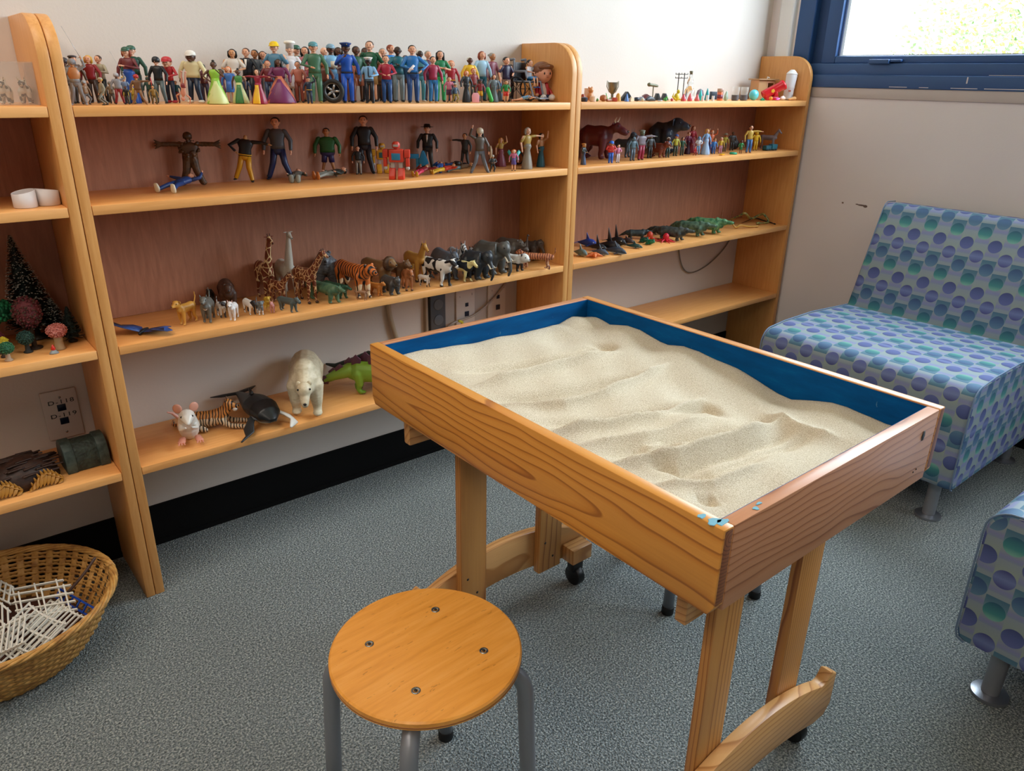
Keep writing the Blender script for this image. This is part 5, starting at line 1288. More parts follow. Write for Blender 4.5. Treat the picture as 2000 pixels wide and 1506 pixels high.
# lying figures
p = P2(322, 378); person((p.x, p.y, p.z+.0135), .105, label='toy man in a blue suit lying on his back with arms up', skin='l', hair='b', hs='s', top='1f3c74', bot='1f3c74', shoe='d8d0b8', arms='ou', stance=1.8, grp=G2, rot=(math.radians(-82), 0, math.radians(-52)), extra='S')
p = P2(556, 352); person((p.x, p.y, p.z+.011), .10, label='grey toy figure lying with its boots to the front', skin='l', hair='g', hs='s', top='5e635c', bot='6a6f68', shoe='8f948c', arms='dd', grp=G2, rot=(math.radians(-86), 0, math.radians(-30)), extra='S')
p = P2(622, 350); person((p.x-.01, p.y, p.z+.011), .10, label='grey and dark green toy figure lying, boot soles orange', skin='l', hair='k', hs='s', top='2c3430', bot='8f948c', shoe='c87838', arms='dd', grp=G2, rot=(math.radians(-86), 0, math.radians(-75)), extra='S')
for (u, vb, a, t_, b2, s2, l_) in ((812, 345, -60, '7a1f2a', 'c03050', 'c89a2c', 'toy figure in dark red and pink lying in the heap beside the block robot'), (838, 341, -95, 'b83a2c', 'd0a828', 'c89a2c', 'toy figure with yellow legs lying in the heap'), (858, 340, -40, '1f5aa8', '2a6ac8', '2f70d0', 'bright blue toy figure lying at the front of the heap'), (872, 337, -110, '6a5a4a', '5a7a84', '7a9aa4', 'small grey-blue toy figure lying at the end of the heap')):
    p = P2(u, vb); person((p.x, p.y, p.z+.010), .075, label=l_, skin='m', hair='k', hs='s', top=t_, bot=b2, shoe=s2, arms='fo', grp=G2, rot=(math.radians(-80), 0, math.radians(a)), extra='S', wide=1.2)
# plain block robots
def robot(u, vb, vt, c1, c2, c3, label, phi=10):
    p = P2(u, vb); h = hgt(vt, p.x, p.y, Z2); r = empty('toy_robot', p, math.radians(phi-40), label, 'toy robot', G2)
    MB().box(-.20, .20, -.12, .12, .46, .80).build('torso', [P(c1)], r, bevel=.03*h, scale=h)
    MB().box(-.12, .12, -.135, -.118, .52, .70).build('chest_plate', [P(c2)], r, bevel=.004*h, scale=h)
    MB().lathe([(.10, .83), (.11, .86), (.11, .95), (.07, 1.0)], 12).tube([(0, 0, .79), (0, 0, .85)], .06, 8).build('head', [P(c1)], r, smooth='angle', scale=h)
    MB().box(-.07, .07, -.112, -.095, .87, .93).build('visor', [P(c3)], r, bevel=.004*h, scale=h)
    for s in (-1, 1):
        a = MB().box(s*.30-.075, s*.30+.075, -.09, .09, .58, .80).box(s*.31-.05, s*.31+.05, -.08, .06, .34, .575).build('arm', [P(c1)], r, bevel=.02*h, scale=h)
        MB().ell((s*.31, -.03, .30), (.06, .06, .06), 8, 6).build('hand', [P(c3)], a, scale=h)
        MB().box(s*.11-.05, s*.11+.05, -.05, .05, .30, .458).build('thigh', [P(c3)], r, bevel=.01*h, scale=h)
        MB().prism([(-.17, 0), (.10, 0), (.09, .30), (-.06, .30), (-.17, .10)], s*.125-.085, s*.125+.085, 0).build('shin', [P(c1)], r, bevel=.015*h, scale=h)
robot(776, 350, 277, 'c83a24', '2a7aa0', 'b0aaa4', 'orange-red block toy robot with a blue chest plate', 0)
robot(748, 338, 280, 'c8921c', '2c5a5a', 'a8a49c', 'yellow block toy robot behind the orange-red one', 15)
p = P2(816, 330); o = MB().box(-.022, .004, -.006, .006, .030, .042).prism([(.002, .022), (.012, .050), (.018, .050), (.030, .018), (.012, .010)], -.007, .007, 1).box(-.004, .006, -.004, .004, 0, .030).build('blade_toy', [P('1f86b8')], bevel=.001)
o.location = p; o.rotation_euler = (0, 0, math.radians(-30)); tag(o, 'bright blue toy blade piece standing beside the long-coated figure', 'toy part', G2)
p = P2(884, 330); o = MB()
for k, (x, y, z, a) in enumerate(((0, 0, .008, .013), (.02, .01, .010, .012), (.035, -.008, .007, .011), (-.018, .008, .009, .010), (.01, -.012, .014, .009))): o.ell((x, y, z), (a, a*.8, a*.7), 9, 6)
o = o.build('toy_beast', [P('15181c')], mods=(('REMESH', dict(mode='VOXEL', voxel_size=.0015, use_smooth_shade=True)),)); o.location = p; tag(o, 'low black toy beast in the shadow behind the heap', 'toy animal', G2)
p = P2(1012, 322); r = empty('hoop_toy', p, math.radians(20), 'small dark toy wheel behind the fairy', 'toy wheel', G2)
MB().tube([(0, .017*math.cos(a), .0195+.017*math.sin(a)) for a in [2*PI*k/24 for k in range(25)]], .0025, 6, cap=False).build('rim', [P('1c1e20')], r)

# ------------------------------------------------------------------ right bookcase, second shelf
GR2 = 'toy characters on the second shelf by the window'
def onr(rows, z, grp):
    for u, vb, vt, phi, kw in rows:
        p = P2(u, vb, z); quad(p, phi, h=hgt(vt, p.x, p.y, z), grp=grp, **kw)
onr([
 (1150, 305, 238, 62, k_(COW, L=.80, g=(.26, .32), lr=.09, hd=(.17, .22, .12, -25), ears='w', coat=P('521a24'), extra='H', label='dark red toy bull with pale horns')),
 (1215, 308, 252, 60, k_(DOG, L=.8, g=(.20, .24), coat=P('3c4a58'), ears='j', tail='n', nk=(.30, 60, .15, .10), label='slate blue long-necked toy animal beside the blue-capped figure')),
 (1283, 308, 276, 50, k_(CAT, L=1.0, g=(.32, .36), lr=.10, coat=P('6a2e20'), tail='n', extra='K', ears='r', hd=(.24, .12, .13, -15), label='reddish brown toy warthog with tusks')),
 (1283, 296, 231, 60, k_(CAT, L=.55, g=(.30, .34), lr=.13, coat=P('1c2a3a'), tail='n', ears='d', hd=(.24, .16, .15, -10), nk=(.10, 40, .26, .22), label='large blue-black toy dog towering at the back', extra='')),
 (1497, 292, 250, 62, k_(COW, L=1.1, g=(.17, .19), lr=.045, nk=(.36, 62, .13, .09), hd=(.11, .18, .06, -40), ears='j', coat=P('7a6e72'), extra='', label='slim grey toy horse near the shelf end')),
], Z2, GR2)
figs([
 (1139, 322, 280, d_(60, 'b8824a', 'b', 'n', '2c3a3c', '3a4a68', 'small toy mouse-like figure in a dark green coat at the shelf corner', child=.6, arms='ff', hat='beret', hc='a8743c', low='r')),
 (1192, 319, 275, d_(10, 'm', 'k', 's', 'c42c28', '1c5ac0', 'square toy child in a blue cap, red top and blue trousers', child=1.0, hat='cap', hc='1f6ad0', wide=1.4, arms='ff', shoe='1c4aa8')),
 (1206, 318, 282, d_(30, 'p', 'k', 's', 'c87a98', 'c8c4cc', 'small toy figure in pink beside the blue-capped child', child=.5, arms='df')),
 (1235, 314, 266, d_(30, '5a7684', 'k', 's', '4a6470', '4a5a6a', 'blue-grey toy figure left of the crimson vest', child=.7, wide=1.3)),
 (1250, 313, 254, d_(30, '6a7460', 'g', 'n', '7a7078', '8c1e3c', 'big toy figure in a grey shirt and crimson trousers', child=.5, wide=1.7, arms='do', hat='beret', hc='7a8070')),
 (1268, 309, 262, d_(30, '7a7a6a', 'g', 'n', '3a3f44', '1f2428', 'dark toy figure behind the warthog', wide=1.3, child=.4)),
 (1303, 308, 268, d_(20, 'd', 'w', 's', '3a4a6a', '1c3a3a', 'small toy figure with white beard and dark clothes', child=.6, arms='ff')),
 (1318, 305, 262, d_(20, 'l', 'b', 's', 'a8a83a', '2a3c2c', 'small toy figure in yellow-green with a pointed blue hat', child=.4, hat='cap', hc='3a5aa0')),
 (1331, 304, 268, d_(20, 'l', 'k', 'b', '1f4a38', '1c3a34', 'black-haired toy woman in a green jacket', arms='dd')),
 (1342, 301, 258, d_(20, 'p', 'r', 's', '6a1f44', '3a1430', 'toy figure in a dark plum robe', low='r')),
 (1350, 298, 246, d_(30, 'p', 'r', 'l', 'a82a3c', '8a1e30', 'red-haired toy woman in a crimson gown behind the others', low='g', wide=.9)),
 (1357, 304, 286, d_(40, 'p', 'r', 's', 'a01824', '9a1420', 'little red toy figure kneeling at the edge', pose='kneel')),
 (1363, 302, 266, d_(10, '7aa8d8', 'w', 'n', 'd0d4dc', '6a9ac8', 'small toy figure in pale blue and white', child=.9, arms='ff')),
 (1376, 302, 252, d_(10, 'p', 'y', 'l', '88b0dc', '9ab8dc', 'blonde toy girl in a light blue dress', low='g', wide=.75)),
 (1387, 300, 250, d_(20, 'p', 'o', 's', 'c05a2c', '3a4a8a', 'toy figure in an orange top behind the blonde girl', arms='uu')),
 (1393, 301, 270, d_(10, 'l', 'y', 's', '3a7ac0', '2a5a98', 'small toy child in blue with a brown cap', child=.8, hat='cap', hc='9a6a3c')),
 (1406, 300, 268, d_(10, 'l', 'g', 's', 'c8a83a', 'b884a0', 'small toy child in yellow and lilac', child=.9)),
 (1414, 296, 260, d_(10, 'm', 'g', 's', 'b0a83c', '6a6a5a', 'toy figure with a grey wide hat', hat='brim', hc='8a8a78', child=.5)),
 (1428, 294, 258, d_(10, 'd', 'k', 's', '3c3f44', '24282c', 'dark grey toy figure near the black disc', wide=1.3)),
 (1446, 300, 274, d_(10, 'd', 'k', 's', '2f8a4a', '2a6a3c', 'small toy child in a green dress', child=.8, low='k')),
 (1461, 299, 245, d_(10, 'l', 'b', 's', 'c8a44a', '3a6aa4', 'toy figure in a mustard shirt and blue trousers with one arm out', arms='do', shoe='8a4a2c')),
 (1474, 294, 256, d_(10, 'e0b41c', 'y', 'n', 'd8b020', 'c8a01c', 'plump yellow toy figure behind the mustard shirt', child=.9, wide=1.3)),
], Z2, GR2)
p = P2(1434, 292); o = MB().lathe([(.016, -.004), (.018, 0), (.016, .004), (.004, .006)], 24).xf(lambda q: Vector((q.x, q.z, q.y+.0182))).build('toy_disc', [P('12161c')]); o.location = p; o.rotation_euler = (0, 0, math.radians(-30)); tag(o, 'round black toy disc standing on edge', 'toy disc', GR2)
p = P2(1432, 302); o = MB().lathe([(.0125, 0), (.0135, .003), (.011, .006), (.003, .0065)], 20).build('stand_toy', [P('1fa07c')]); o.location = p; tag(o, 'turquoise round toy base at the shelf edge', 'toy base', GR2)
p = P2(1410, 303); o = MB().box(-.016, .016, -.006, .006, 0, .0035).build('toy_plank', [P('e0a81c')], bevel=.001); o.location = p; o.rotation_euler = (0, 0, math.radians(20)); tag(o, 'flat yellow toy plank', 'toy plank', GR2)
p = P2(1503, 294); r = empty('toy_cart', p, math.radians(-8), 'small teal block cart at the end of the shelf', 'toy cart', GR2)
MB().box(-.030, -.002, -.010, .010, .003, .018).build('wagon', [P('1c5a6e')], r, bevel=.0015); MB().box(.002, .030, -.010, .010, .003, .022).box(-.002, .002, -.002, .002, .006, .009).build('engine', [P('1f6a80')], r, bevel=.0015)
for k in (-.022, -.009, .009, .022):
    MB().lathe([(.0042, -.0125), (.0042, .0125)], 12).xf(lambda q, k=k: Vector((k+q.x, q.z, .0043+q.y))).build('wheel', [P('14343e')], r)

# ------------------------------------------------------------------ right bookcase, third shelf: sea animals and reptiles
GS = 'toy sea animals and reptiles on the third shelf by the window'
def fish(u, vb, L, phi, c1, c2, fin, label, fh=.3, top=None, wid=.15, name='toy_sea_animal', roll=0):
    p = P2(u, vb, Z3); r = empty(name, p, math.radians(phi-40), label, 'toy sea animal', GS)
    m1 = pat('belly', c2, c1); w_ = wid*L
    b = MB().tube([(0, L*.5, w_*.75), (0, L*.3, w_*.8), (0, 0, w_*.95), (0, -L*.25, w_*.9), (0, -L*.42, w_*.75), (0, -L*.5, w_*.6)], [(w_*.14, w_*.16), (w_*.45, w_*.5), (w_*.9, w_*.95), (w_*.88, w_*.9), (w_*.5, w_*.5), (w_*.18, w_*.2)], 14, ref=(1, 0, 0)).build('body', [m1], r)
    MB().prism([(-L*.12, w_*1.5), (L*.02, w_*1.8+fh*L*.7), (L*.07, w_*1.8+fh*L), (L*.08, w_*1.7)], -w_*.13, w_*.13, 0).build('dorsal_fin', [P(c2 if fin is None else fin)], r, bevel=.0006)
    for s in (-1, 1):
        MB().tube([(s*w_*.8, -L*.18, w_*.7), (s*w_*1.7, -L*.08, w_*.25)], [(w_*.35, w_*.08), (w_*.12, w_*.04)], 7, ref=(0, 1, 0)).build('flipper', [P(c2)], r)
        MB().tube([(0, L*.49, w_*.75), (s*w_*1.2, L*.60, w_*.75)], [(w_*.35, w_*.08), (w_*.1, w_*.04)], 7, ref=(0, 1, 0)).build('fluke', [P(c2)], r)
        MB().ell((s*w_*.62, -L*.34, w_*1.15), (w_*.12, w_*.16, w_*.10), 6, 5).build('eye_spot', [P('d8d8d4' if c2 < '30' else '14161a')], r)
    return r
fish(1134, 500, .055, 40, '9aa8a4', '5f7270', None, 'grey-green toy shark at the left end of the shelf', .28, wid=.22)
fish(1168, 490, .070, 50, 'c8ccd0', '10141c', None, 'small black and white toy orca on the left', .42, wid=.18)
fish(1187, 487, .085, 52, 'd0d0cc', '0e121a', None, 'large black and white toy orca with the tallest fin', .50, wid=.20)
fish(1172, 498, .060, 52, '8a98a8', '4a5666', None, 'grey toy dolphin in front of the orcas', .25, wid=.17)
fish(1200, 494, .075, 52, 'a8b4bc', '303c4c', None, 'dark grey toy dolphin beside the big orca', .25, wid=.17)
fish(1205, 478, .075, 50, '20242c', '0e1218', None, 'black toy whale with an upright fin behind the orcas', .55, wid=.20)
fish(1150, 484, .070, 60, '3a6ac8', '1f3f9a', None, 'bright blue toy whale behind the starfish', .30, wid=.20)
fish(1222, 478, .060, 50, 'c8bcb0', '3a2c2c', None, 'brown and white toy seal behind the green frog', .10, wid=.20)
fish(1238, 484, .055, 60, 'c8c4bc', '1f4a48', None, 'dark teal toy fish with a pale belly', .22, wid=.15)
# starfish
p = P2(1160, 503, Z3); vs = []
o = MB()
for k in range(5):
    a = 2*PI*k/5+.3; o.tube([(0, 0, .006), (.012*math.cos(a), .012*math.sin(a), .006), (.027*math.cos(a), .027*math.sin(a), .003)], [.008, .006, .002], 8)
o = o.build('toy_starfish', [pat('mottle', 'b8582c', 'd8783c')], mods=(('REMESH', dict(mode='VOXEL', voxel_size=.0012, use_smooth_shade=True)),)); o.location = p; tag(o, 'orange toy starfish at the shelf edge', 'toy starfish', GS)
def octo(u, vb, c, label, n=7, R=.032):
    p = P2(u, vb, Z3); r = empty('toy_octopus', p, 0.4, label, 'toy octopus', GS)
    MB().ell((0, 0, .017), (.010, .011, .013), 12, 9).build('body', [P(c)], r)
    for k in range(n):
        a = 2*PI*k/n; MB().tube([(.006*math.cos(a), .006*math.sin(a), .009), (R*.6*math.cos(a+.1), R*.6*math.sin(a+.1), .005), (R*math.cos(a+.3), R*math.sin(a+.3), .002)], [.0045, .003, .0012], 6).build('arm', [P(c)], r)
octo(1300, 470, 'c81c30', 'red toy octopus spread flat on the shelf')
octo(1268, 468, 'c84a30', 'red and orange toy octopus behind the green frogs', 6, .036)
for i, (u, vb, l_) in enumerate(((1270, 478, 'green toy frog sitting near the shelf edge'), (1258, 474, 'darker green toy frog behind the first'))):
    p = P2(u, vb, Z3); r = empty('toy_frog', p, math.radians(20), l_, 'toy frog', GS); c_ = P(('12704c', '0e5a48')[i], .25)
    MB().tube([(0, .010, .006), (0, 0, .009), (0, -.010, .011)], [.007, .009, .006], 10).build('body', [c_], r)
    for s in (-1, 1):
        MB().ell((s*.004, -.010, .017), .0028, 8, 6).build('eye', [c_], r)
        MB().tube([(s*.006, .008, .006), (s*.014, .000, .006), (s*.010, .014, .002)], [.0045, .003, .002], 6).build('leg', [c_], r)
CRO = dict(L=1.9, g=(.42, .40), lr=.13, leg=.55, nk=(.2, 10, .36, .26), hd=(.26, .42, .14, 0), ears='n', tail='b', vox=.045)
for u, vb, vt, phi, c1, c2, l_ in ((1255, 466, 444, 88, '1c2a30', '3a4a4c', 'long dark toy crocodile at the back of the third shelf'), (1322, 470, 437, 60, '20282a', '4a5450', 'dark toy crocodile with a pale snout'), (1300, 458, 437, 85, '141c1c', '2c3836', 'black toy lizard behind the crocodiles'), (1362, 460, 425, 60, '2c4a3c', '5a7a64', 'green toy crocodile, third in the line of reptiles'), (1392, 455, 418, 62, '1c6040', '6a9a6a', 'brightest green toy lizard at the head of the reptiles')):
    p = P2(u-14, vb, Z3); h = hgt(vt, p.x, p.y, Z3)*.85
    r = quad(p, phi, h=h, coat=pat('mottle', c1, c2), label=l_, name='toy_reptile', cat='toy reptile', grp=GS, **CRO)
    MB().tube([(0, .95*h, .6*h), (.15*h, 1.4*h, .35*h), (.5*h, 1.75*h, .12*h)], [.22*h, .14*h, .03*h], 8).build('tail', [pat('mottle', c1, c2)], r)
def snake(pts, rad, c, label, name='toy_snake'):
    W = []
    for (u, v, y, lift) in pts:
        x = place_x(u, y, Z3); W.append(Vector((x, y, Z3+.0004+rad+lift*1.9)))
    q0 = W[0].copy(); W = [p_-q0 for p_ in W]; S = []
    for i in range(len(W)-1):
        for k in range(5):
            t = k/5; a = W[max(i-1, 0)]; b = W[i]; c_ = W[i+1]; d = W[min(i+2, len(W)-1)]
            S.append(.5*((2*b)+(c_-a)*t+(2*a-5*b+4*c_-d)*t*t+(3*b-a-3*c_+d)*t**3))
    S.append(W[-1]); n = len(S)
    R = [rad*min(1, .35+3*i/n, .25+5*(n-1-i)/n) for i in range(n)]; R[-2] = rad*1.3; R[-1] = rad*1.0
    o = MB().tube(S, R, 8).build(name, [c]); o.location = q0; return tag(o, label, 'toy snake', GS)
snake([(1420, 0, -.05, 0), (1440, 0, -.09, .012), (1452, 0, -.12, .020), (1466, 0, -.10, .004), (1482, 0, -.12, .012), (1490, 0, -.14, .014), (1500, 0, -.16, 0), (1478, 0, -.15, 0)], .0045, pat('mottle', '1c5a4c', 'b8a048', sc_=1.5), 'green and yellow toy snake winding over the others')
snake([(1416, 0, -.12, 0), (1425, 0, -.13, .010), (1436, 0, -.15, 0), (1446, 0, -.16, .004), (1462, 0, -.17, 0), (1480, 0, -.185, 0)], .0036, P('c89a48'), 'mustard toy snake near the edge of the shelf')
snake([(1465, 0, -.10, 0), (1490, 0, -.08, .002), (1505, 0, -.11, 0), (1518, 0, -.15, 0), (1530, 0, -.19, 0)], .0022, P('20262a'), 'thin black toy snake reaching the side panel')
for (u, y, hh, l_) in ((1407, -.09, .060, 'thin reddish toy coral stalk'), (1428, -.06, .045, 'pale bent toy twig')):
    x = place_x(u, y, Z3); o = MB().tube([(0, 0, 0), (.002, 0, hh*.4), (-.001, 0, hh*.7), (.006, 0, hh)], [.0022, .0018, .0016, .001], 6)
    for k in range(4): o.ell((.001, 0, hh*(.3+.18*k)), .0028, 6, 5)
    o = o.build('toy_coral', [P('8a5a38')]); o.location = (x, y, Z3+.0003); tag(o, l_, 'toy coral', GS)

# ------------------------------------------------------------------ right bookcase, top shelf: trinkets
GT = 'trinkets on the top shelf by the window'
def put(o, u, y, rz=0, label='', cat='trinket', rx=0, ry=0, dz=0):
    o.location = (place_x(u, y, Z1), y, Z1+.0003+dz); o.rotation_euler = (rx, ry, math.radians(rz)); return tag(o, label, cat, GT)
def simple(name, mb, c, u, y, rz, label, cat, **kw):
    return put(mb.build(name, [c] if not isinstance(c, list) else c, smooth='angle', **{k: v for k, v in kw.items() if k in ('bevel',)}), u, y, rz, label, cat, **{k: v for k, v in kw.items() if k in ('rx', 'ry', 'dz')})
simple('toy_bear', MB().ell((0, 0, .012), (.011, .010, .012)).ell((0, -.002, .029), (.008, .008, .008)).ell((-.006, 0, .036), .003, 6, 5).ell((.006, 0, .036), .003, 6, 5).tube([(-.008, -.008, .004), (-.010, -.018, .003)], .004, 6).tube([(.008, -.008, .004), (.010, -.018, .003)], .004, 6), P('c08452'), 1152, -.12, 0, 'small wooden-brown sitting toy bear near the panel', 'toy')
simple('wooden_block', MB().box(-.010, .010, -.010, .010, 0, .034), P('c8a894'), 1149, -.06, 10, 'tan block standing behind the little bear', 'block', bevel=.001)
simple('toy_pot', MB().lathe([(.008, 0), (.010, .004), (.010, .010), (.006, .012)], 14), P('1f2c44'), 1141, -.17, 0, 'small dark blue pot at the left end of the trinkets', 'pot')
simple('clay_jar', MB().lathe([(.006, 0), (.009, .006), (.008, .012), (.003, .019)], 14), P('8a3a24'), 1138, -.12, 0, 'small red clay jar beside the panel', 'jar')
simple('toy_mug', MB().lathe([(.008, 0), (.009, .004), (.009, .014), (.0075, .0145), (.0075, .004)], 16).tube([(.009, 0, .011), (.014, 0, .008), (.009, 0, .004)], .0014, 6), P('dcc8b8'), 1158, -.18, 0, 'cream mug in front of the little bear', 'mug')
for k, (u, y, l_) in enumerate(((1166, -.17, 'green bead next to the cream mug'), (1300, -.18, 'tiny green toy frog at the shelf edge'), (1312, -.185, 'tiny red bead near the yellow dragon'))):
    simple('bead', MB().ell((0, 0, .0045), .0045, 8, 6), P(('3a7a2c', '3f9a4a', 'a83040')[k]), u, y, 0, l_, 'bead')
simple('wooden_barrel', MB().lathe([(.007, -.008), (.0095, 0), (.007, .008)], 16).xf(lambda p: Vector((p.x, p.z, p.y+.0096))), P('a86a44'), 1178, -.17, 15, 'small wooden barrel lying on its side', 'barrel')
simple('bread_loaf', MB().ell((0, 0, .006), (.010, .008, .007)), P('d09a6c'), 1178, -.12, 0, 'small round bread-coloured loaf behind the barrel', 'toy food')
simple('toy_log', MB().tube([(-.012, 0, .004), (.010, 0, .004)], .0038, 8), P('8a4a2c'), 1190, -.18, 10, 'short brown stick between barrel and trophy', 'stick')
simple('red_block', MB().box(-.007, .007, -.006, .006, 0, .011), P('a8402c'), 1200, -.18, -30, 'small red block before the trophy', 'block', bevel=.0008)
tp = simple('toy_trophy', MB().lathe([(.011, 0), (.012, .004), (.004, .008), (.004, .018), (.010, .024), (.015, .040), (.0165, .052), (.015, .052), (.009, .030), (.001, .028)], 20), mat('pewter', '8a8878', .3, .8), 1195, -.10, 0, 'silver-coloured toy trophy cup with two handles', 'toy trophy')
for s in (-1, 1): MB().tube([(s*.016, 0, .050), (s*.025, 0, .056), (s*.026, 0, .040), (s*.014, 0, .024)], .0013, 6).build('handle', [mat('pewter', '8a8878', .3, .8)], tp)
simple('green_ribbon', MB().tube([(-.006, 0, .003), (-.008, 0, .012), (-.011, 0, .022)], [.003, .002, .001], 6).tube([(.004, 0, .003), (.007, 0, .010)], [.003, .001], 6), P('3fae3a'), 1188, -.15, 0, 'bright green leaf shape under the trophy', 'toy plant')
simple('gold_bell', MB().lathe([(.009, 0), (.008, .008), (.006, .018), (.002, .022)], 14), P('c8943a'), 1208, -.13, 0, 'golden bell-shaped toy beside the trophy', 'toy bell')
simple('toy_tent', MB().prism([(-.022, 0), (0, .027), (.022, 0)], -.012, .012, 1), P('14202c'), 1222, -.14, -25, 'dark pointed toy tent with a blue side', 'toy tent', bevel=.0008)
simple('blue_cone', MB().lathe([(.007, 0), (.001, .022)], 14), P('4a7ac8'), 1224, -.18, 0, 'light blue cone leaning on the dark tent', 'toy cone')
simple('paper_box', MB().box(-.007, .007, -.006, .006, 0, .009).ell((0, 0, .011), (.003, .003, .003), 8, 6), P('dcc8a4'), 1232, -.185, 0, 'small cream box with a button top', 'box')
simple('toy_turtle', MB().ell((0, 0, .005), (.011, .009, .006)).ell((-.012, 0, .004), .0035, 6, 5), P('1f2c3a'), 1243, -.17, 0, 'dark blue toy turtle', 'toy animal')
simple('toy_car', MB().box(-.014, .014, -.006, .006, .003, .009).prism([(-.008, .009), (-.004, .015), (.005, .015), (.009, .009)], -.005, .005, 1), P('9aa4b4'), 1252, -.14, -30, 'small grey toy car', 'toy car', bevel=.0008)
simple('glass_bead', MB().ell((0, 0, .005), (.005, .005, .005)), P('c8c4b0', .1), 1255, -.185, 0, 'pale shiny bead by the grey car', 'bead')
simple('brick_house', MB().box(-.011, .011, -.007, .007, 0, .012).prism([(-.013, .012), (0, .019), (.013, .012)], -.008, .008, 1), P('6a3438'), 1261, -.09, -20, 'little maroon toy house', 'toy house', bevel=.0005)
simple('toy_seal', MB().tube([(-.020, 0, .005), (-.005, 0, .008), (.012, 0, .006), (.024, 0, .002)], [.004, .008, .006, .002], 10), P('28303c'), 1270, -.175, 5, 'long dark blue toy seal lying at the front', 'toy animal')
hm = simple('toy_gavel', MB().lathe([(.0016, 0), (.0018, .044)], 10), mat('brass_dark', '6a6a54', .45, .3), 1274, -.11, -10, 'olive-brown toy gavel standing on its handle', 'toy gavel')
MB().tube([(-.018, 0, .047), (-.010, 0, .046), (.008, 0, .044), (.016, 0, .043)], [.0062, .0045, .0045, .0035], 12).build('gavel_head', [mat('brass_dark', '6a6a54', .45, .3)], hm)
for u, w_, c_, l_ in ((1283, .010, '1c242c', 'black pointed toy roof behind the gavel'), (1297, .011, '20262e', 'second black toy roof, right of the gavel')):
    simple('toy_roof', MB().prism([(-w_, 0), (-w_*.3, .021), (w_*.2, .021), (w_*1.2, 0)], -.008, .008, 1), P(c_), u, -.10, -20, l_, 'toy roof', bevel=.0005)
simple('toy_ring', MB().tube([(.006*math.cos(a), .006*math.sin(a), .002) for a in [2*PI*k/14 for k in range(15)]], .0018, 6, cap=False), P('b8bcc8'), 1289, -.18, 0, 'small pale ring lying flat', 'ring')
simple('green_frog', MB().ell((0, 0, .005), (.006, .007, .005)).ell((0, -.005, .010), .0035, 8, 6), P('3fa83f'), 1299, -.165, 0, 'bright green frog figurine', 'toy animal')
# black signal gantry
gt = simple('toy_gantry', MB().tube([(-.010, 0, 0), (-.010, 0, .084)], .0016, 7, cap=False).tube([(.010, 0, 0), (.010, 0, .084)], .0016, 7, cap=False), P('1c2422'), 1327, -.075, -30, 'thin black toy power-line frame with two crossbars', 'toy gantry')
for z in (.068, .080):
    b = MB().obox((-.022, 0, z), (.022, 0, z), .0016, .0022)
    for x in (-.021, -.010, 0, .010, .021): b.tube([(x, 0, z), (x, 0, z+.004)], .0009, 5)
    b.build('crossbar', [P('1c2422')], gt)
simple('yellow_dragon', MB().ell((0, 0, .011), (.009, .008, .012)).ell((.004, -.002, .027), (.005, .006, .006)).tube([(-.006, 0, .006), (-.014, .004, .012), (-.010, .004, .022)], [.005, .003, .001], 7).tube([(.006, 0, .004), (.014, -.004, .004)], .003, 6), P('c8b41c'), 1321, -.17, 0, 'yellow toy dragon curled upright', 'toy dragon')
am = bpy.data.materials.new('acrylic'); am.use_nodes = True; at_ = am.node_tree
for nd in list(at_.nodes): at_.nodes.remove(nd)
go = at_.nodes.new('ShaderNodeOutputMaterial'); t1 = at_.nodes.new('ShaderNodeBsdfTransparent'); g1 = at_.nodes.new('ShaderNodeBsdfPrincipled'); mx = at_.nodes.new('ShaderNodeMixShader'); mx.inputs[0].default_value = .16
g1.inputs['Base Color'].default_value = (.8, .8, .78, 1); g1.inputs['Roughness'].default_value = .1
at_.links.new(t1.outputs[0], mx.inputs[1]); at_.links.new(g1.outputs[0], mx.inputs[2]); at_.links.new(mx.outputs[0], go.inputs[0])
CLR = am
GLS = mat('clear_glass', 'eef6f8', .02, trans=1.0)
bt = simple('glass_bottle', MB().lathe([(.015, 0), (.017, .003), (.017, .030), (.012, .038), (.009, .044), (.011, .052), (.010, .060), (.006, .068), (.005, .078), (.0062, .080)], 20), GLS, 1345, -.085, 0, 'clear ribbed glass bottle with a dark stopper', 'glass bottle')
MB().lathe([(.0045, .0802), (.006, .090), (.005, .091)], 12).build('stopper', [P('6a6a54')], bt)
simple('arch_block', MB().prism([(-.014, 0), (-.014, .018), (-.010, .030), (0, .035), (.010, .030), (.014, .018), (.014, 0)], -.003, .003, 1), P('6a5a6a'), 1366, -.055, -20, 'mauve round-topped plaque behind the bells', 'plaque', bevel=.0008)
for u, y, c_, hh, l_ in ((1334, -.18, 'c84a5a', .022, 'pink bell-shaped cone, leftmost of three'), (1347, -.18, 'd05a62', .024, 'pink cone, middle of three'), (1361, -.18, 'd06a6c', .021, 'pink cone, rightmost of three'), (1367, -.14, '18b0b4', .034, 'turquoise leaf-shaped tag behind the pink cones'), (1380, -.13, '10929a', .038, 'teal perfume-bottle shape behind the beakers')):
    simple('toy_cone', MB().lathe([(.0075, 0), (.0085, .003), (.006, hh*.5), (.002, hh*.9), (.0008, hh)], 14), P(c_, .2), u, y, 0, l_, 'toy cone')
for u, hh, l_ in ((1372, .016, 'small clear beaker, first of three in a row'), (1381, .018, 'small clear beaker, second of three in a row'), (1392, .016, 'small clear beaker, third of three in a row')):
    simple('toy_beaker', MB().lathe([(.004, 0), (.0045, .001), (.0045, hh), (.004, hh), (.004, .002)], 12), mat('beaker', 'd8dce4', .15, spec=.8), u, -.188, 0, l_, 'toy beaker')
simple('dark_box', MB().box(-.026, .026, -.006, .006, 0, .026), P('1c2c3c'), 1398, -.05, -15, 'dark blue box behind the beakers', 'box', bevel=.001)
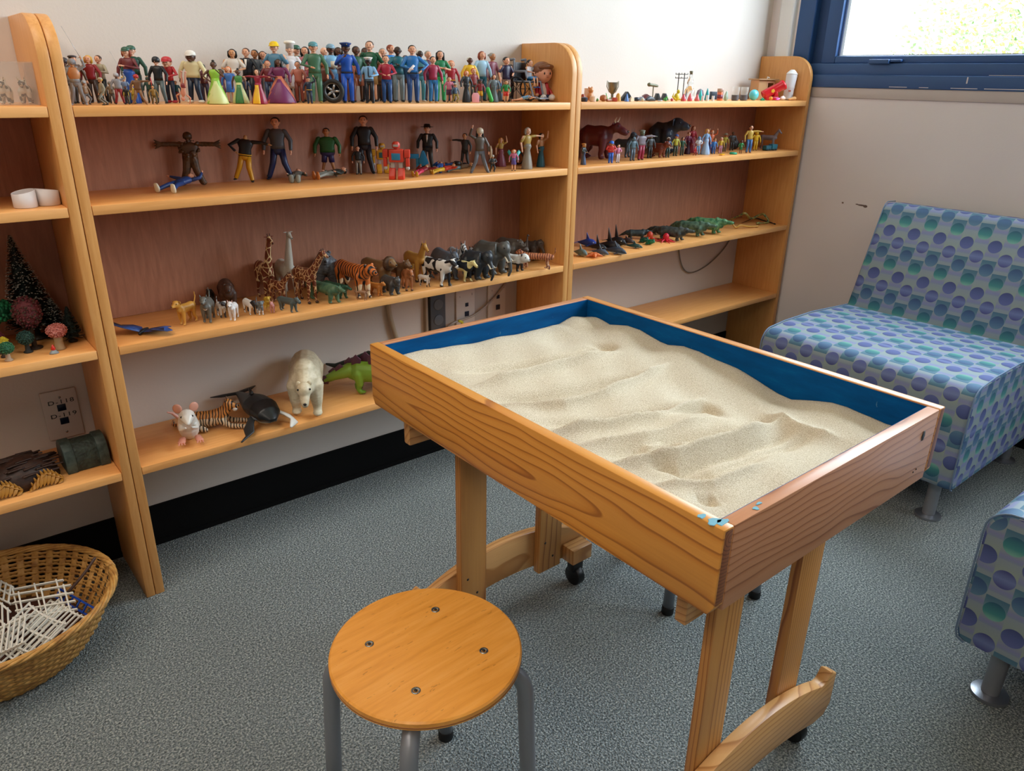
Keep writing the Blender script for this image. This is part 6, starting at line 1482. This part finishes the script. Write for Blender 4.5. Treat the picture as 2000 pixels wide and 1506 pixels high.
pb = simple('pill_bottle', MB().lathe([(.0095, 0), (.0095, .026), (.009, .027)], 18), P('d8683a', .25), 1405, -.14, 0, 'orange pill bottle with a tan cap', 'pill bottle')
MB().lathe([(.0105, .0272), (.0105, .037), (.0095, .038)], 18).build('cap', [P('b89a90')], pb); MB().lathe([(.0098, .006), (.0098, .018)], 18).build('label_band', [P('7a2c44')], pb)
simple('crystal_figure', MB().tube([(0, 0, .002), (0, 0, .012), (.002, 0, .022)], [.008, .006, .003], 8), P('9ab0a0', .2), 1417, -.18, 0, 'pale green crystal figurine', 'figurine')
for u, y, l_ in ((1435, -.165, 'clear cup with grey base, left of two'), (1452, -.165, 'clear cup with grey base, right of two')):
    cu = simple('clear_cup', MB().lathe([(.010, .0), (.012, .002), (.0125, .018)], 20), P('55555c'), u, y, 0, l_, 'clear cup')
    MB().lathe([(.0125, .0182), (.0145, .044), (.0138, .044), (.0118, .0182)], 20, close=True).build('clear_wall', [CLR], cu)
simple('turquoise_egg', MB().ell((0, 0, .018), (.021, .016, .018), 18, 12), P('5ac0cc', .2), 1471, -.155, 10, 'shiny turquoise plastic egg lying on its side', 'plastic egg')
# wooden hutch
ht = empty('wooden_hutch', (place_x(1486, -.065, Z1), -.065, Z1+.0003), math.radians(-14), 'small open wooden hutch with a slab roof', 'toy hutch', GT)
wd = P('c89a6c')
MB().box(-.034, -.031, -.022, .022, 0, .058).build('side_wall', [wd], ht, smooth=False); MB().box(.031, .034, -.022, .022, 0, .058).build('side_wall', [wd], ht, smooth=False)
MB().box(-.0308, .0308, .019, .022, 0, .058).build('rear_wall', [wd], ht, smooth=False); MB().box(-.0308, .000, -.022, -.019, 0, .056).build('door', [P('caa070')], ht, smooth=False)
MB().box(.001, .0305, -.022, -.020, .050, .056).box(.0275, .0305, -.022, -.020, .0, .050).box(.001, .004, -.022, -.020, 0, .050).build('door_frame', [P('d8a888')], ht, smooth=False)
MB().box(-.042, .042, -.032, .028, .0585, .0625).build('roof', [P('b08a60')], ht, bevel=.001)
MB().tube([(.006, -.012, .063), (.006, -.012, .068), (.012, -.014, .0655)], .002, 6).build('latch', [P('e0dcd4')], ht)
cn = empty('toy_cannon', (place_x(1507, -.150, Z1), -.150, Z1+.0003), math.radians(-30), 'glossy red toy cannon tube pointing up', 'toy cannon', GT)
MB().lathe([(.0125, -.030), (.0130, -.028), (.0130, .026), (.0150, .028), (.0150, .034), (.0115, .034), (.0105, .0), (.002, -.01)], 20).xf(lambda p: Matrix.Rotation(math.radians(62), 3, 'Y') @ p + Vector((.0, 0, .028))).build('barrel', [P('d0202c', .2)], cn)
MB().box(-.020, .016, -.010, .010, 0, .010).prism([(.0, .010), (.014, .010), (.010, .026), (.004, .026)], -.011, .011, 1).build('carriage', [P('c81c28', .25)], cn, bevel=.002)
MB().lathe([(.006, 0), (.0045, .0006)], 5, (0, 0, 0)).xf(lambda p: Vector((-.006+p.x, -.0128-p.z, .026+p.y))).build('star', [P('d8a020')], cn, smooth=False)
cf = empty('paper_cup_stack', (place_x(1543, -.155, Z1), -.155, Z1+.0003), 0, 'tall white foam shaker bottle leaning by the end panel', 'white bottle', GT)
MB().lathe([(.0125, 0), (.015, .002), (.0155, .035), (.0162, .037), (.0162, .039), (.0158, .042), (.0175, .075), (.0165, .078)], 24).build('bottle', [P('d8d8dc', .45)], cf, smooth='angle')
MB().lathe([(.0180, .0782), (.0180, .080), (.010, .089), (.006, .092), (.001, .0925)], 24).build('cap', [P('eef0f2', .35)], cf, smooth='angle')
MB().box(-.004, .004, -.0163, -.0158, .024, .029).build('mark', [P('c06a5a')], cf, smooth=False).rotation_euler = (0, 0, math.radians(-50))
MB().box(-.0025, .0025, -.0162, -.0156, .006, .016).build('mark', [P('9a9ca4')], cf, smooth=False)
cf.rotation_euler = (0, math.radians(5), 0); cf.scale = (1.12, 1.12, 1.12)
cn.scale = (1.3, 1.3, 1.2)
ht.scale = (1.15, 1.0, 1.15)
simple('teal_charm', MB().obox((-.010, 0, .003), (.010, 0, .003), .004, .005).obox((0, -.008, .003), (0, .008, .003), .004, .005).ell((0, 0, .006), .004, 6, 5), P('12a07c', .3), 1489, -.180, 20, 'teal knotted charm at the front edge', 'charm')
simple('orange_ball', MB().ell((0, 0, .0068), .0068), P('d88a1c', .3), 1505, -.175, 0, 'small orange ball between charm and shells', 'ball')
simple('pink_shell', MB().tube([(-.012, 0, .004), (0, 0, .006), (.010, 0, .003)], [(.004, .003), (.008, .005), (.003, .002)], 8), P('d850b0', .3), 1519, -.180, 10, 'small pink sea shell on the shelf edge', 'sea shell')
simple('white_shell', MB().ell((0, 0, .006), (.015, .010, .007)).tube([(-.006, 0, .010), (.004, 0, .012)], .003, 6), P('f0e4dc', .4), 1528, -.165, 10, 'large white sea shell', 'sea shell')
simple('tan_shell', MB().tube([(-.014, 0, .005), (0, 0, .007), (.012, 0, .008)], [(.004, .003), (.006, .005), (.009, .007)], 9), P('dca86c', .4), 1546, -.188, -10, 'tan cone shell hanging over the edge of the shelf', 'sea shell')

# ------------------------------------------------------------------ left bookcase
GL = 'things on the left bookcase'
# acrylic box with two figurines
bx_ = empty('display_box', (place_x(22, -.115, Z1), -.115, Z1+.0003), 0, 'clear plastic display box with two horned figurines inside', 'display box', GL)
w2, d2, h2 = .052, .050, .070; t = .0016
for nm, a in (('front_pane', (-w2, w2, -d2, -d2+t, 0, h2)), ('rear_pane', (-w2, w2, d2-t, d2, 0, h2)), ('side_pane', (-w2, -w2+t, -d2+t, d2-t, 0, h2)), ('side_pane', (w2-t, w2, -d2+t, d2-t, 0, h2)), ('lid', (-w2, w2, -d2, d2, h2, h2+t))):
    MB().box(*a).build(nm, [am], bx_, smooth=False)
for u, y, l_ in ((15, -.125, 'black and white horned figurine in the clear box, left'), (57, -.120, 'black and white horned figurine in the clear box, right')):
    q = Vector((place_x(u, y, Z1), y, Z1+.0005))
    quad(q, 20, L=.7, g=(.30, .32), lr=.10, leg=.4, nk=(.15, 70, .2, .16), hd=(.22, .12, .12, -10), ears='j', tail='u', coat=pat('patches', 'c8c4b8', '1c1c1c', sc_=2.2), h=.046, label=l_, name='horned_figurine', cat='figurine', grp=GL, extra='H')
# two white candle cups
for i, (u, vb) in enumerate(((53, 404), (99, 401))):
    p = P2(u, vb); r = empty('candle_cup', p, math.radians((20, -150)[i]), ('white slant-rimmed candle cup, the left of two', 'white slant-rimmed candle cup, the right of two')[i], 'candle holder', GL)
    wvf = lambda a, z: 1
    o = MB().lathe([(.0185, 0), (.0195, .001), (.0195, .028), (.0180, .0282), (.0172, .026), (.0172, .004), (.001, .0035)], 40)
    o.xf(lambda q: Vector((q.x, q.y, q.z+(.0035*(q.x/.0195) if q.z > .02 else 0)))).build('cup', [P('e2dcdc', .4)], r)
    MB().lathe([(.014, .0040), (.014, .014), (.011, .015)], 24).build('tealight', [P('cfcac8', .35)], r); MB().tube([(0, 0, .015), (.001, 0, .024)], [.0026, .0008], 6).build('wick_flame', [P('b0aca8')], r)
# toy trees on the third shelf
def cone_tree(u, y, z, h, rad, n, c1, c2, label, lean=0, snow=False, base='2c2418'):
    x = place_x(u, y, z); r = empty('toy_tree', (x, y, z+.0003), 0, label, 'toy tree', 'toy trees on the left bookcase'); r.rotation_euler = (0, math.radians(lean), 0)
    MB().lathe([(rad*.45, 0), (rad*.45, .003), (rad*.12, .006), (rad*.08, h*.25)], 12).build('trunk', [P(base)], r)
    rnd = random.Random(int(u*7+h*1000)); f = MB()
    for _ in range(n):
        t = rnd.random()**.8; a = rnd.random()*2*PI; zz = h*(.12+.86*t); rr = rad*(1-t)*1.0+.002
        d = Vector((math.cos(a), math.sin(a), -.15+.5*rnd.random())).normalized(); c = Vector((math.cos(a)*rr*.35, math.sin(a)*rr*.35, zz)); e_ = c+d*rr*.75
        s = Vector((-math.sin(a), math.cos(a), 0))*(.0016+rr*.05); f.add([c-s, c+s, e_+s*.5, e_-s*.5], [(0, 1, 2, 3)], 0)
        if snow and rnd.random() < .8: f.add([e_-s*.5+Vector((0, 0, .0008)), e_+s*.5+Vector((0, 0, .0008)), e_+s*.3+d*.0022, e_-s*.3+d*.0022], [(0, 1, 2, 3)], 1)
    f.lathe([(rad*.62, h*.14), (rad*.42, h*.45), (.002, h*.96)], 14)
    f.build('foliage', [P(c1, .7), P(c2, .7)], r, smooth=False, recalc=False)
def ball_tree(u, y, z, h, rad, c1, c2, label, trunk='3a2c20', tr=.004, flat=.9, n=420):
    x = place_x(u, y, z); r = empty('toy_tree', (x, y, z+.0003), 0, label, 'toy tree', 'toy trees on the left bookcase')
    MB().lathe([(rad*.55, 0), (rad*.55, .002), (tr*1.2, .004), (tr, h*.3), (tr*1.3, h-rad*flat)], 12).build('trunk', [P(trunk, .8)], r)
    f = MB(); rnd = random.Random(int(u*3+h*900)); c0 = Vector((0, 0, h-rad*flat)); f.ell(c0, (rad*.88, rad*.88, rad*flat*.88), 12, 8)
    for k in range(n):
        d = Vector((rnd.gauss(0, 1), rnd.gauss(0, 1), rnd.gauss(0, 1))).normalized(); p = c0+Vector((d.x*rad, d.y*rad, d.z*rad*flat))*rnd.uniform(.82, 1.02)
        f.ell(p, rad*.085, 5, 3, 0 if rnd.random() < .6 else 1)
    f.build('foliage', [P(c1, .7), P(c2, .7)], r, smooth=False, recalc=False)
cone_tree(76, -.060, Z3, hgt(455, place_x(70, -.06, Z3), -.06, Z3), .046, 1500, '10201c', 'b8bcb4', 'tall dark snow-tipped toy fir on the left bookcase', lean=-3, snow=True)
cone_tree(112, -.075, Z3, .085, .026, 500, '141e1c', '9aa09a', 'smaller snow-tipped toy fir behind the pink bush', snow=True)
ball_tree(72, -.115, Z3, .105, .026, '6a2c30', '4a3428', 'dried reddish-brown toy bush in front of the tall fir', trunk='3a2a1c', flat=1.2)
cone_tree(150, -.120, Z3, .075, .020, 420, '1c2c26', '33463c', 'dark green toy pine against the side panel')
ball_tree(118, -.165, Z3, .052, .0185, 'b8685c', 'd08a80', 'pink blossoming toy tree with a thick pale trunk', trunk='a8906c', tr=.0075, flat=.75)
ball_tree(56, -.150, Z3, .043, .0150, '1c3c34', '2f5248', 'dark green round toy tree on the left bookcase', trunk='2a2c28')
ball_tree(17, -.180, Z3, .037, .0130, '1f5a3c', '3a7a50', 'green toy shrub with a pale trunk at the front', trunk='a89078')
ball_tree(10, -.155, Z3, .040, .0125, 'b8a01c', 'd0b82c', 'yellow toy shrub behind the green one', trunk='3a2c20')
ball_tree(2, -.130, Z3, .045, .013, '5a1420', '6a1c28', 'dark red toy shrub at the picture edge', trunk='3a2c20')
ball_tree(4, -.075, Z3, .098, .038, '0f5a38', '1a7a4a', 'bright green toy tree crown at the picture edge', trunk='1a1814', flat=.62)
r = empty('toy_campfire', (place_x(106, -.185, Z3), -.185, Z3+.0003), 0, 'tiny toy campfire with a red flame', 'toy campfire', GL)
MB().lathe([(.0085, 0), (.008, .002), (.002, .008)], 9, fn=lambda a, z: 1+.1*math.sin(6*a)).build('stones', [P('8a9498')], r)
MB().lathe([(.0035, .006), (.0042, .010), (.0005, .018)], 8).build('flame', [P('c8281c', .3)], r)
# chest and bark cave on the lowest shelf
cx_, cy_ = place_x(166, -.130, Z4), -.130
r = empty('toy_chest', (cx_, cy_, Z4+.0003), math.radians(2), 'dark green-black toy treasure chest in the corner', 'toy chest', GL)
g = NG('chest_hide', .6); nz = g.noise(g.tc.outputs['Object'], 90, 3, .6); v_ = g.n('ShaderNodeTexVoronoi'); g.l(g.tc.outputs['Object'], v_.inputs['Vector']); v_.inputs['Scale'].default_value = 170
g.color(g.ramp(nz, [(.3, '1c2622'), (.7, '3a4a42')])); g.bump(v_.outputs['Distance'], .6, .002); CH = g.m
def chp(wd_, hh, s=1.0): return [(-wd_, 0), (-wd_, hh*.45), (-wd_*.8, hh*.78), (-wd_*.4, hh*.97), (0, hh), (wd_*.4, hh*.97), (wd_*.8, hh*.78), (wd_, hh*.45), (wd_, 0)]
MB().prism(chp(.036, .060), -.038, .038, 0).build('body', [CH], r, bevel=.002)
for x in (-.032, .032): MB().prism(chp(.0385, .0635), x-.010, x+.010, 0).build('strap', [pat('mottle', '2c3a36', '44544e')], r, bevel=.0015)
cx_, cy_ = place_x(50, -.135, Z4), -.125
r = empty('bark_hut', (cx_, cy_, Z4+.0003), math.radians(4), 'low hut of dark bark trimmed with golden feather leaves', 'bark hut', GL)
f = MB(); rnd = random.Random(5)
for k in range(46):
    t = rnd.uniform(-.95, .95); yy = rnd.uniform(-1, 1); zz = .058*math.sqrt(max(0, 1-t*t*.8))*math.sqrt(max(.05, 1-yy*yy*.7))
    f.tube([(t*.066-.014, yy*.050, zz*.96+rnd.uniform(-.002, .002)), (t*.066+.014, yy*.050+.003, zz*.96)], [(.004, .002), (.003, .0015)], 5)
f.ell((0, 0, 0), (.068, .052, .056), 18, 10)
f.xf(lambda p: Vector((p.x, p.y, max(p.z, 0)))).build('bark_shell', [pat('fur', '20120e', '3c2418')], r)
for (x0_, n_, s_) in ((-.040, 9, 1), (.034, 9, 1)):
    lf = MB()
    for k in range(n_):
        t = k/(n_-1); x = x0_-.026+.052*t; z = .006+.022*math.sin(t*PI)
        lf.tube([(x, -.052, z), (x-.006, -.058, z*.5), (x-.010, -.061, z*.15+.001)], [(.0035, .0012), (.0045, .001), (.001, .0006)], 6)
        lf.tube([(x, -.052, z), (x-.003, -.051, z+.010)], [(.0035, .001), (.001, .0006)], 6)
    lf.tube([(x0_-.026, -.054, .007), (x0_, -.055, .028), (x0_+.026, -.054, .007)], .0014, 6).build('feather_leaf', [P('a87428')], r)

# ------------------------------------------------------------------ wall plates, power strip, cables
def plate(x, z, w_, h_, label, name='wall_plate', d=.006, c='cfc6c0'):
    r = empty(name, (x, -.0005, z), 0, label, 'wall plate', 'wall plates')
    MB().box(-w_/2, w_/2, -d, 0, -h_/2, h_/2).build('cover', [P(c, .5)], r, bevel=.002); return r
def text(s, x, y, z, size, parent, color='1c1c20'):
    cu = bpy.data.curves.new('lettering', 'FONT'); cu.body = s; cu.size = size; cu.align_x = 'CENTER'; cu.align_y = 'CENTER'; cu.extrude = .0002; cu.space_character = 1.15
    cu.materials.append(P(color)); t_ = bpy.data.objects.new('lettering_source', cu); col.objects.link(t_); bpy.context.view_layer.update()
    me = bpy.data.meshes.new_from_object(t_.evaluated_get(bpy.context.evaluated_depsgraph_get())); bpy.data.objects.remove(t_); bpy.data.curves.remove(cu)
    o = bpy.data.objects.new('lettering', me); col.objects.link(o); o.parent = parent; o.location = (x, y, z); o.rotation_euler = (PI/2, 0, 0); o.scale = (1.35, 1, 1); return o
pc = plate(.9825, .3998, .070, .1143, 'beige wall plate lettered D-118 and D-119 above the chest')
text('D-118', .002, -.0064, .0300, .0135, pc); text('D-119', .002, -.0064, -.0020, .0135, pc)
for z in (.0165, -.0155):
    MB().box(-.0075, .0095, -.0075, -.0062, z-.0078, z+.0078).build('jack', [P('0c1830', .3)], pc, bevel=.0006)
for z in (.041, -.043): MB().ell((.001, -.0062, z), (.0028, .0012, .0028), 8, 5).build('screw', [mat('screw_steel', '9aa0a0', 0.25, 0.9)], pc)
pc = plate(2.090, .4610, .070, .1143, 'beige wall plate behind the sand table, left of two')
for z, s in ((.005, .006), (-.024, .008)): MB().box(.004-s, .004+s, -.0075, -.0062, z-s, z+s).build('jack', [P('0c1830', .3)], pc, bevel=.0006)
text('1', .024, -.0064, .035, .010, pc); text('1', -.022, -.0064, .033, .007, pc)
pc = plate(2.212, .4610, .070, .1143, 'beige wall plate behind the sand table, right of two')
for z, s in ((.010, .006), (-.024, .008)): MB().box(.004-s, .004+s, -.0075, -.0062, z-s, z+s).build('jack', [P('0c1830', .3)], pc, bevel=.0006)
text('1', .028, -.0064, .038, .010, pc); text('1', -.020, -.0064, .033, .007, pc)
b = MB().box(2.018, 2.295, -.006, -.0003, .395, .530); o = b.build('surface_box', [P('b8b0aa', .5)], bevel=.002, loc=Vector((2.15, 0, .46))); tag(o, 'wide beige surface box on the wall carrying two plates', 'surface box')
for ch in bpy.data.objects:
    if ch.get('category') == 'wall plate' and ch.location.x > 2: ch.location.y = -.0066
r = empty('power_outlet', (1.985, -.0005, .462), 0, 'dark grey double power outlet on the wall', 'power outlet')
MB().box(-.027, .027, -.018, 0, -.062, .062).build('housing', [P('4a4e54', .4)], r, bevel=.003)
for z in (-.024, .024):
    MB().lathe([(.0165, 0), (.0165, .0015), (.015, .002)], 20).xf(lambda p, z=z: Vector((p.x, -.018-p.z, z+p.y))).build('socket', [P('5c6066', .4)], r)
o = MB().box(-.004, .004, -.014, 0, -.07, .07).build('cable_trunking', [P('a08e78', .6)], bevel=.001); o.location = (1.948, -.0005, .46); tag(o, 'thin vertical beige cable trunking left of the grey outlet', 'cable trunking')
def cable(pts, rad, c, label, name='cable'):
    W = [Vector(p) for p in pts]; q0 = W[0].copy(); S = []
    for i in range(len(W)-1):
        for k in range(6):
            t = k/6; a = W[max(i-1, 0)]; b = W[i]; c_ = W[i+1]; d = W[min(i+2, len(W)-1)]
            S.append(.5*((2*b)+(c_-a)*t+(2*a-5*b+4*c_-d)*t*t+(3*b-a-3*c_+d)*t**3)-q0)
    S.append(W[-1]-q0); o = MB().tube(S, rad, 8).build(name, [P(c, .5)]); o.location = q0; return tag(o, label, 'cable')
cable([(1.822, -.010, .571), (1.822, -.010, .50), (1.83, -.012, .45), (1.85, -.012, .38), (1.86, -.013, .335)], .0075, 'b0a088', 'thick beige cable hanging below the animal shelf')
cable([(2.26, -.016, .528), (2.20, -.018, .475), (2.12, -.018, .43), (2.04, -.02, .42), (1.99, -.03, .40)], .0035, 'a89c90', 'thin grey cable crossing in front of the two plates')
cable([(3.10, -.006, .575), (3.105, -.006, .52), (3.14, -.006, .44), (3.20, -.006, .408), (3.30, -.006, .425), (3.40, -.006, .48), (3.465, -.006, .555)], .0026, '7a7670', 'thin cable looping below the reptile shelf')
cable([(2.02, -.03, .395), (2.045, -.04, .405), (2.05, -.05, .425), (2.035, -.055, .435)], .004, 'c8c030', 'short yellow cable end poking up behind the sand table')

# ------------------------------------------------------------------ basket of fences
BX, BY = .760, -.245
bk = empty('wicker_basket', (BX, BY, 0), 0, 'round woven cane basket full of small white toy fences', 'basket')
g = NG('cane', .55); o_ = g.tc.outputs['Object']; g.color(g.ramp(g.noise(o_, 45.0, 3.0, .6), [(.3, 'a06e38'), (.55, 'c8964e'), (.8, 'dcb070')])); CANE = g.m
def brad(z): t = max(0, min(1, z/.128)); return .118+(.200-.118)*(t**.62)
SXb, SYb = 1.10, 1.0
NS = 44
rows = 15
wv = MB()
for j in range(rows):
    z = .008+j*.0078; pts = []
    for k in range(NS*2+1):
        a = 2*PI*k/(NS*2); s = 1 if (k+j) % 2 else -1
        if k % 1 == 0: rr = brad(z)+.0020*s*math.cos(0)
        pts.append((rr*math.cos(a)*SXb, rr*math.sin(a)*SYb, z+.0006*math.sin(a*5+j)))
    wv.tube(pts, [(.0010, .0041)]*len(pts), 6, cap=False, ref=(math.cos(0), 0, 0))
wv.build('weave', [CANE], bk)
st = MB()
for k in range(NS):
    a = 2*PI*(k+.5)/NS; pts = [((brad(z))*math.cos(a)*SXb, (brad(z))*math.sin(a)*SYb, z) for z in (.003, .03, .06, .09, .124)]
    st.tube(pts, [(.0010, .0085)]*5, 5, cap=False, ref=(math.cos(a), math.sin(a), 0))
tag(st.build('stakes', [CANE], bk), kind='stuff')
rm = MB()
for q_ in range(5):
    pts = []
    for k in range(73):
        a = 2*PI*k/72; rr = .2005+.0045*math.cos(a*9+q_*1.26); z = .1285+.0045*math.sin(a*9+q_*1.26); pts.append((rr*math.cos(a)*SXb, rr*math.sin(a)*SYb, z))
    rm.tube(pts, .0034, 6, cap=False)
rm.build('rim', [CANE], bk)
MB().lathe([(.118, .0005), (.118, .005), (.02, .006)], 40, sx=SXb, sy=SYb).build('base', [CANE], bk)
# heap of dark bits below the fences
o = MB().ell((0, 0, .045), (.150, .135, .030), 20, 8).build('twig_heap', [pat('fur', '1a120e', '4a2418', sc_=.6)]); o.location = (BX, BY, 0); tag(o, 'dark brown bits filling the basket under the fences', 'twigs', kind='stuff')
WHF = P('dedbd0', .4)
def fence(A, B, C, zs, n, label, curve=0.0, c=None, rails=3):
    """panel spanned by a rail A-B and pickets running A-C, resting on the heap"""
    a = at(A[0], A[1], 2, zs[0]); b = at(B[0], B[1], 2, zs[1]); q = at(C[0], C[1], 2, zs[2])
    X = (b-a).normalized(); L = (b-a).length; Zv = q-a; H = Zv.length; Zv = (Zv-X*Zv.dot(X)*.0).normalized(); Y = Zv.cross(X).normalized()
    r = empty('toy_fence', a, 0, label, 'toy fence', 'toy fence panels in the basket'); c = c or WHF
    def pt(x, z, y=0): return X*x+Zv*(z+curve*(1-(2*x/L-1)**2))+Y*y
    for k in range(rails):
        z = H*(.04+.92*k/(rails-1)); rl = MB()
        for i in range(8): rl.obox(pt(L*i/8, z), pt(L*(i+1)/8, z), .0034, .0044, up=Y)
        rl.build('rail', [c], r, smooth=False)
    for k in range(n):
        x = L*(k+.3)/(n-.4); MB().obox(pt(x, 0, .003), pt(x, H, .003), .0026, .0030, up=Y).build('picket', [c], r, smooth=False)
fence((12.6, 1152), (123, 1131), (25, 1210), (.100, .112, .085), 3, 'white toy fence lying at the back of the heap')
fence((24, 1160), (138, 1141), (34, 1212), (.104, .116, .088), 3, 'white square-gapped toy fence just in front of the rear one', rails=4)
fence((116, 1170), (172, 1206), (54, 1228), (.098, .104, .088), 9, 'white curved toy fence running close to the basket rim', .006)
fence((100, 1172), (126, 1190), (58, 1215), (.092, .096, .082), 5, 'short white toy fence between the two curved ones')
fence((58, 1177), (132, 1217), (-4, 1238), (.112, .114, .096), 9, 'white curved toy fence on top in the middle of the heap', .006)
fence((44, 1212), (101, 1248), (-8, 1256), (.094, .098, .084), 8, 'white toy fence half buried below the middle one', .003)
fence((-14, 1231), (54, 1201), (-24, 1290), (.116, .122, .106), 7, 'white toy fence with steep pickets near the front rim', rails=2)
fence((3, 1243), (46, 1276), (-30, 1272), (.090, .094, .084), 6, 'white toy fence under the steep-picketed one')
fence((-30, 1150), (20, 1192), (-30, 1225), (.100, .104, .092), 5, 'white toy fence at the left picture edge')
fence((-8, 1130), (26, 1146), (-14, 1164), (.104, .106, .094), 4, 'small white toy fence leaning at the left rear')
fence((116, 1149), (190, 1190), (107, 1166), (.098, .090, .084), 6, 'bright blue toy rack lying by the rear rim', 0, P('1446a8', .3), 2)
r = MB().tube([(.690, -.405, .098), (.718, -.412, .100), (.735, -.418, .102)], [.010, .011, .006], 8).build('orange_block', [P('d87a1c', .3)], loc=Vector((.71, -.41, .1))); tag(r, 'orange plastic piece showing at the lower left of the heap', 'toy piece')
cable([(.865, -.225, .075), (.895, -.245, .105), (.930, -.245, .135), (.955, -.235, .155)], .0030, '4a342c', 'dark twig poking out over the basket rim', 'twig')['category'] = 'twig'

# ------------------------------------------------------------------ let every toy rest exactly on its shelf, clear of the panels behind and beside it
bpy.context.view_layer.update()
import numpy as np
def world_points(o):
    out = []
    for k in [o]+list(o.children_recursive):
        if k.type == 'MESH' and len(k.data.vertices):
            n = len(k.data.vertices); a = np.empty(n*3); k.data.vertices.foreach_get('co', a); a = a.reshape(-1, 3)
            m_ = np.array(k.matrix_world); out.append(a @ m_[:3, :3].T+m_[:3, 3])
    return np.concatenate(out)
BAYS = [(XS-1.261+TP, XS-TP-.0006), (XS+TP+.0006, XM-TP-.0006), (XM+TP+.0006, XR-TP)]
PLACED = []
for o in list(sc.objects):
    gname = o.get('group')
    if o.parent or not gname or o.type not in ('MESH', 'EMPTY') or 'wall plate' in gname or 'basket' in gname or 'lamp' in gname or 'outside' in gname: continue
    p = world_points(o); lo, hi = p.min(0), p.max(0)
    zs = min((Z1, Z2, Z3, Z4), key=lambda z: abs(z-lo[2]))
    if abs(zs-lo[2]) > .03: continue
    o.location.z += zs+.0005+(.0004 if any(k.modifiers for k in o.children_recursive) else 0)-lo[2]
    lim = -.0115 if zs in (Z2, Z3) else -.0015
    if hi[1] > lim: o.location.y -= hi[1]-lim
    xc = float(np.median(p[:, 0]))
    bay = min(BAYS, key=lambda b: abs((b[0]+b[1])/2-xc))
    if lo[0] < bay[0]+.001: o.location.x += bay[0]+.001-lo[0]
    if hi[0] > bay[1]-.001: o.location.x -= hi[0]-bay[1]+.001
    PLACED.append((o, zs, lim, bay))
# ------------------------------------------------------------------ ease crowded neighbours apart along the line of sight, a few millimetres at a time
from mathutils.bvhtree import BVHTree
bpy.context.view_layer.update()
class Toy: pass
TY = []
for o, zs, lim, bay in PLACED:
    t = Toy(); t.o = o; t.zs = zs; t.lim = lim; t.bay = bay; vs = []; fs = []
    for k in [o]+list(o.children_recursive):
        if k.type != 'MESH': continue
        b_ = len(vs); M_ = k.matrix_world; vs += [M_ @ v.co for v in k.data.vertices]; fs += [[i+b_ for i in p.vertices] for p in k.data.polygons]
    t.v = np.array([tuple(v) for v in vs]); t.f = fs; t.tree = None; t.lo = t.v.min(0); t.hi = t.v.max(0); t.off = np.zeros(3); TY.append(t)
def shift(t, d):
    d = np.array(d, float)
    if t.hi[1]+d[1] > t.lim: d = d*max(0.0, (t.lim-t.hi[1])/d[1]) if d[1] > 0 else d
    if (t.lo[1]+t.hi[1])/2+d[1] < -.205 and d[1] < 0: return
    if t.lo[0]+d[0] < t.bay[0]+.001 or t.hi[0]+d[0] > t.bay[1]-.001: d[0] = 0.0
    if abs(t.off+d).max() > .02: return
    t.v = t.v+d; t.lo = t.lo+d; t.hi = t.hi+d; t.off = t.off+d; t.tree = None
for it in range(7):
    hits = 0
    for i, a in enumerate(TY):
        for b in TY[i+1:]:
            if a.zs != b.zs or 'inside' in a.o['label'] or a.o.name.startswith('display') or b.o.name.startswith('display'): continue
            if (a.lo > b.hi).any() or (b.lo > a.hi).any(): continue
            for t in (a, b):
                if t.tree is None: t.tree = BVHTree.FromPolygons(t.v.tolist(), t.f)
            if not a.tree.overlap(b.tree): continue
            hits += 1
            ca, cb = (a.lo+a.hi)/2, (b.lo+b.hi)/2; dv = np.array([ca[0]-CX, ca[1]-CY, 0.0]); dv /= np.linalg.norm(dv)
            far = 1.0 if (ca-cb) @ dv > 0 else -1.0
            side = np.array([dv[1], -dv[0], 0.0]); sg = 1.0 if (ca-cb) @ side > 0 else -1.0
            shift(a, dv*.0022*far+side*.0005*sg); shift(b, -dv*.0022*far-side*.0005*sg)
    if not hits: break
for t in TY:
    t.o.location = t.o.location+Vector(t.off)
